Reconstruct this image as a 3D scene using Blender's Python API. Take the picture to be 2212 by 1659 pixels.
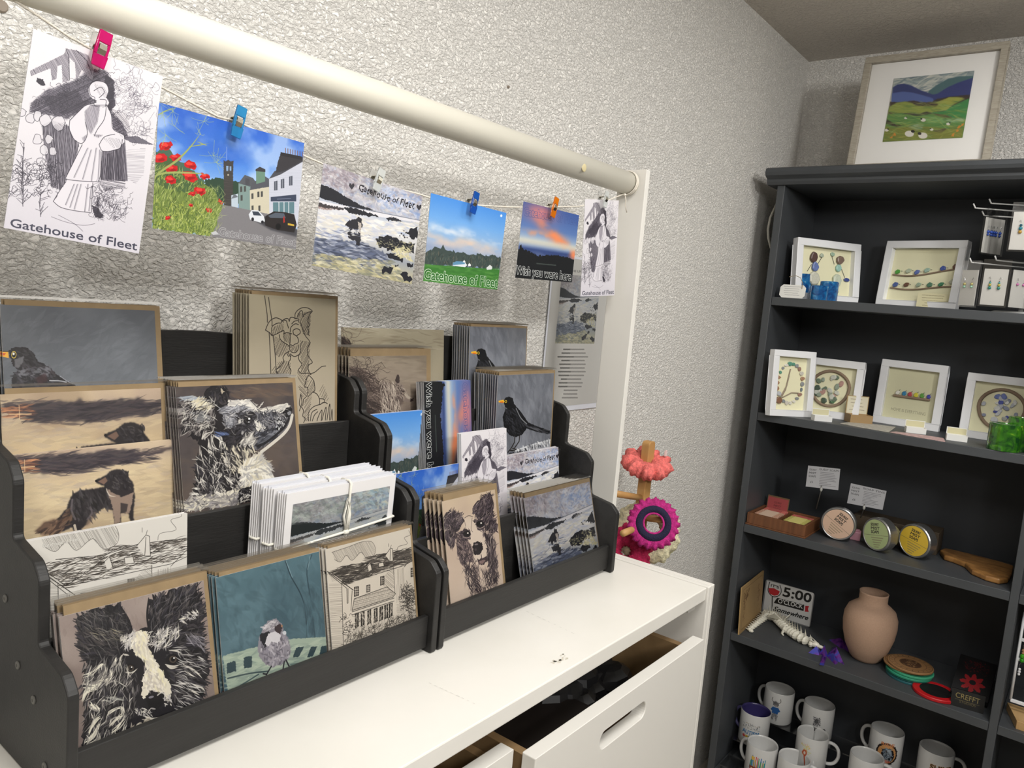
import bpy, math, random
import numpy as np
from mathutils import Vector, Matrix

# ------------------------------------------------------------------ camera, world, lights, exposure
for o in list(bpy.data.objects): bpy.data.objects.remove(o)
S = bpy.context.scene
COL = S.collection
W, H = 2212, 1659
FPX = 1648.3
CAM = np.array([0.0, -0.83, 1.40])
YAW, PIT, ROL = 0.6590, -0.1122, 0.0852
_f = np.array([math.cos(PIT)*math.cos(YAW), math.cos(PIT)*math.sin(YAW), math.sin(PIT)])
_r = np.cross(_f, [0, 0, 1]); _r /= np.linalg.norm(_r); _u = np.cross(_r, _f)
_c, _s = math.cos(ROL), math.sin(ROL)
R2, U2 = _c*_r+_s*_u, -_s*_r+_c*_u
ROWS = np.array([R2, U2, _f])
cam = bpy.data.cameras.new('camera'); co = bpy.data.objects.new('camera', cam); COL.objects.link(co)
cam.sensor_width = 36; cam.lens = FPX/W*36; cam.clip_start = 0.02
m = Matrix(((R2[0], U2[0], -_f[0], CAM[0]), (R2[1], U2[1], -_f[1], CAM[1]), (R2[2], U2[2], -_f[2], CAM[2]), (0, 0, 0, 1)))
co.matrix_world = m
S.camera = co
cam.dof.use_dof = False

S.view_settings.view_transform = 'Standard'; S.view_settings.look = 'None'
S.view_settings.gamma = 1.0; S.view_settings.use_curve_mapping = False
S.view_settings.exposure = -0.10
wd = bpy.data.worlds.new('world'); S.world = wd; wd.use_nodes = True
wd.node_tree.nodes['Background'].inputs[0].default_value = (1.0, 0.97, 0.92, 1)
wd.node_tree.nodes['Background'].inputs[1].default_value = 0.03

def area(name, loc, sx, sy, watts, col=(1, .982, .95), aim=None):
    l = bpy.data.lights.new(name, 'AREA'); l.shape = 'RECTANGLE'; l.size = sx; l.size_y = sy
    l.energy = watts; l.color = col
    o = bpy.data.objects.new(name, l); COL.objects.link(o); o.location = loc
    if aim: o.rotation_euler = (Vector(aim)-Vector(loc)).to_track_quat('-Z', 'Y').to_euler()
    return o
area('ceiling_panel_light', (0.38, -0.92, 2.16), 0.58, 0.58, 14.5)
area('ceiling_panel_light', (1.50, -1.00, 2.16), 0.40, 0.40, 10)
area('track_and_fill_light', (0.30, -2.15, 2.10), 0.34, 0.34, 27, aim=(1.6, 0, 1.6))
area('track_and_fill_light', (-0.75, -1.75, 2.10), 0.34, 0.34, 11, aim=(.6, 0, 1.25))  # added fill lamp without a known fixture, brightens the wall's left part

def ray(x, y):
    return ROWS.T @ np.array([(x-1106)/FPX, -(y-829.5)/FPX, 1.0])
def PX(x, y, v): d = ray(x, y); return CAM+d*((v-CAM[0])/d[0])      # the point of plane x = v seen at a photo position
def PY(x, y, v): d = ray(x, y); return CAM+d*((v-CAM[1])/d[1])
def PZ(x, y, v): d = ray(x, y); return CAM+d*((v-CAM[2])/d[2])
def proj(P):
    q = ROWS @ (np.array(P)-CAM); return (1106+FPX*q[0]/q[2], 829.5-FPX*q[1]/q[2])

# ------------------------------------------------------------------ materials
MATS = {}
def lin(c):
    if isinstance(c, str):
        c = [int(c[i:i+2], 16)/255 for i in (0, 2, 4)]
    return tuple(x/12.92 if x <= .04045 else ((x+.055)/1.055)**2.4 for x in c[:3])
def mat(name, col, rough=.5, metal=0, spec=.5, var=0, vscale=20, bump=0, bscale=200, trans=0, alpha=1, col2=None, stretch=(1, 1, 1), coat=0, sheen=0):
    if name in MATS: return MATS[name]
    m = bpy.data.materials.new(name); m.use_nodes = True; MATS[name] = m
    nt = m.node_tree; b = nt.nodes['Principled BSDF']
    c = lin(col)
    b.inputs['Base Color'].default_value = (*c, 1); b.inputs['Roughness'].default_value = rough
    b.inputs['Metallic'].default_value = metal; b.inputs['Specular IOR Level'].default_value = spec
    b.inputs['Transmission Weight'].default_value = trans; b.inputs['Alpha'].default_value = alpha
    b.inputs['Coat Weight'].default_value = coat
    tc = nt.nodes.new('ShaderNodeTexCoord'); mp = nt.nodes.new('ShaderNodeMapping'); mp.inputs['Scale'].default_value = stretch
    nt.links.new(tc.outputs['Object'], mp.inputs[0])
    if var or col2:
        n = nt.nodes.new('ShaderNodeTexNoise'); n.inputs['Scale'].default_value = vscale; n.inputs['Detail'].default_value = 4
        nt.links.new(mp.outputs[0], n.inputs['Vector'])
        r = nt.nodes.new('ShaderNodeValToRGB'); r.color_ramp.elements[0].position = .35; r.color_ramp.elements[1].position = .65
        a = [x*(1-var) for x in c]; d = lin(col2) if col2 else [min(1, x*(1+var)) for x in c]
        r.color_ramp.elements[0].color = (*a, 1); r.color_ramp.elements[1].color = (*d, 1)
        nt.links.new(n.outputs[0], r.inputs[0]); nt.links.new(r.outputs[0], b.inputs['Base Color'])
    if bump:
        n = nt.nodes.new('ShaderNodeTexNoise'); n.inputs['Scale'].default_value = bscale; n.inputs['Detail'].default_value = 3
        nt.links.new(mp.outputs[0], n.inputs['Vector'])
        u = nt.nodes.new('ShaderNodeBump'); u.inputs['Strength'].default_value = bump; u.inputs['Distance'].default_value = .002
        nt.links.new(n.outputs[0], u.inputs['Height']); nt.links.new(u.outputs[0], b.inputs['Normal'])
    return m

def plaster(name, col, strength, dist, scale, rot=0.5, st=(1, 1, 1)):
    m = bpy.data.materials.new(name); m.use_nodes = True; MATS[name] = m
    nt = m.node_tree; b = nt.nodes['Principled BSDF']; N = nt.nodes.new; L = nt.links.new
    b.inputs['Roughness'].default_value = .62; b.inputs['Specular IOR Level'].default_value = .35
    tc = N('ShaderNodeTexCoord'); mp = N('ShaderNodeMapping'); mp.inputs['Rotation'].default_value = (0, rot, 0); mp.inputs['Scale'].default_value = st
    L(tc.outputs['Object'], mp.inputs[0])
    wob = N('ShaderNodeTexNoise'); wob.inputs['Scale'].default_value = 30; L(mp.outputs[0], wob.inputs['Vector'])
    mx = N('ShaderNodeMix'); mx.data_type = 'VECTOR'; mx.inputs[0].default_value = .012
    L(mp.outputs[0], mx.inputs[4]); L(wob.outputs['Color'], mx.inputs[5])
    n1 = N('ShaderNodeTexNoise'); n1.inputs['Scale'].default_value = scale; n1.inputs['Detail'].default_value = 5; n1.inputs['Roughness'].default_value = .55
    n1.inputs['Distortion'].default_value = .6
    L(mx.outputs[1], n1.inputs['Vector'])
    v = N('ShaderNodeTexVoronoi'); v.feature = 'SMOOTH_F1'; v.inputs['Scale'].default_value = scale*.75
    L(mx.outputs[1], v.inputs['Vector'])
    r1 = N('ShaderNodeMapRange'); r1.inputs[1].default_value = .40; r1.inputs[2].default_value = .62; L(n1.outputs[0], r1.inputs[0])
    s = N('ShaderNodeMath'); s.operation = 'SUBTRACT'; L(r1.outputs[0], s.inputs[0])
    k = N('ShaderNodeMath'); k.operation = 'MULTIPLY'; k.inputs[1].default_value = .7; L(v.outputs['Distance'], k.inputs[0]); L(k.outputs[0], s.inputs[1])
    u = N('ShaderNodeBump'); u.inputs['Strength'].default_value = strength; u.inputs['Distance'].default_value = dist
    L(s.outputs[0], u.inputs['Height']); L(u.outputs[0], b.inputs['Normal'])
    big = N('ShaderNodeTexNoise'); big.inputs['Scale'].default_value = 2.2; L(tc.outputs['Object'], big.inputs['Vector'])
    cr = N('ShaderNodeValToRGB'); c = lin(col)
    cr.color_ramp.elements[0].color = (*[x*.93 for x in c], 1); cr.color_ramp.elements[1].color = (*c, 1)
    L(big.outputs[0], cr.inputs[0]); L(cr.outputs[0], b.inputs['Base Color'])
    return m

def wood(name, c1, c2, scale=(1, 1, 12), rough=.5, rings=6):
    if name in MATS: return MATS[name]
    m = bpy.data.materials.new(name); m.use_nodes = True; MATS[name] = m
    nt = m.node_tree; b = nt.nodes['Principled BSDF']; N = nt.nodes.new; L = nt.links.new
    b.inputs['Roughness'].default_value = rough
    tc = N('ShaderNodeTexCoord'); mp = N('ShaderNodeMapping'); mp.inputs['Scale'].default_value = scale; L(tc.outputs['Object'], mp.inputs[0])
    n = N('ShaderNodeTexNoise'); n.inputs['Scale'].default_value = rings; n.inputs['Detail'].default_value = 6; n.inputs['Distortion'].default_value = 1.5
    L(mp.outputs[0], n.inputs['Vector'])
    r = N('ShaderNodeValToRGB'); r.color_ramp.elements[0].position = .3; r.color_ramp.elements[1].position = .7
    r.color_ramp.elements[0].color = (*lin(c1), 1); r.color_ramp.elements[1].color = (*lin(c2), 1)
    L(n.outputs[0], r.inputs[0]); L(r.outputs[0], b.inputs['Base Color'])
    return m

def film(name='clear_film', gloss=.10, tint=(1, 1, 1)):
    if name in MATS: return MATS[name]
    m = bpy.data.materials.new(name); m.use_nodes = True; MATS[name] = m
    nt = m.node_tree; N = nt.nodes.new; L = nt.links.new
    nt.nodes.remove(nt.nodes['Principled BSDF']); out = nt.nodes['Material Output']
    t = N('ShaderNodeBsdfTransparent'); t.inputs[0].default_value = (*tint, 1); g = N('ShaderNodeBsdfGlossy'); g.inputs['Roughness'].default_value = .12
    lw = N('ShaderNodeLayerWeight'); lw.inputs[0].default_value = .25
    k = N('ShaderNodeMath'); k.operation = 'MULTIPLY_ADD'; k.inputs[1].default_value = .5; k.inputs[2].default_value = gloss*.25
    L(lw.outputs['Fresnel'], k.inputs[0])
    no = N('ShaderNodeTexNoise'); no.inputs['Scale'].default_value = 35; tc = N('ShaderNodeTexCoord'); L(tc.outputs['Object'], no.inputs['Vector'])
    bu = N('ShaderNodeBump'); bu.inputs['Strength'].default_value = .25; bu.inputs['Distance'].default_value = .002; L(no.outputs[0], bu.inputs['Height']); L(bu.outputs[0], g.inputs['Normal'])
    mx = N('ShaderNodeMixShader'); L(k.outputs[0], mx.inputs[0]); L(t.outputs[0], mx.inputs[1]); L(g.outputs[0], mx.inputs[2]); L(mx.outputs[0], out.inputs[0])
    return m

# ------------------------------------------------------------------ mesh building
class MB:
    def __init__(s): s.v = []; s.f = []; s.uv = {}; s.mi = {}; s.cur = 0
    def face(s, pts, uv=None):
        n = len(s.v); s.v += [tuple(map(float, p)) for p in pts]; s.f.append(list(range(n, n+len(pts))))
        if uv: s.uv[len(s.f)-1] = uv
        s.mi[len(s.f)-1] = s.cur; return s
    def raw(s, vs, fs, M=None, uvs=None):
        n = len(s.v)
        if M is not None: vs = [tuple(M @ Vector(p)) for p in vs]
        s.v += [tuple(map(float, p)) for p in vs]
        for i, f in enumerate(fs):
            s.f.append([n+j for j in f]); s.mi[len(s.f)-1] = s.cur
            if uvs: s.uv[len(s.f)-1] = uvs[i]
        return s
    def box(s, a, b, M=None):
        (x0, y0, z0), (x1, y1, z1) = a, b
        v = [(x, y, z) for x in (x0, x1) for y in (y0, y1) for z in (z0, z1)]
        f = [(0, 1, 3, 2), (4, 6, 7, 5), (0, 4, 5, 1), (2, 3, 7, 6), (0, 2, 6, 4), (1, 5, 7, 3)]
        return s.raw(v, f, M)
    def prism(s, poly, axis, t0, t1, M=None):
        # poly in the two other axes (cyclic order: x -> (y,z), y -> (x,z), z -> (x,y))
        def p3(p, t):
            if axis == 'x': return (t, p[0], p[1])
            if axis == 'y': return (p[0], t, p[1])
            return (p[0], p[1], t)
        n = len(poly); v = [p3(p, t0) for p in poly]+[p3(p, t1) for p in poly]
        f = [tuple(range(n))[::-1], tuple(range(n, 2*n))]+[(i, (i+1) % n, n+(i+1) % n, n+i) for i in range(n)]
        return s.raw(v, f, M)
    def tube(s, pts, r, seg=10, caps=True, closed=False):
        P = [Vector(p) for p in pts]; n = len(P); rr = r if hasattr(r, '__len__') else [r]*n
        base = len(s.v); prev = None; rings = []
        for i in range(n):
            t = (P[(i+1) % n]-P[i-1]) if closed else (P[min(i+1, n-1)]-P[max(i-1, 0)])
            if t.length < 1e-9: t = Vector((0, 0, 1))
            t.normalize()
            a = prev if prev is not None else (Vector((0, 0, 1)) if abs(t.z) < .9 else Vector((1, 0, 0)))
            a = (a-t*a.dot(t)); a.normalize(); prev = a; b = t.cross(a)
            rings.append([tuple(P[i]+(a*math.cos(2*math.pi*k/seg)+b*math.sin(2*math.pi*k/seg))*rr[i]) for k in range(seg)])
        v = [p for r_ in rings for p in r_]; f = []
        for i in range(n if closed else n-1):
            j = (i+1) % n
            for k in range(seg): f.append((i*seg+k, i*seg+(k+1) % seg, j*seg+(k+1) % seg, j*seg+k))
        if caps and not closed: f += [tuple(range(seg))[::-1], tuple((n-1)*seg+k for k in range(seg))]
        return s.raw(v, f)
    def lathe(s, prof, seg=32, M=None, u0=0, closed=False, uv=False):
        v = []; f = []; uvs = []
        n = len(prof)
        for (r, z) in prof:
            for k in range(seg+1): a = 2*math.pi*k/seg; v.append((r*math.cos(a), r*math.sin(a), z))
        zs = [p[1] for p in prof]; z0, z1 = min(zs), max(zs)
        for i in range(n-1 if not closed else n):
            j = (i+1) % n
            for k in range(seg):
                f.append((i*(seg+1)+k, i*(seg+1)+k+1, j*(seg+1)+k+1, j*(seg+1)+k))
                g = lambda kk, ii: (kk/seg, (prof[ii][1]-z0)/(z1-z0+1e-9))
                uvs.append([g(k, i), g(k+1, i), g(k+1, j), g(k, j)])
        return s.raw(v, f, M, uvs if uv else None)
    def ell(s, c, r, M=None, nu=14, nv=9):
        v = []; f = []
        for i in range(nv+1):
            th = math.pi*i/nv
            for k in range(nu): a = 2*math.pi*k/nu; v.append((c[0]+r[0]*math.sin(th)*math.cos(a), c[1]+r[1]*math.sin(th)*math.sin(a), c[2]+r[2]*math.cos(th)))
        for i in range(nv):
            for k in range(nu): f.append((i*nu+k, i*nu+(k+1) % nu, (i+1)*nu+(k+1) % nu, (i+1)*nu+k))
        return s.raw(v, f, M)
    def build(s, name, mt, parent=None, bevel=0, smooth=False, world=False, merge=True, bseg=2, origin=None):
        off = Vector((0, 0, 0))
        if parent is not None and world: off = Vector(parent.location)
        if parent is None:
            A = np.array(s.v); off = Vector(origin) if origin is not None else Vector(((A[:, 0].min()+A[:, 0].max())/2, (A[:, 1].min()+A[:, 1].max())/2, A[:, 2].min()))
        me = bpy.data.meshes.new(name)
        me.from_pydata([tuple(Vector(p)-off) for p in s.v], [], s.f); 
        mts = mt if isinstance(mt, (list, tuple)) else [mt]
        for q in mts: me.materials.append(q)
        if s.uv:
            ul = me.uv_layers.new(name='UVMap')
            for fi, p in enumerate(me.polygons):
                if fi in s.uv:
                    for li, q in zip(p.loop_indices, s.uv[fi]): ul.data[li].uv = q
        for fi, p in enumerate(me.polygons):
            p.material_index = s.mi.get(fi, 0); p.use_smooth = smooth
        import bmesh
        bm = bmesh.new(); bm.from_mesh(me)
        if merge: bmesh.ops.remove_doubles(bm, verts=bm.verts, dist=1e-6)
        bmesh.ops.recalc_face_normals(bm, faces=bm.faces)
        bm.to_mesh(me); bm.free()
        o = bpy.data.objects.new(name, me); COL.objects.link(o)
        if parent is not None: o.parent = parent
        else: o.location = off
        if bevel:
            bv = o.modifiers.new('bevel', 'BEVEL'); bv.width = bevel; bv.segments = bseg; bv.limit_method = 'ANGLE'; bv.angle_limit = math.radians(40)
            bv.harden_normals = False
        return o

def tag(o, label=None, cat=None, group=None, kind=None):
    if label: o['label'] = label
    if cat: o['category'] = cat
    if group: o['group'] = group
    if kind: o['kind'] = kind
    return o
def thing(name, label, cat, loc=(0, 0, 0), rot=(0, 0, 0), group=None):
    o = bpy.data.objects.new(name, None); COL.objects.link(o); o.empty_display_size = .02
    o.location = loc; o.rotation_euler = rot
    return tag(o, label, cat, group)
def copy_tree(o, parent=None):
    c = o.copy(); COL.objects.link(c)
    if parent is not None: c.parent = parent
    for ch in [x for x in bpy.data.objects if x.parent == o]: copy_tree(ch, c)
    return c
def rounded(x0, x1, z0, z1, r, n=5):
    P = []
    for cx, cz, a0 in ((x1-r, z0+r, -90), (x1-r, z1-r, 0), (x0+r, z1-r, 90), (x0+r, z0+r, 180)):
        for k in range(n+1):
            a = math.radians(a0+90*k/n); P.append((cx+r*math.cos(a), cz+r*math.sin(a)))
    return P
# ------------------------------------------------------------------ a small paint engine: prints and pictures are drawn here stroke by stroke
def homog(src, dst):
    A = []; B = []
    for (x, y), (u, v) in zip(src, dst):
        A += [[x, y, 1, 0, 0, 0, -u*x, -u*y], [0, 0, 0, x, y, 1, -v*x, -v*y]]; B += [u, v]
    h = np.linalg.solve(np.array(A, float), np.array(B, float)); return np.append(h, 1).reshape(3, 3)
def col(c): return np.array([int(c[i:i+2], 16)/255 for i in (0, 2, 4)], np.float32) if isinstance(c, str) else np.array(c, np.float32)
GLY = {}
def glyph_tris(txt):
    if txt in GLY: return GLY[txt]
    cu = bpy.data.curves.new('t', 'FONT'); cu.body = txt; cu.resolution_u = 3; cu.size = 1
    ob = bpy.data.objects.new('t', cu); COL.objects.link(ob)
    me = ob.to_mesh(); V = np.array([v.co[:2] for v in me.vertices]); me.calc_loop_triangles()
    T = np.array([t.vertices[:] for t in me.loop_triangles]); ob.to_mesh_clear()
    bpy.data.objects.remove(ob); bpy.data.curves.remove(cu)
    GLY[txt] = (V, T); return GLY[txt]
class Art:
    def __init__(s, w, h, quad=None, bg='FFFFFF', seed=1):
        s.w, s.h = w, h; s.a = np.ones((h, w, 3), np.float32)*col(bg); s.rng = random.Random(seed); s.nr = np.random.RandomState(seed)
        s.quad(quad)
    def quad(s, quad):
        s.q = quad
        if quad is None: s.H = None; s.k = 1.0
        else:
            s.H = homog(quad, [(0, 0), (s.w, 0), (s.w, s.h), (0, s.h)])
            cx = sum(p[0] for p in quad)/4; cy = sum(p[1] for p in quad)/4
            a = s.T([(cx, cy), (cx+1, cy), (cx, cy+1)]); s.k = (np.linalg.norm(a[1]-a[0])+np.linalg.norm(a[2]-a[0]))/2
        return s
    def T(s, P):
        P = np.array(P, float).reshape(-1, 2)
        if s.H is None: return P
        q = np.c_[P, np.ones(len(P))] @ s.H.T; return q[:, :2]/q[:, 2:]
    def blend(s, x0, y0, mask, c, alpha=1):
        h, w = mask.shape; m = (mask*alpha)[..., None]; R = s.a[y0:y0+h, x0:x0+w]
        R += (c-R)*m if not (isinstance(c, np.ndarray) and c.ndim == 3) else (c[y0:y0+h, x0:x0+w]-R)*m
    def bb(s, P, pad):
        x0 = max(0, int(P[:, 0].min()-pad)); y0 = max(0, int(P[:, 1].min()-pad)); x1 = min(s.w, int(P[:, 0].max()+pad)+2); y1 = min(s.h, int(P[:, 1].max()+pad)+2)
        return (x0, y0, x1, y1) if x1 > x0 and y1 > y0 else None
    def noise(s, sx, sy, seed=None, oct=3):
        r = np.random.RandomState(s.nr.randint(1 << 30) if seed is None else seed); out = np.zeros((s.h, s.w), np.float32); amp = 1; tot = 0
        for o in range(oct):
            nx, ny = max(2, int(sx*2**o)+1), max(2, int(sy*2**o)+1); g = r.rand(ny+1, nx+1).astype(np.float32)
            X = np.linspace(0, nx-1e-3, s.w); Y = np.linspace(0, ny-1e-3, s.h); xi = X.astype(int); yi = Y.astype(int); fx = X-xi; fy = (Y-yi)[:, None]
            fx = fx*fx*(3-2*fx); fy = fy*fy*(3-2*fy)
            a = g[yi][:, xi]*(1-fx)+g[yi][:, xi+1]*fx; b = g[yi+1][:, xi]*(1-fx)+g[yi+1][:, xi+1]*fx
            out += amp*(a*(1-fy)+b*fy); tot += amp; amp *= .5
        return out/tot
    def wash(s, c, sx, sy, lo=.4, hi=.7, alpha=1, oct=3, mask=None):
        n = np.clip((s.noise(sx, sy, oct=oct)-lo)/(hi-lo), 0, 1)
        if mask is not None: n = n*mask
        s.blend(0, 0, n, col(c), alpha); return s
    def grad(s, stops, vertical=True):
        n = s.h if vertical else s.w; t = np.linspace(0, 1, n); out = np.zeros((n, 3), np.float32)
        for i in range(3): out[:, i] = np.interp(t, [p[0] for p in stops], [col(p[1])[i] for p in stops])
        s.a[:] = out[:, None, :] if vertical else out[None, :, :]; return s
    def pmask(s, P, jag=0, soft=0, raw=False):
        P = s.T(P) if not raw else np.array(P, float)
        if jag:
            Q = []; j = jag*s.k
            for i in range(len(P)):
                a, b = P[i], P[(i+1) % len(P)]; n = max(1, int(np.linalg.norm(b-a)/(max(2.5, j*1.3))))
                for t in range(n): Q.append(a+(b-a)*t/n+(s.nr.rand(2)-.5)*j*2)
            P = np.array(Q)
        soft = soft*s.k; B = s.bb(P, 1+soft*2)
        if not B: return None
        x0, y0, x1, y1 = B; ss = 2
        xs = (np.arange((x1-x0)*ss)+.5)/ss+x0; ys = (np.arange((y1-y0)*ss)+.5)/ss+y0
        ins = np.zeros((len(ys), len(xs)), bool); n = len(P)
        for yi, y in enumerate(ys):
            xa = []
            a = P; b = np.roll(P, -1, 0); k = (a[:, 1] > y) != (b[:, 1] > y)
            if not k.any(): continue
            xa = np.sort(a[k, 0]+(y-a[k, 1])/(b[k, 1]-a[k, 1])*(b[k, 0]-a[k, 0]))
            ins[yi] = (np.searchsorted(xa, xs) % 2).astype(bool)
        m = ins.astype(np.float32).reshape(y1-y0, ss, x1-x0, ss).mean((1, 3))
        if soft > .5:
            r = int(max(1, soft)); ker = np.ones(2*r+1)/(2*r+1)
            for _ in range(2):
                m = np.apply_along_axis(lambda v: np.convolve(v, ker, 'same'), 0, m); m = np.apply_along_axis(lambda v: np.convolve(v, ker, 'same'), 1, m)
        return x0, y0, m.astype(np.float32)
    def poly(s, P, c, alpha=1, jag=0, soft=0):
        r = s.pmask(P, jag, soft)
        if r: s.blend(r[0], r[1], r[2], col(c), alpha)
        return s
    def full(s, P, jag=0, soft=0):
        m = np.zeros((s.h, s.w), np.float32); r = s.pmask(P, jag, soft)
        if r: m[r[1]:r[1]+r[2].shape[0], r[0]:r[0]+r[2].shape[1]] = r[2]
        return m
    def ell(s, x, y, rx, ry, c, rot=0, alpha=1, soft=0, jag=0):
        a = math.radians(rot)
        return s.poly([(x+rx*math.cos(t)*math.cos(a)-ry*math.sin(t)*math.sin(a), y+rx*math.cos(t)*math.sin(a)+ry*math.sin(t)*math.cos(a)) for t in np.linspace(0, 2*math.pi, 18)[:-1]], c, alpha, jag, soft)
    def line(s, P, w, c, alpha=1, taper=False, raw=False, smooth=False):
        P = s.T(P) if not raw else np.array(P, float); w = w*(s.k if not raw else 1)/2
        if smooth and len(P) > 2:
            Q = []
            for i in range(len(P)-1):
                p0, p1, p2, p3 = P[max(0, i-1)], P[i], P[i+1], P[min(len(P)-1, i+2)]
                for t in np.linspace(0, 1, 6)[:-1]: Q.append(.5*((2*p1)+(p2-p0)*t+(2*p0-5*p1+4*p2-p3)*t*t+(3*p1-p0-3*p2+p3)*t**3))
            P = np.array(Q+[P[-1]])
        B = s.bb(P, w+1.5)
        if not B: return s
        x0, y0, x1, y1 = B; X, Y = np.meshgrid(np.arange(x0, x1)+.5, np.arange(y0, y1)+.5); m = np.zeros(X.shape, np.float32); n = len(P)-1
        for i in range(n):
            a, b = P[i], P[i+1]; d = b-a; L = d@d+1e-9
            t = np.clip(((X-a[0])*d[0]+(Y-a[1])*d[1])/L, 0, 1); D = np.sqrt((X-a[0]-t*d[0])**2+(Y-a[1]-t*d[1])**2)
            ww = w if not taper else w*np.sin(math.pi*np.clip((i+t)/n*.9+.1, 0, 1))
            m = np.maximum(m, np.clip(ww-D+.5, 0, 1)*(1 if not (np.isscalar(ww) and ww < .5) else max(.15, ww*2)))
        s.blend(x0, y0, m, col(c), alpha); return s
    def pts(s, P, n):
        P = np.array(P, float); x0, y0 = P.min(0); x1, y1 = P.max(0); out = []; a = P; b = np.roll(P, -1, 0); tries = 0
        while len(out) < n and tries < n*30:
            tries += 1; x = s.rng.uniform(x0, x1); y = s.rng.uniform(y0, y1); k = (a[:, 1] > y) != (b[:, 1] > y)
            if not k.any(): continue
            if (x < (a[k, 0]+(y-a[k, 1])/(b[k, 1]-a[k, 1])*(b[k, 0]-a[k, 0]))).sum() % 2: out.append((x, y))
        return out
    def fur(s, P, n, ang, L, w, cols, alpha=.9, spread=25, curve=.3, ctr=None):
        # n strokes inside P; direction ang in degrees (or away from ctr)
        for (x, y) in s.pts(P, n):
            a = math.radians(ang) if ctr is None else math.atan2(y-ctr[1], x-ctr[0])+math.radians(ang)
            a += math.radians(s.rng.gauss(0, spread)); l = L*s.rng.uniform(.5, 1.3); c = s.rng.choice(cols); k = s.rng.uniform(-curve, curve)
            p = [(x-l/2*math.cos(a), y-l/2*math.sin(a)), (x+k*l*-math.sin(a)*.5, y+k*l*math.cos(a)*.5), (x+l/2*math.cos(a+k), y+l/2*math.sin(a+k))]
            s.line(p, w*s.rng.uniform(.5, 1.4), c, alpha, taper=True)
        return s
    def hatch(s, P, ang, gap, w, c, alpha=.8, jit=.5):
        P = np.array(P, float); a = math.radians(ang); d = np.array([math.cos(a), math.sin(a)]); nrm = np.array([-d[1], d[0]])
        t = P@nrm; A = P; B = np.roll(P, -1, 0); ta, tb = A@nrm, B@nrm; g = t.min()+gap/2
        while g < t.max():
            k = (ta > g) != (tb > g)
            if k.any():
                q = A[k]+((g-ta[k])/(tb[k]-ta[k]))[:, None]*(B[k]-A[k]); q = q[np.argsort(q@d)]
                for i in range(0, len(q)-1, 2):
                    p0, p1 = q[i]+s.nr.randn(2)*jit, q[i+1]+s.nr.randn(2)*jit; s.line([p0, p1], w*s.rng.uniform(.6, 1.2), c, alpha*s.rng.uniform(.6, 1))
            g += gap*s.rng.uniform(.6, 1.4)
        return s
    def scrib(s, P, n, r, w, c, alpha=.8, k=6):
        for (x, y) in s.pts(P, n):
            q = []; a = s.rng.uniform(0, 6.28)
            for i in range(k): a += s.rng.uniform(-1.7, 1.7); x += r*math.cos(a)*.6; y += r*math.sin(a)*.6; q.append((x, y))
            s.line(q, w*s.rng.uniform(.6, 1.2), c, alpha, smooth=True)
        return s
    def text(s, txt, bl, br, tl, c, alpha=1, outline=0, oc=None, bold=0, shear=0, wob=0, fit=True):
        # baseline runs bl -> br, tl is the top of the capitals above bl (photo or canvas positions)
        V, Tr = glyph_tris(txt); x0, x1 = V[:, 0].min(), V[:, 0].max(); top = .73
        u = (V[:, 0]-x0)/(x1-x0); v = V[:, 1]/top; u = u+shear*v*top/(x1-x0)
        if wob: v = v+wob*np.sin(u*37)
        bl, br, tl = np.array(bl, float), np.array(br, float), np.array(tl, float)
        P = s.T(bl+u[:, None]*(br-bl)+v[:, None]*(tl-bl))
        B = s.bb(P, 4+outline*s.k+bold*s.k)
        if not B: return s
        x0, y0, x1, y1 = B; ss = 3; m = np.zeros(((y1-y0)*ss, (x1-x0)*ss), bool); Q = (P-[x0, y0])*ss
        for t in Tr:
            a, b, d = Q[t]; bx0, by0 = np.maximum(0, np.floor(np.minimum(np.minimum(a, b), d)).astype(int)); bx1, by1 = np.ceil(np.maximum(np.maximum(a, b), d)).astype(int)+1
            bx1 = min(bx1, m.shape[1]); by1 = min(by1, m.shape[0])
            if bx1 <= bx0 or by1 <= by0: continue
            X, Y = np.meshgrid(np.arange(bx0, bx1)+.5, np.arange(by0, by1)+.5)
            e = lambda p, q: (q[0]-p[0])*(Y-p[1])-(q[1]-p[1])*(X-p[0])
            w0, w1, w2 = e(a, b), e(b, d), e(d, a); m[by0:by1, bx0:bx1] |= ((w0 >= 0) & (w1 >= 0) & (w2 >= 0)) | ((w0 <= 0) & (w1 <= 0) & (w2 <= 0))
        def dil(m, r):
            r = int(round(r)); o = m.copy()
            for k in range(1, r+1):
                o[k:] |= m[:-k]; o[:-k] |= m[k:]
            q = o.copy()
            for k in range(1, r+1):
                q[:, k:] |= o[:, :-k]; q[:, :-k] |= o[:, k:]
            return q
        if bold: m = dil(m, bold*s.k*ss)
        f = lambda m: m.astype(np.float32).reshape(y1-y0, ss, x1-x0, ss).mean((1, 3))
        if outline:
            o = dil(m, max(1, outline*s.k*ss)) & ~m
            if c is not None: s.blend(x0, y0, f(m), col(c), alpha)
            s.blend(x0, y0, f(o), col(oc), alpha)
        else: s.blend(x0, y0, f(m), col(c), alpha)
        return s
    def grain(s, amp): s.a += (s.nr.rand(s.h, s.w, 1).astype(np.float32)-.5)*amp; return s
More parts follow.
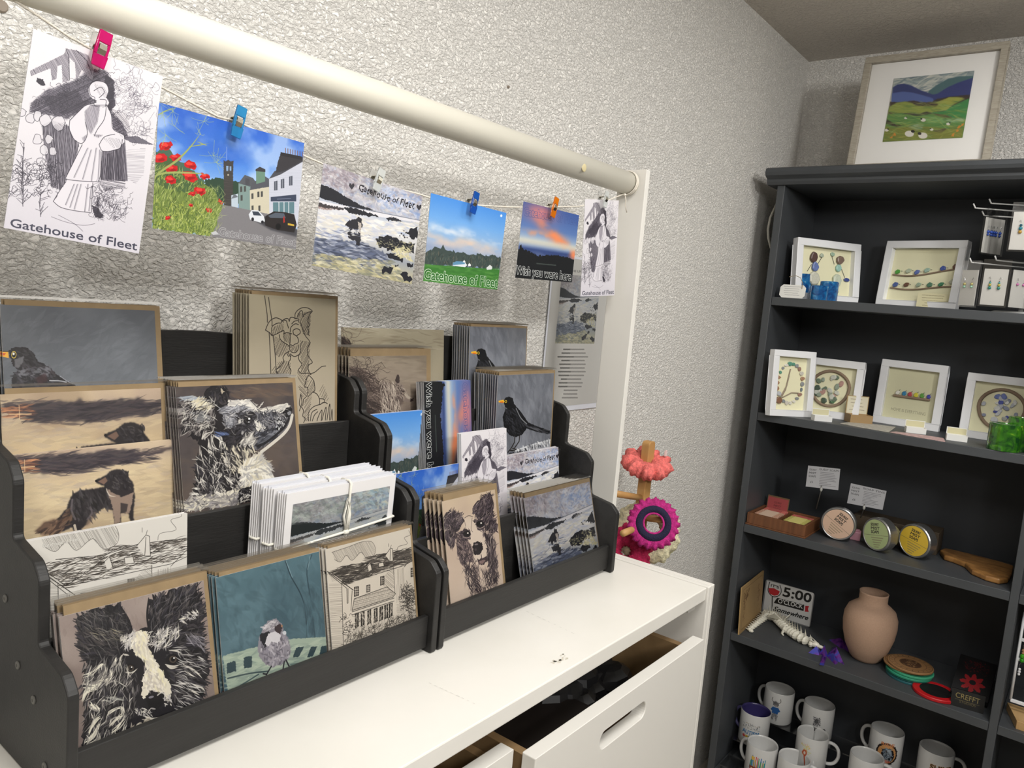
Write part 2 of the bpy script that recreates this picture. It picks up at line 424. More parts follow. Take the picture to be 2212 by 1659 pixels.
    def material(s, name, rough=.45, mult=.94, coat=0):
        im = bpy.data.images.new(name, s.w, s.h, alpha=False); a = np.ones((s.h, s.w, 4), np.float32); a[..., :3] = np.clip(s.a*mult, 0, 1)[::-1]
        im.pixels.foreach_set(a.ravel()); im.update(); im.pack()
        m = bpy.data.materials.new(name); m.use_nodes = True; nt = m.node_tree; b = nt.nodes['Principled BSDF']
        b.inputs['Roughness'].default_value = rough; b.inputs['Coat Weight'].default_value = coat
        t = nt.nodes.new('ShaderNodeTexImage'); t.image = im; t.extension = 'EXTEND'; nt.links.new(t.outputs[0], b.inputs['Base Color'])
        return m
# ------------------------------------------------------------------ the room
M_WALL = plaster('textured_white_plaster', 'F7F4EE', .9, .0027, 165, .6, (1.0, 1, 1.5))
M_CEIL = plaster('textured_ceiling_paint', 'DCD5CB', .8, .0035, 110, .2)
def structure(name, mb, m, **k): return tag(mb.build(name, m, **k), kind='structure')
X1 = 2.389; X0 = -1.6; YB = -3.6; ZC = 2.178
structure('wall_left', MB().box((X0, 0, 0), (X1, .1, ZC)), M_WALL, origin=(0, 0, 0))
mb = MB().box((X1, YB, 0), (X1+.1, .1, ZC))
wf = structure('wall_far', mb, M_WALL, origin=(X1, 0, 0))
M_SHOP = mat('shop_wall_paint', 'A39E95', .7)
structure('wall_back', MB().box((X0-.1, YB, 0), (X0, .1, ZC)), M_SHOP, origin=(X0, 0, 0))
structure('wall_right', MB().box((X0-.1, YB-.1, 0), (X1+.1, YB, ZC)), M_SHOP, origin=(0, YB, 0))
structure('ceiling', MB().box((X0-.1, YB-.1, ZC), (X1+.1, .1, ZC+.1)), M_CEIL, origin=(0, 0, ZC))
structure('floor', MB().box((X0-.1, YB-.1, -.1), (X1+.1, .1, 0)), wood('laminate_floor', 'A39C90', 'B9B2A6', (1, 8, 1), .5), origin=(0, 0, -.1))

# ------------------------------------------------------------------ white cabinet with rail
M_WHITE = mat('white_lacquered_wood', 'DFDCD5', .38, bump=.05, bscale=90)
M_RAIL = mat('white_painted_rail', 'E0DCCE', .42, bump=.04, bscale=60)
TOPZ = .985
cab = thing('cabinet', 'low white lacquered cabinet with two drawers, carrying the black card racks', 'cabinet', (.6, -.24, 0))
CX0, CX1 = -.35, 1.112; CY0, CY1 = -.394, -.085
def cabtop():
    m = bpy.data.materials.new('worn_white_top'); m.use_nodes = True
    nt = m.node_tree; b = nt.nodes['Principled BSDF']; N = nt.nodes.new; L = nt.links.new
    b.inputs['Roughness'].default_value = .36
    tc = N('ShaderNodeTexCoord'); n = N('ShaderNodeTexNoise'); n.inputs['Scale'].default_value = 5; n.inputs['Detail'].default_value = 5
    L(tc.outputs['Object'], n.inputs['Vector'])
    r = N('ShaderNodeValToRGB'); r.color_ramp.elements[0].color = (*lin('DEDBD2'), 1); r.color_ramp.elements[1].color = (*lin('E5E2DB'), 1)
    r.color_ramp.elements[0].position = .3; r.color_ramp.elements[1].position = .6
    L(n.outputs[0], r.inputs[0]); L(r.outputs[0], b.inputs['Base Color'])
    return m
M_TOP = cabtop()
mb = MB().box((CX0, CY0, TOPZ-.0205), (1.0925, CY1, TOPZ)); mb.build('cabinet_top', M_TOP, cab, bevel=.0015, world=True)
mb = MB().box((1.0935, CY0-.003, .02), (1.1045, CY1, TOPZ+.001)); mb.build('side_panel', M_WHITE, cab, bevel=.0015, world=True)
mb = MB().box((1.1055, CY0-.003, .02), (1.116, CY1, TOPZ+.001)); mb.build('side_panel', M_WHITE, cab, bevel=.0015, world=True)
mb = MB().box((CX0, CY0, .02), (CX0+.02, CY1, TOPZ-.021)); mb.build('side_panel', M_WHITE, cab, bevel=.0015, world=True)
mb = MB().box((CX0+.02, CY1-.012, .02), (1.0925, CY1, TOPZ-.021)); mb.build('back_panel', mat('dark_board', '3A332C', .7), cab, world=True)
mb = MB().box((CX0+.02, CY0+.01, .02), (1.0925, CY1-.013, .04)); mb.build('bottom_panel', M_WHITE, cab, world=True)
mb = MB().prism(rounded(1.045, 1.072, .955, .9642, .004), 'y', -.388, -.376); mb.build('bracket', mat('grey_plastic', 'B9B7B1', .5), cab, world=True)
M_PINE = wood('pale_pine', '7A6040', 'A0835C', (1, 1, 1), .6)
def drawer(x0, x1, yf, ztop, slot, nm):
    d = tag(bpy.data.objects.new('drawer', None)); COL.objects.link(d); d.parent = cab
    off = Vector(cab.location)
    def B(mb, n, mt, bevel=0):
        mb.v = [tuple(Vector(p)-off) for p in mb.v]; return mb.build(n, mt, d, bevel=bevel)
    zb = ztop-.30
    # front with the cut-out finger slot
    sx0, sx1, sz0, sz1 = slot
    inner = rounded(sx0, sx1, sz0, sz1, (sz1-sz0)/2-.0005, 6); n = len(inner)
    outer = []
    cx, cz = (sx0+sx1)/2, (sz0+sz1)/2
    for (a, b) in inner:   # matching ring on the rectangle
        dx, dz = a-cx, b-cz
        t = min(((x1-cx)/dx if dx > 0 else (x0-cx)/dx) if abs(dx) > 1e-9 else 1e9, ((ztop-cz)/dz if dz > 0 else (zb-cz)/dz) if abs(dz) > 1e-9 else 1e9)
        outer.append((cx+dx*t, cz+dz*t))
    for C in ((x1, ztop), (x0, ztop), (x0, zb), (x1, zb)):
        j = min(range(n), key=lambda i: abs(math.atan2(outer[i][1]-cz, outer[i][0]-cx)-math.atan2(C[1]-cz, C[0]-cx))); outer[j] = C
    mbd = MB(); v = []
    for y in (yf, yf+.018): v += [(p[0], y, p[1]) for p in inner]+[(p[0], y, p[1]) for p in outer]
    f = []
    for i in range(n):
        j = (i+1) % n
        f += [(i, j, n+j, n+i), (2*n+i, 3*n+i, 3*n+j, 2*n+j), (i, 2*n+i, 2*n+j, j), (n+i, n+j, 3*n+j, 3*n+i)]
    mbd.raw(v, f); B(mbd, 'drawer_front', M_WHITE, .0012)
    t = ztop-.012
    B(MB().box((x0+.012, yf+.0185, zb+.02), (x0+.024, CY1-.03, t)), 'drawer_side', M_PINE)
    B(MB().box((x1-.024, yf+.0185, zb+.02), (x1-.012, CY1-.03, t)), 'drawer_side', M_PINE)
    B(MB().box((x0+.012, CY1-.03, zb+.02), (x1-.012, CY1-.02, t)), 'drawer_back', M_PINE)
    B(MB().box((x0+.024, yf+.0185, zb+.02), (x1-.024, CY1-.031, zb+.028)), 'drawer_bottom', M_PINE)
    return d
drawer(.640, 1.068, -.409, .915, (.778, .893, .862, .886), 'r')
drawer(.175, .636, -.383, .9165, (.35, .47, .862, .886), 'l')
drawer(-.31, .171, -.389, .9165, (-.13, -.01, .862, .886), 'l')
# things inside the drawer
M_BLACKPL = mat('black_plastic', '141416', .35)
bag = MB()
random.seed(4)
for i in range(14):
    a, b = .83+random.random()*.13, -.33+random.random()*.08
    bag.ell((a, b, .845+random.random()*.03), (.03+random.random()*.02, .03, .022), nu=9, nv=6)
tag(bag.build('plastic_bag', M_BLACKPL, smooth=False), 'crumpled black plastic bag lying inside the open drawer', 'bag')
tag(MB().box((.665, -.36, .64), (.84, -.12, .875)).build('storage_box', mat('dark_brown_card', '1E1815', .5)), 'dark box sitting inside the open drawer', 'box')
sl = MB().box((.86, -.30, .66), (.995, -.298, .935)); tag(sl.build('plastic_sleeve', film('drawer_film', .3)), 'clear plastic sleeve standing inside the open drawer', 'sleeve')

# chips and scuffs on the top
def scuffs():
    rnd = random.Random(3)
    c = PZ(1212, 1424, TOPZ)
    mbx = MB()
    for i in range(26):
        a = c[0]+rnd.uniform(-.016, .016); b = c[1]+rnd.uniform(-.006, .006); r = rnd.uniform(.0006, .0016); n = 6
        mbx.face([(a+r*rnd.uniform(.5, 1.5)*math.cos(2*math.pi*k/n)*1.5, b+r*rnd.uniform(.5, 1.5)*math.sin(2*math.pi*k/n), TOPZ+.0005) for k in range(n)])
    mbx.build('paint_chips', mat('chip_beige', 'D3CDBE', .7), cab, world=True, merge=False)
    mk = MB()
    for (p, q, n) in (((925, 1475), (1032, 1524), 9), ((1135, 1320), (1245, 1372), 9)):
        A, B = PZ(*p, TOPZ), PZ(*q, TOPZ)
        for i in range(n):
            t0 = (i+.1)/n; t1 = (i+.35+rnd.random()*.4)/n; P, Q = A+(B-A)*t0, A+(B-A)*t1; w = .0004
            mk.face([(P[0], P[1], TOPZ+.0005), (Q[0], Q[1], TOPZ+.0005), (Q[0]+w, Q[1]-w, TOPZ+.0005), (P[0]+w, P[1]-w, TOPZ+.0005)])
    mk.build('scratch_marks', mat('scratch_grey', 'BFBDB8', .7), cab, world=True, merge=False)
scuffs()

# upright board and rail
YR = -.178
post = thing('rail_stand', 'white upright board and round rail standing above the cabinet', 'rail', (1.107, YR, TOPZ))
mb = MB().prism(rounded(-.2075, -.1555, TOPZ+.0012, 1.6225, .002), 'x', 1.1085, 1.1205)
mb.build('upright', M_WHITE, post, bevel=.001, world=True)
mb = MB().tube([(-.5, YR, 1.5975), (1.108, YR, 1.6)], .0178, 40); mb.build('rail', M_RAIL, post, smooth=True, world=True)
mb = MB(); c = PY(1262, 368, YR-.0178)
mb.ell((c[0], YR-.0172, c[2]+.004), (.006, .0012, .006)); mb.build('stain', mat('yellow_stain', 'C9BC92', .6), post, world=True)

# ------------------------------------------------------------------ black card racks
def blackwood(name, col='1B1A19'):
    return mat(name, col, .55, var=.25, vscale=14, bump=.12, bscale=120, stretch=(1, 1, 6))
M_BLK = mat('black_stained_plywood', '201F1E', .52, var=.18, vscale=18, bump=.12, bscale=150, stretch=(.5, 4, 4))
PROF = [(-.264, 0), (-.264, .096), (-.252, .108), (-.212, .115), (-.209, .118), (-.209, .168), (-.197, .180), (-.158, .187), (-.155, .190),
        (-.155, .236), (-.143, .249), (-.107, .256), (-.104, .259), (-.104, .284), (-.092, .297), (-.030, .308), (-.030, 0)]
def rack(x0, x1, label):
    r = thing('card_rack', label, 'card rack', ((x0+x1)/2, -.15, TOPZ), group=None)
    P = [(a, TOPZ+b) for a, b in PROF]
    # round the outer corners a little
    Q = []
    for i, p in enumerate(P):
        a, b = P[i-1], P[(i+1) % len(P)]
        cr = (p[0]-a[0])*(b[1]-p[1])-(p[1]-a[1])*(b[0]-p[0])
        da, db = math.dist(p, a), math.dist(p, b); k = min(.004, da*.4, db*.4)
        if k < .0015: Q.append(p); continue
        for t in (0, .5, 1):
            s = (1-t)**2; u = 2*t*(1-t); w = t*t
            pa = (p[0]+(a[0]-p[0])*k/da, p[1]+(a[1]-p[1])*k/da); pb = (p[0]+(b[0]-p[0])*k/db, p[1]+(b[1]-p[1])*k/db)
            Q.append((s*pa[0]+u*p[0]+w*pb[0], s*pa[1]+u*p[1]+w*pb[1]))
    for xa, xb in ((x0, x0+.0085), (x1-.0085, x1)):
        side = MB().prism(Q, 'x', xa, xb).build('side_panel', M_BLK, r, bevel=.0012, world=True)
    for k, (y, zb, zt) in enumerate(((-.256, .006, .044), (-.203, .012, .114), (-.149, .078, .178), (-.098, .144, .246))):
        MB().box((x0+.009, y, TOPZ+zb), (x1-.009, y+.0065, TOPZ+zt)).build('divider' if k else 'front_lip', M_BLK, r, bevel=.0008, world=True)
    for k, (ya, yb, z) in enumerate(((-.249, -.2035, .006), (-.196, -.1495, .072), (-.1420, -.0985, .138), (-.091, -.0405, .204))):
        MB().box((x0+.009, ya, TOPZ+z), (x1-.009, yb, TOPZ+z+.005)).build('shelf', M_BLK, r, world=True)
    n = 14; arch = [(x0+.009, TOPZ), (x1-.009, TOPZ)]
    for i in range(n+1):
        t = i/n; x = (x1-.009)+(x0-x1+.018)*t; arch.append((x, TOPZ+.312+.038*math.sin(math.pi*min(1, max(0, t)))**.6))
    MB().prism(arch, 'y', -.040, -.033).build('back_board', M_BLK, r, bevel=.0008, world=True)
    return r
rkL = rack(.2310, .6305, "black four-tier wooden card rack, the nearer of the two")
rkR = rack(.6345, 1.0335, "black four-tier wooden card rack, the farther one beside the white upright")
M_SCREW = mat('grey_screw', '66645F', .5)
for q in ((11, 1293), (38, 1437), (72, 1512), (96, 1656)):
    c = PX(*q, .2305)
    s = MB().lathe([(0, .0002), (.0011, .0002), (.0014, .0008), (.0030, .0008), (.0034, .0004), (.0034, -.0004), (0, -.0004)], 14, Matrix.Translation((c[0], c[1], c[2])) @ Matrix.Rotation(-math.pi/2, 4, 'Y'))
    s.build('screw', M_SCREW, rkL, world=True, smooth=False)
# ------------------------------------------------------------------ cards: geometry
M_CARD = mat('white_card', 'DEDCDC', .6)
M_CREAM = mat('cream_card', 'CDC3B0', .6)
M_KRAFT = mat('kraft_paper', '957F5E', .75, var=.08, vscale=60, bump=.1, bscale=300)
FILM = film(); FILM_EDGE = film('film_edge', 1.5)
FLOOR = {1: .9965, 2: 1.0625, 3: 1.1285, 4: 1.1945}
YB = {1: -.2475, 2: -.1945, 3: -.1405, 4: -.0895}
def onlean(q, yb, zb, th):
    n = np.array([0, math.cos(th), -math.sin(th)]); d = ray(*q); t = ((np.array([0, yb, zb])-CAM)@n)/(d@n); return CAM+d*t
class Spot:
    # where a card stands: foot line (yb, floor), lean, left and right edge, height
    def __init__(s, tier, tl, tr, lean, yb=None, xmin=-9, xmax=9, w=None, h=None, dz=0):
        s.yb = YB[tier] if yb is None else yb; s.zb = FLOOR[tier]+dz; s.th = math.radians(lean)
        a, b = onlean(tl, s.yb, s.zb, s.th), onlean(tr, s.yb, s.zb, s.th)
        s.x0 = max(a[0], xmin); s.x1 = min(b[0], xmax)
        if w: s.x0 = s.x1-w
        s.hl = math.hypot(a[1]-s.yb, a[2]-s.zb); s.hr = math.hypot(b[1]-s.yb, b[2]-s.zb); s.h = h or (s.hl+s.hr)/2; s.w = s.x1-s.x0
    def quad(s):
        st, ct = math.sin(s.th), math.cos(s.th)
        P = [(s.x0, s.yb+s.h*st, s.zb+s.h*ct), (s.x1, s.yb+s.h*st, s.zb+s.h*ct), (s.x1, s.yb, s.zb), (s.x0, s.yb, s.zb)]
        return [proj(p) for p in P]
def card_meshes(o, w, h, pm, env=None, sleeve=True, thick=.0009, body=None, curl=0, parts=True):
    mb = MB(); mb.cur = 0
    n = 6
    for i in range(n):
        a, b = i/n, (i+1)/n; ca, cb = curl*math.sin(a*math.pi/2), curl*math.sin(b*math.pi/2)
        mb.face([(0, ca, h*a), (w, ca, h*a), (w, cb, h*b), (0, cb, h*b)], [(0, a), (1, a), (1, b), (0, b)])
    mb.cur = 1
    t = thick
    for P in ([(0, t, 0), (0, t, h), (w, t, h), (w, t, 0)], [(0, 0, 0), (0, 0, h), (0, t, h), (0, t, 0)], [(w, 0, 0), (w, t, 0), (w, t, h), (w, 0, h)], [(0, curl, h), (w, curl, h), (w, t+curl, h), (0, t+curl, h)], [(0, 0, 0), (0, t, 0), (w, t, 0), (w, 0, 0)]): mb.face(P)
    if not parts: return mb
    p = mb.build('print', [pm, body or M_CARD], o, merge=False)
    if env:
        ew, eh = env; MB().box((.004, t+.0003, 0), (w+ew, t+.0012, h+eh)).build('envelope', M_KRAFT, o)
        # the flap fold line
    if sleeve:
        ew, eh = env or (.002, .002); x0, x1, z1 = -.0015, w+ew+.002, h+eh+.0035; mb = MB()
        mb.face([(x0, -.0006, 0), (x1, -.0006, 0), (x1, -.0006, z1-.002), (x0, -.0006, z1-.002)])
        mb.cur = 1; mb.face([(x0, -.0006, z1-.002), (x1, -.0006, z1-.002), (x1, .0012, z1), (x0, .0012, z1)]); mb.cur = 0
        mb.face([(x0, .0012, z1), (x1, .0012, z1), (x1, t+.002, z1-.001), (x0, t+.002, z1-.001)])
        mb.face([(x0, -.0006, 0), (x0, -.0006, z1-.002), (x0, t+.002, z1-.001), (x0, t+.002, 0)])
        mb.build('sleeve', [FILM, FILM_EDGE], o, merge=False)
    return p
def place_card(spot, name, label, cat, pm, env=None, sleeve=True, tilt=0, group=None, **k):
    o = thing(name, label, cat, (spot.x0, spot.yb, spot.zb), (-spot.th, math.radians(tilt), 0), group)
    card_meshes(o, spot.w, spot.h, pm, env, sleeve, **k); return o
def stack(front, n, dy, label, group, dx=0, dz=0, jit=.0012, seed=1, dth=0):
    r = random.Random(seed)
    for i in range(1, n):
        c = copy_tree(front); c.location = (front.location.x+dx*i+r.uniform(-jit, jit*.4), front.location.y+dy*i, front.location.z+dz*i)
        c.rotation_euler.x = front.rotation_euler.x+dth*i; c.rotation_euler.y = front.rotation_euler.y+math.radians(r.uniform(-.25, .25))
        c['label'] = label; c['group'] = group
ART = {}
KR = (.0045, .0045)
SP = dict(
 A=Spot(1, (127, 1330), (440, 1257), 14.8, xmin=.2402), B=Spot(1, (465.8, 1247.5), (689, 1191.7), 12.5), C=Spot(1, (702.6, 1187), (887.6, 1140), 11.5, xmax=.6165),
 D=Spot(2, (55.8, 1169), (404.8, 1109.7), 3.0, yb=-.164, xmin=.2405), E=Spot(2, (619.6, 1069), (854.7, 1025.5), -2.5, yb=-.1925, xmax=.6205),
 F=Spot(3, (9.6, 985), (372.3, 950.4), 7, yb=-.122, xmin=.2405), G=Spot(3, (378.4, 836.5), (631.7, 825.9), 12, yb=-.1395),
 H=Spot(3, (0, 851), (347, 839), 8, yb=-.1165, xmin=.2405), I=Spot(4, (0, 657), (334, 672), 9.2, xmin=.2405), J=Spot(4, (538.2, 637.9), (725, 643.7), 4.5),
 K=Spot(1, (954, 1078.5), (1069.4, 1062), 12.8), L=Spot(1, (1131.5, 1075.3), (1274.7, 1041.5), 16.0, xmax=1.0195),
 M=Spot(2, (996, 938), (1094, 924.3), 7, yb=-.171), N=Spot(2, (1093.4, 987.6), (1206, 963.5), 8, yb=-.172, xmax=1.022),
 O=Spot(2, (854, 1025.6), (990.9, 1000), 1.5, yb=-.1560, xmin=.6445), P=Spot(3, (1075.7, 811.6), (1197, 805.3), 2.5),
 Q=Spot(3, (915, 825.6), (1016, 821.8), 8, yb=-.124), R=Spot(3, (774.4, 899), (918.7, 885), 2.5, yb=-.1105, xmin=.6445),
 S=Spot(4, (1015, 707.8), (1137.7, 706.6), 4), T=Spot(4, (753, 768.6), (921.3, 768.6), 6, yb=-.0885), U=Spot(4, (731, 706.6), (959, 713), 5, yb=-.0565, xmin=.6445))
SIZE = dict(A=(640, 700), B=(520, 620), C=(560, 640), D=(640, 500), E=(640, 480), F=(640, 460), G=(640, 720), H=(600, 620), I=(620, 700), J=(480, 760), K=(440, 640), L=(560, 500),
            M=(300, 460), N=(420, 340), O=(420, 340), P=(460, 520), Q=(300, 460), R=(420, 320), S=(420, 460), T=(520, 420), U=(600, 460))
# the postcards pegged to the string, all in one plane under the rail
YC = -.181
HANG = dict(c1=([(72, 62), (352, 165), (300, 548), (8, 492)], (620, 880)), c2=([(343, 221), (657, 309), (639, 538), (328, 493)], (800, 570)),
            c3=([(699, 352), (913, 424), (889, 614), (673, 573)], (640, 460)), c4=([(931, 417), (1094, 460), (1074, 626), (914, 607)], (520, 370)),
            c5=([(1131, 435), (1251, 465), (1235, 610), (1113, 600)], (460, 330)), c6=([(1264, 430), (1337, 433), (1327, 638), (1254, 640)], (330, 460)))
# ------------------------------------------------------------------ the pictures on the cards (drawn in the positions read off the photographed cards)
def fr(ox, oy, s): return lambda *q: [(ox+q[i]/s, oy+q[i+1]/s) for i in range(0, len(q), 2)]
def mk(key, name, A, rough=.42, **k): ART[key] = A.material('print_'+name, rough, **k)

def art_statue():
    q, sz = HANG['c1']; A = Art(*sz, q, 'E6E2E6', 11); f = fr(0, 0, 2.676); K = '2B2632'; G = '8C8692'
    A.grad([(0, 'E4E0E4'), (.5, 'DFDBE0'), (1, 'D2CED6')]); A.grain(.02)
    mass = f(180, 590, 260, 520, 400, 470, 470, 440, 520, 400, 600, 400, 650, 470, 660, 560, 640, 640, 700, 700, 740, 790, 700, 800, 650, 740, 600, 640, 520, 600, 430, 660, 380, 680, 300, 660, 220, 650, 170, 640)
    A.poly(mass, '57515F', .7, jag=3, soft=2); A.hatch(mass, -25, 1.8, 1.0, K, .85); A.hatch(mass, 35, 2.8, .7, K, .6); A.scrib(mass, 260, 6, .8, K, .8)
    A.poly(f(610, 430, 660, 470, 660, 600, 620, 650, 590, 560), K, .85, jag=3); A.poly(f(240, 560, 420, 520, 500, 590, 420, 650, 300, 650), K, .5, jag=4)
    arch = f(175, 405, 370, 310, 380, 280, 440, 290, 510, 320, 540, 400, 530, 460, 470, 400, 440, 465, 430, 360, 400, 330, 395, 465, 360, 470, 355, 370, 330, 380, 325, 450, 300, 460, 290, 390, 180, 435)
    A.poly(arch, 'A29CA6', .8); A.hatch(arch, 60, 2, .8, K, .8); A.line(f(380, 280, 395, 320, 400, 460), 1.2, K); A.line(f(440, 290, 500, 350, 530, 430), 1.2, K)
    A.poly(f(215, 445, 250, 455, 262, 490, 235, 490, 210, 470), K, 1, jag=1)
    A.scrib(f(650, 430, 760, 400, 860, 500, 850, 620, 890, 800, 760, 780, 700, 640), 90, 11, .7, '55505E', .75, 8)
    A.hatch(f(650, 450, 740, 440, 760, 520, 660, 560), 25, 3.2, .7, '55505E', .8); A.hatch(f(700, 600, 850, 580, 860, 620, 720, 650), 10, 3.4, .7, '55505E', .8)
    A.poly(f(700, 790, 790, 780, 890, 832, 760, 820), '4A4552', .8, jag=1); A.hatch(f(620, 620, 740, 660, 750, 760, 680, 740), 50, 1.8, .8, K, .8)
    # well barrels
    for P in (f(240, 720, 300, 690, 390, 720, 450, 830, 430, 930, 380, 1020, 360, 1100, 290, 1070, 260, 900), f(585, 870, 720, 810, 735, 1040, 575, 1035)):
        A.poly(P, '67616E', .6, soft=1); A.hatch(P, 86, 2.2, 1.2, K, .9); A.hatch(P, 95, 4, 1.2, K, .8)
    A.hatch(f(575, 900, 700, 850, 700, 1030, 575, 1030), 88, 1.5, 1, K, .9)
    A.hatch(f(700, 860, 840, 850, 830, 1000, 780, 1060, 730, 1020), 3, 3, .7, '5A5563', .75)
    for (x, y, r) in ((130, 640, 20), (175, 680, 24), (215, 665, 24), (262, 690, 32), (335, 705, 38), (215, 800, 26), (280, 800, 24), (250, 860, 26), (300, 870, 22), (235, 930, 26)):
        P = [(p[0]+A.rng.uniform(-2, 2), p[1]+A.rng.uniform(-2, 2)) for p in [(f(x, y)[0][0]+r/2.676*math.cos(t), f(x, y)[0][1]+r/2.676*1.1*math.sin(t)) for t in np.linspace(0, 6.28, 8)]]
        A.poly(P, 'D8D4DA', .9); A.line(P+[P[0]], .9, K, .9, smooth=True)
    A.hatch(f(300, 720, 370, 700, 395, 730, 340, 760), 40, 2, .7, K, .6)
    # figure
    W_ = 'DEDAE0'
    A.poly(f(400, 690, 450, 640, 490, 605, 540, 590, 612, 600, 640, 660, 650, 740, 712, 775, 718, 815, 700, 830, 650, 780, 590, 770, 540, 775, 500, 790, 470, 822, 425, 800, 400, 745), W_, 1, jag=.5)
    A.ell(*f(567, 520)[0], 22, 21, W_); A.ell(*f(590, 585)[0], 14, 11, W_)
    A.poly(f(480, 770, 590, 780, 585, 860, 575, 1000, 565, 1045, 450, 1035, 372, 1025, 420, 930, 470, 830), W_, 1, jag=.5)
    A.poly(f(375, 1040, 530, 1048, 520, 1225, 430, 1215, 345, 1195, 302, 1160, 340, 1095), W_, 1, jag=.5)
    A.poly(f(568, 830, 600, 785, 660, 770, 705, 800, 690, 850, 625, 868, 585, 865), W_, 1)
    for P in (f(485, 640, 520, 600, 575, 605, 560, 700, 520, 770, 490, 720), f(470, 790, 500, 770, 480, 815), f(530, 770, 590, 775, 560, 790)):
        A.poly(P, '97919C', .7, soft=1); A.hatch(P, 75, 2.6, .7, K, .7)
    for P in (f(590, 790, 650, 850, 690, 845, 700, 800, 640, 790), f(640, 700, 700, 760, 715, 800, 690, 780), f(540, 480, 600, 500, 625, 550, 600, 560, 560, 530)): A.hatch(P, 60, 2.4, .7, K, .6)
    for P in (f(500, 850, 420, 1020), f(520, 860, 470, 1030), f(550, 850, 520, 1040), f(570, 860, 560, 1030), f(420, 1060, 370, 1180), f(460, 1060, 420, 1205), f(500, 1060, 480, 1220), f(440, 1060, 395, 1195), f(520, 1070, 505, 1215)):
        A.line(P, 1.0, '5A5563', .85); A.line([(a+1.5, b) for a, b in P], 2.6, '8F8994', .45)
    for P in (f(400, 690, 450, 640, 490, 605, 540, 592), f(400, 690, 398, 745, 425, 800, 470, 822, 500, 770, 490, 700), f(612, 600, 640, 660, 650, 740, 712, 775, 718, 815), f(612, 600, 600, 680, 560, 740, 540, 780),
              f(372, 1030, 450, 1040, 560, 1045), f(302, 1160, 345, 1195, 430, 1215, 515, 1225), f(372, 1025, 420, 930, 470, 830), f(580, 870, 575, 1000, 562, 1045), f(375, 1045, 340, 1095, 302, 1160), f(530, 1050, 520, 1225),
              f(568, 830, 585, 865, 625, 868, 690, 850, 705, 800), f(568, 830, 600, 785, 660, 770), f(512, 500, 530, 470, 570, 465, 610, 480, 625, 520, 615, 560, 640, 600), f(512, 500, 520, 545, 545, 560, 540, 600, 560, 612), f(540, 520, 580, 500, 600, 530, 570, 560), f(575, 570, 610, 575, 605, 610)):
        A.line(P, 1.2, K, .95, smooth=True)
    A.hatch(f(515, 600, 620, 600, 600, 615, 540, 612), 0, 1.5, .9, K, .7)
    # plants
    for (x, y, L) in ((135, 1160, 340), (230, 1250, 160), (130, 1190, 250), (560, 1260, 90)):
        A.line(f(x, y, x-6, y-L*.5, x+4, y-L), 1.1, K, .9, smooth=True)
        for i in range(16):
            t = A.rng.random(); a = A.rng.uniform(-2.8, -.3); l = A.rng.uniform(25, 60); A.line(f(x, y-L*t, x+l*math.cos(a), y-L*t+l*math.sin(a)), .9, K, .8)
    A.scrib(f(60, 980, 230, 930, 260, 1080, 90, 1110), 46, 10, .9, K, .85, 7); A.scrib(f(150, 940, 330, 900, 330, 1110, 270, 1100), 60, 7, .9, K, .8)
    A.poly(f(520, 1180, 560, 1200, 600, 1260, 540, 1250), K, .9, jag=2); g = f(530, 1060, 640, 1060, 740, 1150, 720, 1250, 600, 1270, 530, 1230)
    A.fur(g, 150, -60, 16, .9, [K, '55505E'], .8, 40); A.scrib(g, 70, 7, .8, K, .8); A.hatch(f(560, 1040, 720, 1030, 720, 1080, 600, 1100), 10, 1.9, 1.1, K, .85)
    A.line(f(290, 1250, 370, 1280, 470, 1300, 540, 1290), .9, '4A4552', .8, smooth=True); A.line(f(330, 1240, 420, 1290, 470, 1335), .9, '4A4552', .8, smooth=True)
    A.text('Gatehouse of Fleet', f(58, 1310)[0], f(790, 1447)[0], f(63, 1258)[0], '3A3A4C', bold=.25)
    mk('c1', 'statue_drawing', A, .5); ART['c6'] = ART['c1']; ART['M'] = ART['c1']

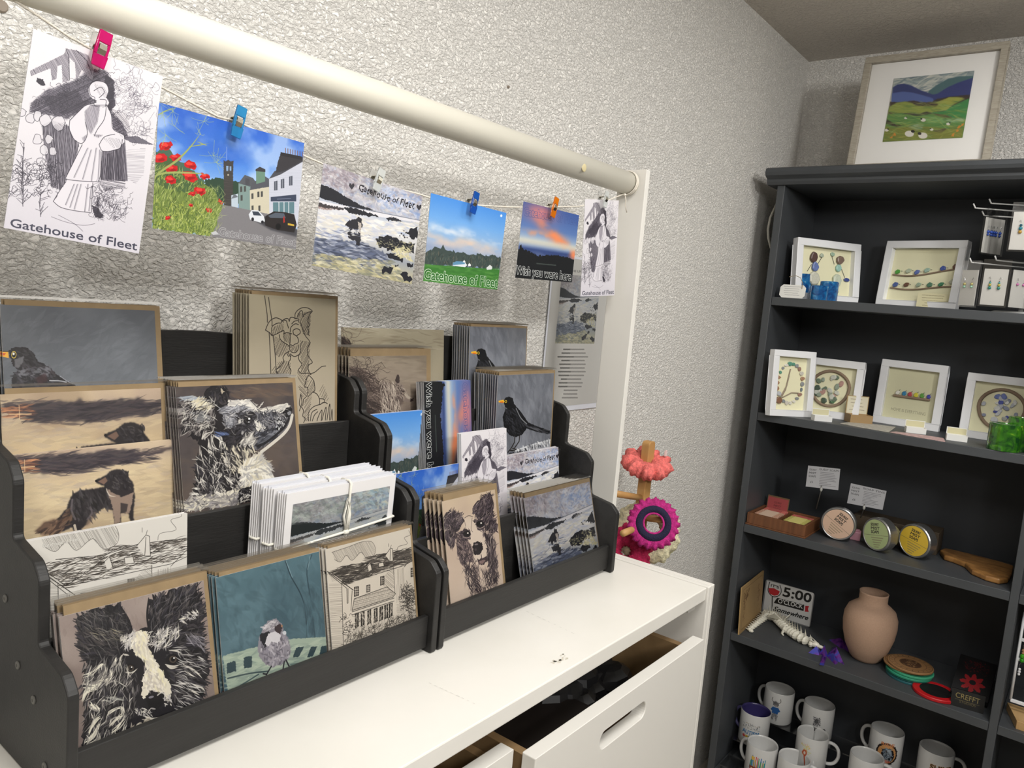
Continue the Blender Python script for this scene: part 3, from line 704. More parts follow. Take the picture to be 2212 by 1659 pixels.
def art_street():
    q, sz = HANG['c2']; A = Art(*sz, q, '3E73CF', 12); f = fr(0, 0, 2.676)
    A.grad([(0, '2E62C8'), (.35, '4F86DA'), (.6, '8FB6E4'), (1, '9DB9D8')])
    A.wash('DCE7F4', 5, 4, .5, .75, .55, 4); A.wash('2C5BBE', 3, 3, .5, .8, .5)
    A.poly(f(1180, 1040, 1260, 1030, 1400, 1060, 1400, 1180, 1180, 1180), '2F4636', 1, jag=2)
    # tower
    A.poly(f(1290, 925, 1300, 935, 1318, 925, 1335, 935, 1348, 930, 1345, 980, 1340, 1190, 1290, 1200, 1290, 960), '3F3C3A', 1, jag=.6); A.poly(f(1305, 960, 1318, 960, 1316, 990, 1305, 990), '8FB0D8'); A.poly(f(1325, 962, 1335, 963, 1334, 990, 1325, 988), '8FB0D8')
    A.ell(*f(1316, 1012)[0], 2, 2, 'C9C2B0'); A.line(f(1310, 850, 1308, 925), .7, 'B8C8E0')
    A.hatch(f(1290, 940, 1345, 940, 1340, 1190, 1290, 1190), 5, 2.4, .7, '5A5652', .7)
    # houses
    A.poly(f(1375, 1060, 1420, 1020, 1440, 1040, 1450, 1060, 1440, 1240, 1375, 1230), '7D9490'); A.poly(f(1375, 1060, 1412, 1012, 1460, 1030, 1480, 1060, 1440, 1080), '55585E')
    A.poly(f(1440, 1100, 1555, 1045, 1555, 1240, 1440, 1240), 'CBC4AE'); A.poly(f(1440, 1100, 1450, 1060, 1530, 1020, 1560, 1040, 1555, 1080), '53555C', jag=.5)
    A.poly(f(1478, 980, 1530, 990, 1530, 1050, 1478, 1065), '6A8A78'); A.poly(f(1475, 980, 1500, 965, 1532, 980, 1532, 995, 1475, 990), '3C3B3E'); A.poly(f(1415, 1030, 1440, 1035, 1440, 1070, 1415, 1070), '4A4A50')
    A.poly(f(1553, 1035, 1600, 985, 1750, 910, 1740, 1310, 1700, 1320, 1553, 1250), 'C6C9D6'); A.poly(f(1553, 1035, 1585, 990, 1620, 985, 1750, 905, 1750, 935, 1620, 1010), '4A4B52')
    A.poly(f(1590, 1000, 1610, 920, 1625, 880, 1750, 910, 1750, 930, 1640, 990), '38363A', jag=.8); A.poly(f(1622, 880, 1745, 905, 1745, 925, 1620, 900), '2B2A2E')
    for i in range(8): A.line(f(1650+i*14, 858+i*3, 1650+i*14, 882+i*3), 2, '7A5A50')
    A.hatch(f(1553, 1040, 1750, 940, 1740, 1200, 1553, 1180), 2, 3.5, .6, 'AEB2C2', .6)
    for (x, y) in ((1592, 1050), (1632, 1038), (1680, 1022)): A.poly(f(x-10, y, x+10, y-5, x+10, y+50, x-10, y+52), '4E5360'); A.line(f(x, y, x, y+50), .7, 'D8DAE2')
    for (x, y) in ((1455, 1120), (1490, 1110), (1510, 1108), (1455, 1190), (1495, 1190), (1390, 1080), (1412, 1078), (1392, 1130)): A.poly(f(x-6, y, x+6, y-2, x+6, y+30, x-6, y+32), '4A4A48')
    A.poly(f(1562, 1140, 1712, 1125, 1712, 1165, 1562, 1165), '3C4458'); A.poly(f(1575, 1170, 1700, 1168, 1700, 1235, 1575, 1230), '5F7F88'); 
    for x in (1610, 1640, 1668): A.line(f(x, 1170, x, 1232), 2, 'D8DAE0')
    A.line(f(1600, 1152, 1680, 1148), 1.2, '8C94A8', .8)
    A.poly(f(1332, 1130, 1372, 1120, 1372, 1200, 1332, 1200), 'B9C6D2'); A.poly(f(1332, 1150, 1350, 1120, 1372, 1140), '6A7078')
    A.poly(f(1240, 1175, 1560, 1240, 1740, 1340, 1715, 1440, 1280, 1390, 1180, 1370), '7C7A7D', jag=.5); A.poly(f(1440, 1260, 1560, 1250, 1720, 1330, 1715, 1370, 1560, 1330), '3A3A40', .8, soft=2)
    A.wash('8E8C8E', 10, 10, .5, .8, .0)
    A.poly(f(1432, 1240, 1450, 1215, 1490, 1218, 1520, 1250, 1528, 1280, 1510, 1290, 1440, 1270), 'D8DCE2'); A.poly(f(1452, 1222, 1488, 1224, 1508, 1248, 1460, 1245), '3A424E'); A.ell(*f(1455, 1268)[0], 3, 4, '24242A'); A.ell(*f(1512, 1284)[0], 3, 3.4, '24242A')
    A.poly(f(1525, 1290, 1530, 1250, 1580, 1222, 1650, 1228, 1700, 1240, 1715, 1300, 1700, 1345, 1600, 1330, 1530, 1305), '2A2627'); A.poly(f(1545, 1248, 1590, 1230, 1640, 1234, 1650, 1262, 1560, 1260), '545C68'); A.ell(*f(1605, 1310)[0], 6, 7, '141416'); A.poly(f(1662, 1290, 1700, 1298, 1700, 1308, 1662, 1302), 'C9A640'); A.poly(f(1635, 1255, 1642, 1250, 1645, 1285, 1636, 1290), 'A83028')
    # meadow and poppies
    A.poly(f(880, 930, 940, 880, 1020, 960, 1100, 1040, 1180, 1060, 1250, 1120, 1280, 1200, 1240, 1300, 1200, 1370, 880, 1320), '6F8240', 1, jag=5)
    m = f(880, 940, 1020, 960, 1240, 1100, 1270, 1200, 1200, 1370, 880, 1320)
    A.poly(f(880, 880, 960, 860, 1080, 960, 1180, 1050, 1120, 1130, 880, 1060), '3F5A38', .85, jag=4)
    A.fur(m, 900, -75, 16, 1.1, ['8FA24A', 'A9B65C', '5E7234', '44572B', 'B9C277', '39491F'], .85, 25); A.fur(f(880, 1150, 1240, 1180, 1200, 1370, 880, 1320), 500, -70, 10, 1.2, ['A6B04E', '7E9138', 'C2C87A', '4F6228'], .85, 40)
    for (x, y, r) in ((960, 845, 40), (925, 915, 42), (1015, 912, 34), (990, 975, 40), (985, 1040, 36), (1100, 955, 40), (1095, 1020, 46), (1183, 1020, 28), (1155, 1105, 36), (1110, 1120, 20), (1270, 1167, 18), (1205, 1215, 18), (970, 1260, 14), (1100, 1185, 12)):
        X, Y = f(x, y)[0]; k = r/2.676; A.ell(X, Y, k, k*.62, 'C4161C', A.rng.uniform(-20, 30), 1, jag=2.2); A.ell(X-k*.2, Y-k*.2, k*.5, k*.25, 'E8443A', 10, .9, jag=1); A.ell(X+k*.2, Y+k*.25, k*.5, k*.2, '8E0E14', -10, .8, jag=1)
    for P in (f(890, 1120, 900, 1020, 1020, 930, 1100, 850, 1160, 770), f(1140, 820, 1200, 845), f(895, 1020, 960, 1000, 1090, 1000, 1200, 1010), f(905, 670, 960, 640, 1020, 620), f(1090, 850, 1210, 830)): A.line(P, 4 if P[0][0] < 335 else 2, '9DA860', .95, smooth=True, taper=True)
    for i in range(60):
        x, y = A.rng.choice([(1000, 640), (1010, 730), (960, 780), (1160, 780), (1230, 900), (1180, 700), (1250, 940), (940, 650)]); a = A.rng.uniform(0, 6.28); l = A.rng.uniform(20, 90)
        A.line(f(x, y, x+l*.5*math.cos(a), y+l*.5*math.sin(a)+4, x+l*math.cos(a), y+l*math.sin(a)), .7, 'A9B878', .75, smooth=True)
    A.fur(f(1180, 1080, 1290, 1080, 1290, 1280, 1200, 1380), 120, -60, 22, .8, ['9AA860', '6F8240', 'B5BE84'], .8, 35)
    A.poly(f(1210, 1345, 1240, 1335, 1260, 1355, 1225, 1358), 'D0D2D6', .8)
    A.text('Gatehouse of Fleet', f(1258, 1360)[0], f(1708, 1424)[0], f(1262, 1312)[0], None, outline=.55, oc='D0D0D2', alpha=.85, bold=.3)
    A.grain(.03); mk('c2', 'street_photo', A, .35); ART['O'] = ART['c2']

def shore(A, f, pale=False, text=True, dog=True):
    # painting of a bay, coordinates as on the third hanging card (crop scale 2.592 from 660,180)
    K = '23242B'; Wt = 'E2E0E4'; Cr = 'E0D8BC'
    A.grad([(0, 'A9A2A8'), (.25, 'B5B5BE'), (.36, 'B9C0CE'), (.42, 'D8D9DE'), (.62, 'CFCDCB'), (.78, '9AA0A8'), (.9, 'B4B09C'), (1, 'B5AD8E')])
    A.fur(f(80, 450, 660, 620, 640, 760, 400, 720, 80, 580), 500, 35, 22, 5, ['A39AA2', '8A828C', 'C8C4CC', 'DCDBE2', '9FAAC4', '8799BC', 'CFCBC4', 'E4E2E4'], .35, 40)
    A.fur(f(400, 560, 650, 640, 640, 760, 420, 700), 160, 10, 16, 5, ['7F97C6', 'A9B9DA', 'E4E4EA', 'C9CFDE'], .45, 40)
    A.fur(f(90, 450, 300, 520, 260, 620, 90, 560), 120, 40, 16, 4, ['8B7E86', 'B4A9AE', '766C76', 'C8BEC2'], .4, 40)
    hill = f(82, 562, 150, 590, 230, 640, 300, 680, 390, 716, 240, 690, 76, 640)
    A.poly(hill, K, 1, jag=1.2); A.poly(f(72, 655, 240, 690, 640, 768, 640, 782, 500, 760, 200, 720, 72, 668), Wt, .95, jag=.7)
    A.poly(f(70, 668, 120, 680, 215, 700, 210, 712, 120, 700, 70, 690), '3A3436', .95, jag=1.5); A.poly(f(72, 688, 120, 700, 180, 705, 120, 712, 70, 700), '8A6E66', .6, jag=1)
    A.poly(f(215, 698, 262, 698, 330, 715, 390, 735, 410, 748, 330, 742, 250, 728, 222, 712), K, 1, jag=2); A.poly(f(450, 752, 500, 750, 520, 765, 560, 780, 500, 775, 455, 768), K, .95, jag=2)
    A.line(f(240, 690, 640, 768), 1.2, '5A6072', .8)
    A.fur(f(70, 720, 640, 790, 610, 860, 400, 880, 60, 880), 420, 12, 22, 4, ['ECE8E2', 'DAD6CE', 'C3C6D4', 'E4DCC8', 'AEB8D2', 'F2F0EC'], .5, 12)
    A.fur(f(60, 800, 200, 830, 200, 900, 50, 880), 40, 12, 20, 1.6, ['8C93B0', '6F7690'], .5, 8)
    A.poly(f(45, 865, 130, 880, 250, 880, 330, 905, 430, 940, 470, 1000, 300, 1010, 40, 1010), '4E566E', .85, jag=3, soft=1)
    A.fur(f(45, 865, 330, 890, 470, 960, 470, 1040, 40, 1010), 320, 8, 20, 3, ['3A4256', '5E6884', '2C3142', '8A92A8', '6E7488', 'C6CAD4'], .55, 10)
    A.fur(f(36, 960, 480, 1000, 590, 1120, 300, 1070, 36, 1015), 320, 14, 20, 4, ['9A9674', 'B7AE84', '7D8070', 'CFC79A', '686C74', 'D9D2B4'], .55, 15)
    # rocks
    for P in (f(385, 870, 440, 855, 520, 870, 560, 895, 610, 900, 605, 950, 550, 940, 520, 920, 480, 940, 400, 915), f(560, 830, 625, 805, 628, 870, 590, 865), f(450, 950, 540, 965, 545, 1000, 480, 990), f(420, 1040, 470, 1020, 490, 1035, 470, 1060, 425, 1065), f(530, 1065, 560, 1060, 595, 1090, 590, 1115, 550, 1100), f(500, 1010, 520, 1016, 515, 1030, 495, 1025), f(560, 1005, 600, 1010, 598, 1035, 565, 1025)):
        A.poly(P, K, 1, jag=3.2)
    A.fur(f(385, 865, 610, 890, 600, 950, 400, 915), 120, 20, 7, 1.6, ['6A6A60', '9A9678', '101116', 'B9B290'], .8, 50); A.fur(f(470, 930, 570, 910, 600, 1000, 500, 960), 60, 40, 10, 3, [Cr, 'D0C9A0', 'C4BC94'], .9, 30)
    for i in range(16):
        x, y = A.rng.uniform(520, 620), A.rng.uniform(820, 870); A.ell(*f(x, y)[0], 1.8, 1.2, K, 20, .9, jag=1)
    if dog:
        A.poly(f(215, 795, 245, 768, 280, 760, 295, 745, 312, 755, 316, 800, 300, 830, 292, 808, 285, 836, 262, 812, 250, 830, 236, 800), '2B2A30', 1, jag=1.5); A.poly(f(290, 775, 312, 785, 306, 835, 296, 830), 'C8BEB4', .9, jag=1)
        A.poly(f(232, 832, 300, 840, 306, 880, 298, 912, 280, 905, 278, 880, 240, 870), '23232A', .95, jag=2); A.fur(f(200, 800, 360, 830, 370, 870, 200, 850), 40, 12, 12, 1.4, ['8E94AA', '5E6478', 'F0EEEA'], .7, 8)
    if text:
        for x, y, r in ((259, 576, 6), (635, 694, 5.5)):
            X, Y = f(x, y)[0]; A.poly([(X, Y+r*1.3), (X-r, Y-.1*r), (X-r*.8, Y-r), (X-r*.3, Y-r), (X, Y-r*.4), (X+r*.4, Y-r), (X+r*.9, Y-r*.9), (X+r, Y)], '2C2B33', .95)
        A.text('Gatehouse', f(296, 600)[0], f(470, 660)[0], f(300, 560)[0], '1D1C22', shear=.25, wob=.12, bold=.12); A.text('of', f(484, 664)[0], f(515, 672)[0], f(488, 630)[0], '1D1C22', shear=.3, bold=.1); A.text('Fleet', f(528, 682)[0], f(606, 702)[0], f(532, 640)[0], '1D1C22', shear=.25, wob=.1, bold=.12)
    if pale: A.a[:] = A.a*.62+np.array([.30, .34, .33], np.float32)*.95*.38+A.a.mean(2, keepdims=True)*.02
def art_shore():
    q, sz = HANG['c3']; f = fr(660, 180, 2.592)
    A = Art(*sz, q, seed=13); shore(A, f); A.grain(.03); mk('c3', 'lettered_shore_painting', A); ART['N'] = ART['c3']
    A = Art(*sz, q, seed=14); shore(A, f, text=False); A.grain(.03); mk('L', 'shore_painting', A)
    A = Art(*sz, q, seed=15); shore(A, f, True, False, dog=False)
    A.fur(f(80, 450, 640, 620, 600, 740, 80, 560), 200, 30, 22, 6, ['8E9690', 'A6ADA6', '78827E', '5F6866', 'B9C0BC'], .35, 30); A.fur(f(470, 560, 650, 640, 640, 760, 520, 740), 80, 50, 20, 6, ['7F9AAA', 'A9BCC4', 'C9C8B4'], .4, 25)
    A.poly(f(82, 575, 150, 600, 260, 660, 300, 684, 390, 716, 240, 690, 76, 650), '1F2628', 1, jag=1.2)
    A.grain(.03); mk('E', 'grey_shore_painting', A)

def art_field():
    q, sz = HANG['c4']; A = Art(*sz, q, seed=16); f = fr(660, 180, 2.592)
    A.grad([(0, '4A8FE0'), (.25, '6FA8E6'), (.42, '8DB4DE'), (.55, 'A9B6CC'), (.66, '93A3BC'), (.72, '7F92AE'), (1, '6F86A8')])
    n = A.noise(4, 7, 5, 4); Y = np.linspace(0, 1, A.h)[:, None]
    A.blend(0, 0, np.clip((n-.45)*4, 0, 1)*np.exp(-((Y-.38)/.07)**2), col('E6E9EE'), .8); A.blend(0, 0, np.clip((A.noise(3, 6, 8, 4)-.35)*3, 0, 1)*np.exp(-((Y-.50)/.07)**2), col('EAC9AE'), .9); A.blend(0, 0, np.clip((A.noise(5, 8, 9)-.4)*3, 0, 1)*np.exp(-((Y-.6)/.05)**2), col('8C9CBC'), .6)
    A.poly(f(670, 960, 720, 925, 760, 930, 768, 905, 775, 930, 860, 955, 1000, 962, 1095, 975, 1090, 1040, 660, 1020), '3E4B48', 1, jag=3)
    A.fur(f(670, 945, 1090, 985, 1088, 1040, 665, 1015), 260, -80, 9, 1.6, ['2F3A38', '55605A', '6A6458', '465450'], .8, 20)
    A.poly(f(668, 1015, 1090, 1045, 1090, 1160, 655, 1110), '3E7A34'); A.fur(f(668, 1015, 1090, 1045, 1090, 1160, 655, 1110), 200, 4, 22, 3, ['4E8A3C', '336B2C', '5E9648'], .4, 6)
    A.poly(f(820, 1022, 822, 1005, 885, 1000, 900, 1020, 888, 1032), 'DCE2E8'); A.poly(f(820, 1008, 840, 998, 885, 1000, 888, 1014, 822, 1020), '5F8FB0'); A.poly(f(905, 1018, 912, 1008, 922, 1018, 920, 1026, 906, 1026), 'F0F0F0'); A.poly(f(875, 1004, 884, 990, 892, 1004), 'EAEAEA'); A.poly(f(1010, 1035, 1030, 1018, 1044, 1030, 1040, 1044, 1012, 1046), 'D9DEDC')
    A.ell(*f(1096, 742)[0], 2.4, 3, 'E9EEF6', 10, .9)
    A.text('Gatehouse of Fleet', f(664, 1095)[0], f(1074, 1146)[0], f(668, 1038)[0], '2E6A2A', outline=.6, oc='E4EEDF', bold=.35)
    A.grain(.02); mk('c4', 'field_photo', A, .35); ART['R'] = ART['c4']

def art_sunset():
    q, sz = HANG['c5']; A = Art(*sz, q, seed=17); f = fr(660, 180, 2.592)
    A.grad([(0, '3F5A9C'), (.3, '5A7AB4'), (.48, 'A9BCD0'), (.55, '7C93BC'), (.6, '34477C'), (.7, '3C4C78'), (.78, '1E2430'), (1, '191C1C')])
    n = A.noise(3, 4, 4, 4); Y, X = np.mgrid[0:1:A.h*1j, 0:1:A.w*1j]
    A.blend(0, 0, np.clip((n-.35)*3, 0, 1)*np.exp(-((Y-.30-(X-.45)*.55)/.10)**2)*np.clip((X-.1)*3, 0, 1), col('F28A58'), .95); A.blend(0, 0, np.exp(-((Y-.10)/.12)**2-((X-.3)/.25)**2).astype(np.float32), col('E88478'), .8)
    A.blend(0, 0, np.clip((A.noise(5, 6, 2)-.3)*3, 0, 1)*np.exp(-((Y-.40+X*.02)/.05)**2)*np.clip((.75-X)*3, 0, 1), col('F49A66'), .9); A.blend(0, 0, np.exp(-((Y-.5)/.05)**2).astype(np.float32), col('E8D9B4'), .55)
    A.blend(0, 0, np.clip((A.noise(4, 9, 7)-.42)*4, 0, 1)*np.exp(-((Y-.68)/.05)**2), col('9AA4C4'), .6)
    A.poly(f(1190, 940, 1205, 905, 1222, 930, 1260, 945, 1300, 965, 1400, 960, 1510, 985, 1480, 1120, 1170, 1090), '191B1E', 1, jag=1.5); A.poly(f(1290, 1005, 1400, 1015, 1400, 1022, 1290, 1012), '55605A', .6)
    A.text('Gatehouse of Fleet', f(1222, 738)[0], f(1528, 795)[0], f(1226, 690)[0], None, outline=.55, oc='42548F', bold=.3); A.text('Wish you were here', f(1178, 1066)[0], f(1484, 1104)[0], f(1183, 1018)[0], '16181A', outline=.6, oc='DDE0DE', bold=.35)
    A.grain(.02); mk('c5', 'sunset_photo', A, .35)
    B = Art(A.h, A.w); B.a = np.ascontiguousarray(np.rot90(A.a, -1)); mk('Q', 'sunset_photo_sideways', B, .35)
art_statue(); art_street(); art_shore(); art_field(); art_sunset()
DK = ['17161A', '1F1E22', '2A282C', '121114', '35323A']; LT = ['E6E1D2', 'D9D4C8', 'C9C5C2', 'F0ECDF', 'B9B4B2']
def art_collie():          # shaggy face, front card of the nearest corner
    q = SP['A'].quad(); A = Art(*SIZE['A'], q, '8C7D78', 21); f = fr(0, 1200, 3.613)
    A.grad([(0, '9A8B84'), (.5, '85766F'), (1, '786A66')]); A.wash('A4968E', 3, 4, .45, .7, .6); A.fur(f(400, 380, 1700, 200, 1700, 1200, 640, 1520), 200, 70, 26, 7, ['8A7B74', '94867E', '7A6C66'], .25, 30)
    A.wash('B4A79E', 2, 2, .55, .8, .5)
    head = f(600, 500, 700, 440, 800, 400, 930, 380, 1000, 500, 1040, 590, 1150, 570, 1170, 330, 1240, 350, 1300, 290, 1400, 240, 1520, 235, 1560, 330, 1590, 420, 1570, 560, 1600, 740, 1640, 850, 1600, 1000, 1560, 1150, 1500, 1210, 1350, 1290, 1160, 1330, 1000, 1390, 850, 1450, 700, 1500, 650, 1520, 650, 1240, 720, 1270, 700, 1100, 650, 960, 690, 850, 640, 770, 640, 640)
    A.poly(head, '1E1C20', 1, jag=5)
    A.fur(f(600, 480, 930, 380, 1010, 560, 960, 700, 880, 760, 660, 850, 620, 660), 420, -150, 26, 4, DK+['3A3638', '45403F', '2A2A2C'], .85, 22, ctr=f(1000, 650)[0])
    A.fur(f(1180, 330, 1540, 230, 1600, 420, 1580, 620, 1400, 640, 1180, 560), 380, 180, 26, 4, DK+['3F3B3E', '55504F'], .85, 20, ctr=f(1230, 620)[0])
    A.fur(f(1340, 640, 1580, 620, 1640, 860, 1560, 1200, 1380, 1250, 1320, 900), 420, 0, 28, 4, DK+['4A4648', '3A3638'], .85, 22, ctr=f(1150, 800)[0])
    A.fur(f(640, 860, 960, 760, 1060, 1200, 960, 1400, 660, 1500), 420, 110, 30, 4.5, DK+['4A4646'], .85, 22)
    # flying tufts on the outline
    for P in (f(930, 380, 1000, 500, 1040, 600), f(860, 410, 900, 480), f(700, 440, 780, 480), f(610, 500, 700, 510), f(1160, 330, 1150, 470, 1160, 600), f(1190, 350, 1200, 450, 1180, 560), f(1560, 330, 1480, 420), f(1640, 850, 1560, 880, 1500, 860), f(1600, 800, 1520, 800), f(1590, 740, 1500, 720), f(1620, 930, 1530, 940), f(1610, 1090, 1500, 1050)):
        A.line(P, 5, '1B1A1D', .95, taper=True, smooth=True)
    # white blaze and muzzle
    A.poly(f(1035, 620, 1090, 585, 1150, 590, 1160, 640, 1150, 720, 1190, 780, 1240, 860, 1280, 930, 1330, 1000, 1335, 1080, 1300, 1120, 1240, 1060, 1160, 1060, 1120, 1130, 1105, 1080, 1110, 980, 1140, 880, 1130, 800, 1060, 780, 1020, 700), 'DDD6C4', 1, jag=2.5)
    A.fur(f(1040, 620, 1150, 600, 1180, 780, 1300, 980, 1300, 1060, 1130, 1050, 1130, 850, 1040, 720), 160, 75, 18, 4, ['F1EBDA', 'E6DFC8', 'C9C2B4', 'BDB3AA', 'E9E1B8'], .6, 25)
    A.fur(f(1110, 900, 1180, 880, 1300, 1010, 1240, 1060, 1130, 1060), 60, 60, 14, 4, ['A79E98', 'C4BCB2', 'EDE7DC'], .5, 30)
    # brow highlights
    A.fur(f(950, 640, 1060, 590, 1040, 700, 960, 720), 60, -60, 20, 2.6, LT, .85, 25); A.fur(f(1160, 590, 1400, 560, 1400, 640, 1300, 720, 1170, 720), 130, -55, 20, 2.6, LT+['8E8A88', '6A6664'], .8, 25)
    A.fur(f(700, 560, 940, 580, 940, 680, 740, 640), 30, 25, 26, 1.3, ['B8AE90', '8A8478'], .7, 10)
    A.fur(f(1400, 470, 1550, 430, 1540, 480, 1420, 530), 30, 30, 14, 3, LT, .85, 40); A.fur(f(1430, 620, 1600, 640, 1590, 740, 1480, 680), 50, 30, 22, 2, ['7E7A80', 'A39FA4', '55525A'], .8, 15)
    # eyes
    for (x, y, r) in ((1020, 880, 34), (1350, 810, 40)):
        X, Y = f(x, y)[0]; k = r/3.613; A.ell(X, Y, k*1.3, k*1.1, '131114', 0, 1, jag=1.5); A.ell(X, Y, k*.75, k*.7, '4A4038'); A.ell(X, Y, k*.4, k*.45, '0C0B0D'); A.ell(X+k*.2, Y-k*.25, k*.18, k*.16, 'F4F2EE')
    for P in (f(980, 910, 1030, 915, 1075, 880), f(1290, 850, 1350, 865, 1410, 850), f(1320, 740, 1380, 745, 1430, 775), f(1300, 860, 1340, 880, 1390, 870), f(1430, 850, 1520, 900, 1580, 960), f(1440, 900, 1520, 950), f(1490, 1000, 1570, 1030, 1600, 1060), f(1470, 1040, 1560, 1090), f(960, 770, 1010, 780), f(930, 860, 940, 800, 970, 760)):
        A.line(P, 4, 'DCD6C8', .9, taper=True, smooth=True)
    # nose, mouth
    A.poly(f(1140, 1120, 1170, 1090, 1230, 1085, 1280, 1065, 1290, 1100, 1270, 1160, 1215, 1215, 1160, 1190), '100F12', 1, jag=1); A.ell(*f(1180, 1105)[0], 6, 2.6, '8A8790', -15, .9); A.ell(*f(1195, 1195)[0], 6, 2, 'B9B4B0', 10, .8)
    A.line(f(1230, 1090, 1260, 1070, 1285, 1085, 1285, 1130), 3, 'CFCAC2', .9, smooth=True)
    A.fur(f(1280, 1120, 1340, 1060, 1340, 1170, 1290, 1180), 40, 80, 9, 2, LT+['3A3636'], .85, 40)
    A.line(f(1120, 1250, 1190, 1275, 1260, 1262, 1320, 1235), 5, 'E3DDD0', .95, smooth=True, taper=True); A.fur(f(1060, 1180, 1160, 1200, 1200, 1240, 1140, 1260, 1060, 1240), 60, 60, 12, 2, LT+DK, .8, 50)
    # pale ruff locks
    for P in (f(660, 940, 720, 920, 790, 860, 830, 845), f(650, 1010, 760, 1000, 820, 930, 830, 870), f(780, 980, 850, 960, 890, 870), f(830, 1010, 860, 940, 870, 880), f(880, 870, 900, 830, 895, 800), f(660, 1030, 740, 1040, 800, 990), f(650, 1130, 680, 1060, 750, 1040), f(700, 1150, 720, 1190, 760, 1200, 740, 1150),
              f(840, 1250, 870, 1210, 940, 1190, 960, 1230, 930, 1290), f(860, 1330, 900, 1270, 960, 1240), f(680, 1390, 740, 1300, 780, 1260), f(670, 1450, 730, 1400, 780, 1300), f(690, 1480, 760, 1450, 780, 1380), f(880, 1380, 930, 1330, 980, 1260), f(820, 1440, 850, 1450), f(900, 1400, 960, 1400)):
        [A.line([(a+A.rng.uniform(-5, 5), b+A.rng.uniform(-4, 4)) for a, b in P], A.rng.uniform(1.2, 4), A.rng.choice(['E2DDC9', 'F0EBD8', 'C9C3B4', '8F8A84']), .9, taper=True, smooth=True) for _ in range(7)]
    A.fur(f(1030, 1340, 1140, 1280, 1290, 1290, 1200, 1330, 1060, 1380), 90, -30, 18, 4, ['CFC7B4', 'A89E90', 'E9E2D0', 'B9AFA0'], .8, 30); A.fur(f(820, 1110, 940, 1110, 940, 1130, 840, 1140), 12, 5, 26, 2.4, ['A8A8A0', '8A8A84'], .8, 6)
    A.fur(f(640, 860, 960, 760, 1000, 1000, 700, 1100), 60, 120, 22, 2, ['6A6664', '8A8682'], .7, 20); A.fur(f(930, 950, 1080, 930, 1080, 1100, 960, 1050), 50, 90, 18, 2.4, ['5A5656', '757070', '2A282A'], .7, 30)
    A.fur(f(650, 860, 1000, 800, 1060, 1200, 960, 1420, 660, 1500), 200, 110, 24, 1.8, ['C9C4B8', 'E9E4D6', '8E8A84', '6A6664'], .75, 25); A.fur(f(1400, 700, 1620, 800, 1560, 1200, 1380, 1220), 130, 20, 26, 1.8, ['C9C6C0', '8E8B88', '6A6766', 'E4E0D8'], .75, 20); A.fur(f(620, 450, 1000, 420, 1000, 760, 640, 820), 130, 40, 24, 1.4, ['6A6664', '8A8682', '55504E'], .6, 30); A.fur(f(1180, 280, 1560, 260, 1560, 600, 1180, 600), 110, -60, 24, 1.4, ['6A6668', '8A8688', '55504E'], .6, 25); A.grain(.03); mk('A', 'shaggy_collie_painting', A)

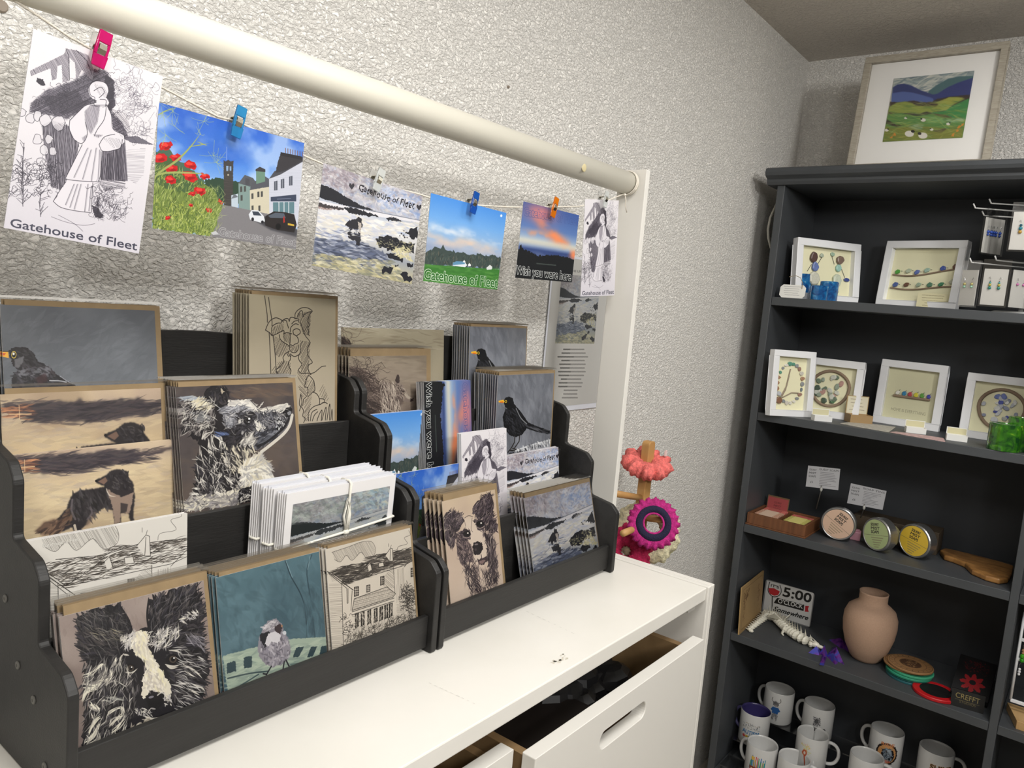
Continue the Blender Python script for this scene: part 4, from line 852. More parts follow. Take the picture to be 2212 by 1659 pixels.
def art_profile():          # collie looking up to the right
    q = SP['G'].quad(); A = Art(*SIZE['G'], q, '514A4A', 22); f = fr(360, 810, 5.53)
    A.grad([(0, '4C4545'), (.4, '554D4C'), (1, '463F40')]); A.wash('6A5C52', 4, 5, .5, .75, .6); A.wash('3A3436', 4, 4, .5, .8, .5)
    A.fur(f(120, 160, 1510, 100, 1600, 1250, 200, 1600), 300, 0, 30, 7, ['5A5150', '4A4242', '665C5A', '6B5A4E'], .22, 40)
    A.fur(f(760, 150, 1490, 120, 1490, 250, 760, 290), 60, 5, 32, 5, ['6E5B4E', '5E4E46', '7A6858'], .4, 8)
    body = f(470, 180, 560, 130, 700, 150, 740, 220, 750, 360, 690, 390, 640, 400, 700, 450, 720, 640, 740, 700, 700, 860, 900, 880, 1000, 830, 1060, 900, 920, 1010, 930, 1160, 900, 1300, 700, 1400, 330, 1500, 340, 1340, 360, 1200, 360, 1040, 400, 960, 390, 780, 300, 760, 250, 600, 180, 720, 170, 600, 200, 480, 250, 380, 330, 320, 430, 270)
    A.poly(body, '1E1B1E', 1, jag=4)
    A.fur(f(170, 330, 430, 270, 560, 380, 560, 600, 400, 700, 180, 720), 260, 150, 22, 3, ['2A2628', '4A4444', '6E6866', '8E8884', '1A181A'], .8, 25, ctr=f(620, 420)[0])
    A.fur(f(480, 180, 720, 150, 750, 360, 620, 400, 520, 330), 160, 50, 16, 3, DK+['4A4444'], .85, 50)
    A.line(f(650, 160, 665, 200, 660, 230), 5, 'C9BCA4', .9, taper=True); A.line(f(645, 195, 700, 200), 2.5, 'B9AC96', .9, taper=True); A.line(f(510, 260, 560, 320), 2, 'B9B4AC', .8); A.line(f(560, 340, 620, 385), 2.5, 'C9C4B8', .9, taper=True)
    A.fur(f(200, 270, 420, 265, 400, 310, 220, 300), 40, 0, 26, 3, ['A9B2BC', '8C949E', 'C4C4C0'], .8, 10); A.fur(f(300, 310, 440, 290, 540, 380, 470, 420, 330, 370), 70, -35, 18, 4, ['E4DCC0', 'D6CDB0', 'F0E9CF', 'B4AA90'], .9, 18); A.fur(f(320, 450, 480, 440, 510, 540, 360, 560), 70, 15, 20, 3, ['8A8C8E', 'A9A8A4', '6A6A6C'], .7, 18); A.fur(f(120, 380, 230, 400, 220, 470, 130, 460), 20, -40, 18, 3, ['8E8A88', 'B0AAA4'], .7, 15)
    # top of head, cheek, muzzle
    skull = f(640, 400, 740, 350, 730, 290, 760, 320, 820, 300, 940, 300, 1010, 330, 1090, 420, 1200, 410, 1340, 360, 1440, 330, 1490, 360, 1500, 460, 1450, 600, 1380, 700, 1250, 790, 1160, 860, 1060, 900, 940, 900, 880, 760, 740, 640, 680, 520)
    A.poly(skull, '6B696D', 1, jag=2)
    A.poly(f(740, 380, 735, 300, 780, 330, 850, 305, 960, 300, 1020, 340, 1090, 420, 1220, 410, 1340, 360, 1440, 332, 1470, 370, 1390, 440, 1290, 470, 1180, 490, 1080, 470, 1000, 400, 900, 370), 'E3DED2', 1, jag=2.5)
    A.fur(f(740, 330, 1000, 310, 1090, 430, 900, 400), 100, 10, 20, 4, ['F2EEE4', 'D6D2C9', 'C4C0BC'], .7, 20); A.fur(f(1090, 430, 1440, 340, 1400, 430, 1150, 490), 90, -20, 18, 4, ['EFEADF', 'D2CEC4', 'B9B6B2'], .7, 18)
    A.poly(f(990, 300, 1040, 340, 1090, 395, 1140, 330, 1165, 320, 1110, 400, 1080, 410, 1020, 370), 'D9D5CC', .95, jag=1); A.line(f(1000, 305, 1080, 385), 2, '5A5658', .9)
    A.fur(f(660, 400, 920, 380, 1060, 450, 900, 460, 760, 520, 690, 480), 150, -15, 22, 3, ['8A8C92', 'A9AAB0', '6E6E74', 'C4C4C8'], .75, 25); A.fur(f(690, 480, 860, 440, 780, 640, 700, 620), 130, 60, 18, 3, ['7C7E84', '9E9EA2', '4A4A50', 'BDBCC0'], .7, 30)
    A.fur(f(900, 430, 1080, 450, 1100, 520, 1050, 620, 860, 660, 850, 500), 160, 20, 18, 3.4, ['2A282C', '3E3C42', '55545A', '1C1A1E'], .85, 35); A.fur(f(740, 640, 1040, 660, 1060, 760, 900, 900, 720, 880, 700, 760), 260, -50, 20, 3.6, DK+['3A373B'], .9, 25)
    A.fur(f(1090, 480, 1330, 450, 1330, 600, 1100, 620), 160, 80, 18, 4, ['4A4A50', '6A6A6E', '33333A', '82828A'], .8, 25); A.poly(f(1380, 450, 1470, 370, 1490, 400, 1500, 470, 1470, 510, 1420, 490), '141317', 1, jag=2); A.ell(*f(1465, 455)[0], 4, 5, '9A9A9E', 20, .9, jag=1)
    A.fur(f(1060, 560, 1180, 640, 1250, 700, 1140, 720, 1070, 660), 70, 75, 16, 3, LT, .85, 18); A.fur(f(1070, 700, 1380, 600, 1300, 760, 1100, 860), 150, -35, 20, 4, ['5E6068', '3A3C44', '85878E', '24242A'], .85, 18)
    A.fur(f(1300, 520, 1420, 500, 1430, 620, 1320, 660), 90, 40, 6, 3, ['D9D9D6', '1A1A1E', 'A9A9AC', '101014'], .95, 60); A.line(f(1500, 480, 1470, 600, 1400, 700, 1260, 820, 1130, 920), 7, 'DDD8CC', .95, smooth=True); A.line(f(1460, 520, 1410, 620, 1300, 720, 1180, 810, 1080, 850), 5, '1B1A1E', .9, smooth=True)
    A.fur(f(900, 760, 1050, 700, 1060, 820, 900, 900), 90, -50, 22, 3.5, ['CFCBC2', 'A9A59E', 'E4E0D6', '8A8682'], .85, 20)
    # eye
    X, Y = f(970, 540)[0]; A.ell(X, Y, 10.5, 9, '17151A', -10, 1, jag=1); A.ell(X+1, Y, 6.5, 6, '3E3A38'); A.ell(X+1, Y, 4.5, 4.5, '0B0A0C'); A.ell(X+3, Y-3, 2.4, 2.4, 'F6F6F6'); A.ell(X+2, Y+4, 2, 1.2, 'D9D9DC'); A.ell(*f(872, 555)[0], 3, 4.5, 'D9D6D0', 10, .9); A.ell(*f(905, 690)[0], 2.5, 5, 'C9C6C2', 10, .8)
    # neck: dark and pale locks
    A.fur(f(700, 880, 1060, 900, 930, 1020, 940, 1250, 720, 1100), 200, 65, 26, 4, ['E2D9C2', '2A282B', 'C4BCA8', '17161A', '8A847C'], .85, 22)
    A.fur(f(370, 980, 560, 1060, 700, 1200, 640, 1400, 360, 1480), 220, 70, 26, 4, DK+['4A4446', '6A6664'], .85, 30)
    A.poly(f(940, 1050, 1100, 930, 1170, 990, 1200, 1040, 1250, 1110, 1230, 1220, 1240, 1310, 1000, 1330, 930, 1200), 'CFC8BA', 1, jag=4)
    A.fur(f(930, 1040, 1110, 940, 1250, 1110, 1240, 1320, 1180, 1480, 900, 1400, 850, 1310), 420, 20, 24, 4, ['E9E4D6', 'D6CDB4', 'BDB9B4', 'F2EEE2', 'C9C2B0', 'A9A7A6'], .8, 25, ctr=f(980, 1150)[0])
    A.fur(f(250, 1480, 720, 1400, 900, 1330, 900, 1520, 240, 1620), 380, -20, 26, 4, ['D9D2BE', 'B4AEA6', '8A8684', 'EAE4D2', 'A29E9E', '6A6668'], .85, 30)
    A.fur(f(860, 1380, 1010, 1330, 1110, 1480, 870, 1540), 120, 0, 9, 3.4, DK, .95, 60); A.fur(f(880, 1390, 1100, 1480, 880, 1530), 26, -40, 8, 2, ['E4E0D8'], .95, 40)
    for P in (f(470, 660, 440, 760, 480, 720, 560, 680), f(540, 720, 560, 860, 630, 920), f(560, 720, 640, 760, 640, 900), f(500, 760, 520, 900, 590, 1040), f(640, 790, 680, 820, 660, 900), f(590, 1040, 600, 1120, 560, 1080), f(600, 1200, 640, 1180, 600, 1260, 640, 1340, 700, 1420), f(690, 1200, 760, 1260, 800, 1300), f(780, 1220, 860, 1290), f(410, 1240, 440, 1300), f(320, 1350, 400, 1360), f(290, 1420, 400, 1430), f(580, 1380, 640, 1440)):
        [A.line([(a+A.rng.uniform(-4, 4), b+A.rng.uniform(-4, 4)) for a, b in P], A.rng.uniform(1, 3.2), A.rng.choice(['DEDAD0', 'F0ECE2', 'BDB8B0', '6E6A68']), .9, taper=True, smooth=True) for _ in range(7)]
    A.fur(f(590, 680, 740, 680, 720, 720, 600, 720), 24, 10, 14, 2.5, ['4A5C8A', '6A7CA8', '2A3858'], .7, 15)
    A.fur(f(380, 900, 760, 880, 900, 1350, 360, 1450), 260, 70, 22, 1.8, ['C9C4BA', 'E9E4DA', '8E8A86', '17161A', '2A282C'], .8, 30); A.fur(f(200, 320, 560, 300, 560, 680, 200, 700), 160, 140, 20, 1.6, ['C4C0B8', '1B191C', '8A8684', 'E0DCD0'], .75, 35); A.fur(f(660, 420, 1480, 380, 1380, 620, 720, 760), 200, 10, 14, 1.4, ['17161A', 'DAD6CE', '5A5A60'], .6, 40); A.grain(.03); mk('G', 'collie_profile_painting', A, .38)

def blackbird(A, f, c='5E6067'):
    A.poly(f(1452, 745, 1468, 708, 1500, 698, 1532, 712, 1542, 758, 1572, 795, 1606, 835, 1664, 920, 1760, 960, 1852, 990, 1835, 1018, 1740, 1000, 1650, 970, 1612, 1022, 1555, 1044, 1500, 1026, 1456, 955, 1446, 870, 1470, 800), '141518', 1, jag=.6)
    A.fur(f(1470, 800, 1560, 820, 1640, 940, 1560, 1030, 1480, 980), 120, 55, 12, 2.2, ['232429', '3A3B42', '0E0F12', '2A2B30'], .7, 20); A.fur(f(1640, 930, 1840, 990, 1830, 1015, 1660, 965), 40, 20, 18, 2, ['3E3F44', '15161A', '55565C'], .8, 6)
    A.line(f(1560, 800, 1600, 880, 1650, 930), 2, '8E9094', .8, smooth=True); A.line(f(1455, 790, 1480, 800), 2, '6A6B70', .8)
    A.poly(f(1410, 735, 1450, 725, 1460, 740, 1455, 752, 1412, 748), 'E8B427', 1); A.poly(f(1415, 742, 1450, 738, 1452, 750, 1430, 752), 'C8641E', 1); A.ell(*f(1472, 740)[0], 2.6, 3, 'D9B93A'); A.ell(*f(1472, 740)[0], 1.5, 1.9, '111111')
    for P in (f(1550, 1035, 1545, 1090, 1510, 1150), f(1590, 1030, 1585, 1080, 1545, 1140), f(1500, 1155, 1550, 1162), f(1500, 1160, 1490, 1175), f(1530, 1140, 1560, 1150)): A.line(P, 2.2, '26221F', 1)
def art_blackbird():
    q = SP['P'].quad(); A = Art(*SIZE['P'], q, '6C6F77', 23); f = fr(720, 680, 3.95)
    A.grad([(0, '62656D'), (.6, '73767E'), (1, '7E8088')]); A.wash('8E929A', 3, 1.5, .45, .7, .6); A.wash('4E5158', 3, 1.2, .5, .75, .6); A.fur(f(1400, 520, 1890, 500, 1870, 1100, 1400, 1180), 240, 85, 30, 8, ['6E7179', '80848C', '5C5F67', '8C9098'], .25, 12)
    A.poly(f(1500, 1195, 1620, 1130, 1860, 1060, 1860, 1130, 1500, 1240), '9A9CA2', 1, jag=1); A.line(f(1540, 1165, 1700, 1110, 1860, 1068), 3, 'C9CBCE', .95, smooth=True); A.fur(f(1560, 1150, 1850, 1070, 1850, 1110, 1580, 1190), 70, 75, 10, 2.4, ['3A3B40', 'C9CACC', '5A5B60', 'DADBDC'], .85, 10)
    A.poly(f(1500, 1180, 1600, 1160, 1640, 1165, 1560, 1200, 1500, 1215), '2A2B30', .9, jag=2)
    blackbird(A, f); A.grain(.03); A.a *= 1.16; mk('P', 'blackbird_painting', A); ART['S'] = ART['P']
    q = SP['I'].quad(); A = Art(*SIZE['I'], q, '5E6166', 24); f = fr(0, 640, 3.0725)
    A.grad([(0, '565A60'), (.6, '64686D'), (1, '72757A')]); A.wash('74787E', 3, 3, .45, .7, .6); A.wash('494C52', 3, 3, .5, .8, .5); A.fur(f(0, 90, 1000, 120, 1010, 590, 0, 600), 260, -35, 34, 9, ['5F6369', '6D7177', '53575D'], .25, 20)
    A.poly(f(55, 360, 100, 335, 170, 335, 220, 370, 250, 430, 330, 470, 380, 520, 430, 550, 500, 590, 700, 700, 900, 900, 300, 1100, 100, 900, 75, 620, 80, 540, 120, 490, 85, 460), '211F22', 1, jag=1.5)
    A.fur(f(90, 350, 220, 370, 250, 440, 150, 480, 100, 450), 60, 30, 14, 3, ['2E2C2F', '3A383B', '1A181B'], .8, 30); A.fur(f(110, 500, 250, 440, 400, 540, 480, 620, 90, 620), 130, 25, 20, 5, ['2E2D31', '45444A', '1B1A1D', '3A3438'], .75, 25)
    A.poly(f(95, 420, 160, 395, 150, 440, 120, 480, 100, 470), '6A6A6E', .8, jag=1, soft=1); A.fur(f(120, 490, 330, 470, 330, 530, 140, 540), 40, 15, 14, 4, ['5A5A60', '6C6C72'], .6, 30); A.line(f(330, 560, 400, 562, 440, 570), 2.4, 'A9ABB0', .9, smooth=True); A.line(f(400, 530, 440, 560, 480, 580), 1.8, '8E9096', .9)
    A.poly(f(230, 545, 300, 510, 320, 560, 260, 590), '3A2326', .7, soft=2)
    A.poly(f(-60, 360, 55, 365, 58, 410, -60, 385), 'D9A23A', 1); A.poly(f(-60, 375, 40, 378, 30, 392, -60, 385), 'C2542A', 1); A.line(f(-60, 366, 55, 366), 1.6, '2A2420')
    X, Y = f(92, 388)[0]; A.ell(X, Y, 5.6, 8, 'C9B04A'); A.ell(X, Y, 4.2, 6.2, '151315'); A.ell(X-.5, Y-2, 2.4, 3, 'F2F0E0')
    A.grain(.03); A.a *= 1.2; mk('I', 'blackbird_head_painting', A)

def dogbeach(A, f):
    A.grad([(0, 'C6B09A'), (.12, 'BAA692'), (.3, 'CFB996'), (.6, 'C6B290'), (1, 'AE9C84')]); A.wash('DCC8A4', 2, 4, .5, .75, .7); A.wash('A48D74', 2, 5, .55, .8, .6)
    A.fur(f(30, 1180, 1150, 1100, 1160, 1500, 120, 1640), 260, -6, 44, 8, ['DCC8A2', 'C4B08E', 'AE9C84', 'E2D0A8', 'B5A69A'], .3, 6)
    A.poly(f(60, 1090, 250, 1065, 420, 1050, 480, 1050, 495, 1030, 530, 1050, 620, 1040, 700, 1025, 800, 1020, 815, 1005, 840, 1020, 940, 1030, 1040, 1018, 1140, 1000, 1145, 1018, 1000, 1040, 900, 1060, 870, 1110, 820, 1105, 760, 1115, 640, 1140, 560, 1155, 420, 1160, 300, 1180, 240, 1160, 180, 1130, 60, 1110), '453F42', .93, jag=3, soft=3)
    A.fur(f(60, 1060, 480, 1050, 1140, 1000, 1000, 1080, 500, 1175, 200, 1170), 320, -6, 40, 4, ['37323A', '4A4348', '55494A', '2C282E'], .5, 8)
    A.fur(f(60, 1095, 240, 1080, 240, 1160, 110, 1165), 60, -4, 26, 3, ['8A5A44', 'B47A58', '5E4038', 'D99A6E'], .6, 8); A.line(f(162, 1085, 165, 1165), 1.2, 'EAC79A', .9); A.line(f(110, 1138, 230, 1130), 1.6, 'F0D0A0', .9)
    body = f(232, 1560, 300, 1500, 380, 1480, 440, 1410, 470, 1330, 510, 1295, 600, 1280, 700, 1265, 640, 1240, 632, 1222, 700, 1190, 740, 1155, 790, 1145, 850, 1165, 850, 1200, 885, 1240, 895, 1330, 885, 1420, 888, 1490, 865, 1495, 850, 1440, 800, 1440, 805, 1500, 760, 1510, 750, 1420, 690, 1400, 640, 1440, 590, 1510, 540, 1540, 545, 1575, 500, 1580, 480, 1530, 420, 1560, 320, 1580)
    A.poly(body, '2E2A2C', 1, jag=1.2, soft=1.2)
    A.poly(f(232, 1560, 300, 1500, 380, 1480, 410, 1500, 400, 1560, 300, 1590), '7A5F4C', .8, jag=3, soft=3); A.fur(f(240, 1560, 400, 1480, 460, 1400, 480, 1500, 400, 1570), 70, -40, 22, 5, ['4A3A34', '6A5040', '2E2624', '8A6E58'], .6, 15)
    A.poly(f(705, 1270, 740, 1300, 800, 1330, 850, 1320, 890, 1300, 870, 1400, 860, 1440, 800, 1430, 800, 1500, 762, 1510, 745, 1400), '9A8576', .95, jag=1.5, soft=1); A.poly(f(800, 1370, 850, 1380, 840, 1430, 800, 1440), '3A3434', .9, soft=1)
    A.line(f(705, 1275, 725, 1320, 770, 1330), 3, 'D9CDBC', .85, taper=True, smooth=True); A.poly(f(600, 1440, 640, 1430, 600, 1520, 560, 1540), 'A89078', .7, soft=2)
    A.poly(f(650, 1230, 700, 1200, 715, 1225, 690, 1250), '85695A', .9, soft=1); A.ell(*f(640, 1226)[0], 3, 2.6, '191618'); A.fur(f(700, 1190, 850, 1160, 880, 1290, 760, 1280), 80, 50, 14, 4, ['1F1C1F', '3E3A3E', '55504F', '2A2628'], .7, 30); A.fur(f(480, 1310, 700, 1280, 740, 1400, 600, 1480, 480, 1480), 100, 60, 22, 5, ['1D1B1D', '3A3638', '4E4A4C', '26231F'], .6, 25)
    A.line(f(480, 1350, 475, 1420, 500, 1480), 4, '7A7276', .6, smooth=True); A.line(f(600, 1400, 610, 1440, 580, 1480), 4, '6E666A', .6, smooth=True); A.line(f(495, 1520, 505, 1560), 5, 'D2C4B0', .9)
def art_dogbeach():
    f0 = fr(0, 640, 3.0725); A = Art(*SIZE['F'], SP['F'].quad(), seed=25); dogbeach(A, f0); A.grain(.03); mk('F', 'dog_on_beach_painting', A)
    def f1(*q):
        o = []
        for i in range(0, len(q), 2):
            x, y = q[i], q[i+1]; X = 520+(x-490)*1.2; Y = 690+((y-1040)+.094*(x-490))*1.2-.04*(X-520); o.append((X/3.0725, 640+Y/3.0725))
        return o
    A = Art(*SIZE['H'], SP['H'].quad(), seed=26); dogbeach(A, f1); A.grain(.03); mk('H', 'dog_on_beach_card_painting', A)

def art_tit():
    q = SP['B'].quad(); A = Art(*SIZE['B'], q, '4F6B76', 27); f = fr(0, 1080, 2.866)
    A.grad([(0, '56747E'), (.5, '4C6670'), (1, '45606A')]); A.wash('6F8C96', 3, 3, .5, .75, .5); A.wash('354E5A', 3, 2, .5, .8, .6); A.fur(f(1340, 480, 1975, 330, 2020, 860, 1380, 970), 260, 60, 30, 9, ['56727C', '48626C', '64828C', '3E5660'], .3, 40)
    A.line(f(1765, 370, 1800, 470, 1860, 580, 1890, 680, 1900, 860), 2.6, '2A3E48', .9, smooth=True); A.line(f(1770, 375, 1810, 480), 1.4, '93AEB6', .7); A.line(f(1930, 340, 1900, 440, 1920, 600, 1950, 850), 3, '2E444E', .8, smooth=True); A.line(f(1920, 350, 1905, 430), 1.6, '9AB4BA', .7); A.fur(f(1880, 560, 2010, 560, 2010, 850, 1900, 850), 60, 85, 30, 7, ['3A505A', '52707A'], .4, 10)
    A.poly(f(1380, 965, 1600, 905, 1800, 860, 2015, 848, 2030, 960, 1820, 1040, 1640, 1120, 1410, 1190), '9FAE9E', 1, jag=1); A.fur(f(1385, 965, 2020, 855, 2028, 950, 1410, 1180), 120, -14, 30, 6, ['A9B8A6', '8E9E92', 'BAC6B2', '7E9088'], .5, 8)
    for P in (f(1405, 1010, 1460, 995, 1462, 1060, 1405, 1075), f(1510, 975, 1560, 965, 1560, 1035, 1510, 1045), f(1835, 915, 1885, 905, 1850, 970, 1812, 975), f(1925, 910, 1965, 905, 1935, 970, 1900, 975), f(1990, 905, 2025, 900, 2028, 960, 1975, 972)): A.poly(P, '33464C', 1, jag=1)
    A.line(f(1410, 1105, 1540, 1075, 1660, 1060), 3, '2F4046', .8, smooth=True); A.line(f(1440, 1180, 1600, 1080), 3, '33464C', .8); A.poly(f(1400, 1190, 1640, 1115, 1700, 1140, 1600, 1150, 1410, 1212), 'A8645E', 1, jag=1); A.line(f(1800, 1020, 1900, 1010, 1950, 1030), 4, '5E7270', .8, smooth=True)
    A.poly(f(1625, 790, 1660, 745, 1710, 735, 1740, 765, 1760, 820, 1790, 870, 1798, 930, 1790, 980, 1740, 1020, 1690, 1035, 1640, 1020, 1605, 970, 1595, 900, 1610, 840), '8C8890', 1, jag=2)
    A.fur(f(1610, 850, 1780, 850, 1790, 980, 1690, 1030, 1610, 970), 170, 70, 12, 4, ['A9A4AA', '706C76', 'BDB8BE', '8E8A94', '5E5A64'], .7, 35)
    A.poly(f(1610, 830, 1650, 815, 1690, 820, 1670, 880, 1640, 915, 1612, 870), '24252B', 1, jag=1.5); A.poly(f(1640, 890, 1660, 830, 1720, 800, 1740, 840, 1720, 890, 1680, 880, 1660, 905), 'CFCCD0', 1, jag=1.5); A.poly(f(1700, 780, 1735, 765, 1750, 790, 1735, 830, 1700, 810), '3E3438', 1, jag=1)
    A.fur(f(1625, 790, 1700, 740, 1720, 780, 1650, 815), 60, -30, 10, 3, ['B4B0B4', 'D0CCCE', '8A868C'], .8, 25); A.ell(*f(1745, 780)[0], 2, 3, 'A07A5E'); A.ell(*f(1762, 822)[0], 4, 4, 'C9CCD0', 0, 1, jag=1)
    for P in (f(1680, 1030, 1650, 1080, 1650, 1110), f(1650, 1080, 1630, 1075), f(1770, 990, 1790, 1030, 1800, 1055), f(1760, 1000, 1750, 1060)): A.line(P, 3, '2C2A30', .95)
    A.grain(.03); mk('B', 'small_bird_painting', A)

def house(A, f, K='2A2622', Y=None, lower=True):
    ht = A.hatch
    A.poly(f(455, 660, 1050, 500, 1060, 650, 470, 810), A.bgc, 1)
    P = f(500, 680, 620, 640, 700, 610, 770, 605, 800, 650, 790, 700, 740, 720, 700, 680, 640, 735, 600, 700, 560, 745, 520, 730); ht(P, 60, 1.6, .6, '55504A', .7); A.line(P, .9, K, .7, smooth=True)
    A.line(f(1030, 530, 1040, 560, 1000, 580, 1020, 620, 960, 640, 950, 670), .8, K, .8, smooth=True)
    roof = f(495, 815, 560, 780, 740, 750, 760, 715, 880, 690, 1055, 650, 1060, 730, 1000, 760, 900, 790, 760, 840, 600, 900)
    A.fur(roof, 620, -12, 24, 1.3, [K, '3E3832', '5A534C'], .85, 7); A.line(f(495, 815, 600, 892, 760, 845, 1000, 770, 1060, 735), 1.1, K); A.line(f(560, 780, 740, 750, 880, 690, 1055, 655), 1.1, K)
    A.poly(f(870, 700, 905, 650, 918, 655, 922, 740, 900, 742), A.bgc, 1); A.line(f(870, 700, 905, 650, 918, 655, 922, 740, 900, 742, 905, 660), 1.1, K); A.line(f(890, 640, 890, 620), .8, K); A.line(f(905, 650, 910, 630), .8, K)
    A.poly(f(822, 755, 855, 748, 860, 775, 825, 782), A.bgc, 1); A.line(f(822, 755, 855, 748, 860, 775, 825, 782, 822, 755), 1, K); A.poly(f(745, 770, 765, 750, 775, 800, 755, 810), A.bgc, 1); A.line(f(735, 790, 765, 755, 780, 800), 1, K)
    A.line(f(600, 890, 690, 820, 745, 760), 1.2, K)
    A.poly(f(470, 812, 570, 870, 570, 1340, 500, 1380, 480, 1100), A.bgc, 1); ht(f(470, 812, 570, 872, 500, 880), 40, 2.2, .6, '6A635A', .7); ht(f(480, 900, 570, 890, 575, 1380, 505, 1385), -3, 3.4, .6, '6A635A', .75); A.line(f(470, 812, 648, 940), 1.4, K); A.line(f(478, 825, 600, 925), 1, K); A.line(f(568, 880, 580, 1330), 1, K); A.line(f(603, 925, 605, 1030, 612, 1030, 612, 930), 1, K)
    A.line(f(640, 945, 632, 1080), 1, K)
    for (x, y, w, h) in ((655, 920, 30, 65), (740, 908, 24, 48), (835, 848, 26, 60), (1045, 790, 26, 60)):
        P = f(x, y, x+w, y-5, x+w, y+h-8, x, y+h); A.poly(P, '3A342E', 1); [A.line(f(x+w*t, y-4, x+w*t, y+h-4), .9, A.bgc) for t in (.33, .66)]; [A.line(f(x, y+h*t, x+w, y+h*t-4), .9, A.bgc) for t in (.25, .5, .75)]; A.line(P+[P[0]], 1, K)
    porch = f(640, 1080, 655, 1000, 880, 918, 940, 965, 920, 990); ht(porch, -14, 2, .6, '5A534A', .8); ht(porch, 75, 3, .6, '6A635A', .7); A.line(porch+[porch[0]], 1.1, K)
    ht(f(900, 790, 930, 780, 930, 930, 880, 920, 830, 900), 40, 2, .6, '5A534A', .7); A.line(f(925, 780, 935, 960), 1, K); ht(f(945, 800, 1000, 785, 1000, 1000, 945, 1030), 88, 3, .7, '4A443C', .8); A.line(f(1000, 780, 1060, 705, 1075, 730), 1.1, K)
    A.line(f(640, 1090, 930, 995), 1.1, K); A.line(f(640, 1110, 930, 1015), 1.1, K)
    if lower:
        for i, x in enumerate((660, 700, 745, 790, 828, 862, 893)):
            y0 = 1105-i*12; A.poly(f(x, y0, x+26, y0-9, x+26, y0+85, x, y0+100), '2C2722', 1, jag=.6); A.line(f(x+13, y0, x+12, y0+90), 1, A.bgc); A.fur(f(x+3, y0+10, x+24, y0+5, x+24, y0+80, x+3, y0+85), 8, 80, 9, 1.4, [A.bgc, '8A8278'], .8, 30)
        ht(f(640, 1200, 930, 1110, 930, 1160, 640, 1250), 85, 4, .7, K, .7)
        A.scrib(f(600, 1100, 660, 1100, 660, 1220, 600, 1250), 20, 7, .9, K, .85)
        g = f(600, 1260, 930, 1130, 1080, 1070, 1085, 1160, 900, 1220, 600, 1340); A.fur(g, 260, -70, 14, .9, [K, '5A534A'], .85, 30); A.scrib(g, 70, 6, .8, K, .8)
    A.scrib(f(985, 930, 1075, 900, 1080, 1070, 1000, 1040), 120, 5.5, .9, K, .85); ht(f(950, 1040, 1000, 1020, 1000, 1100, 950, 1120), 2, 4, .7, K, .7)
def art_house():
    q = SP['C'].quad(); A = Art(*SIZE['C'], q, 'D3CABC', 28); A.bgc = 'D3CABC'; A.grain(.02); house(A, fr(560, 980, 3.19)); mk('C', 'house_drawing', A, .5)
    f = fr(0, 1080, 2.866)
    # the wide postcard shows the same house further up and larger: map the small card's positions onto it
    def g(*p):
        o = []
        for i in range(0, len(p), 2):
            x, y = p[i], p[i+1]; u = x-455; v = y-660+u*.26
            X = 175+u*1.62; Yy = 190+v*1.62*.88-(X-160)*.17; o += [X, Yy]
        return f(*o)
    q = SP['D'].quad(); A = Art(*SIZE['D'], q, 'E2DED6', 29); A.bgc = 'E0DCD4'; A.grain(.02); house(A, g, lower=False)
    A.text('Gatehouse of Fleet', f(266, 296)[0], f(488, 252)[0], f(264, 272)[0], 'E6E3DC', outline=.4, oc='A9A59C', bold=.2); mk('D', 'wide_house_drawing', A, .5)

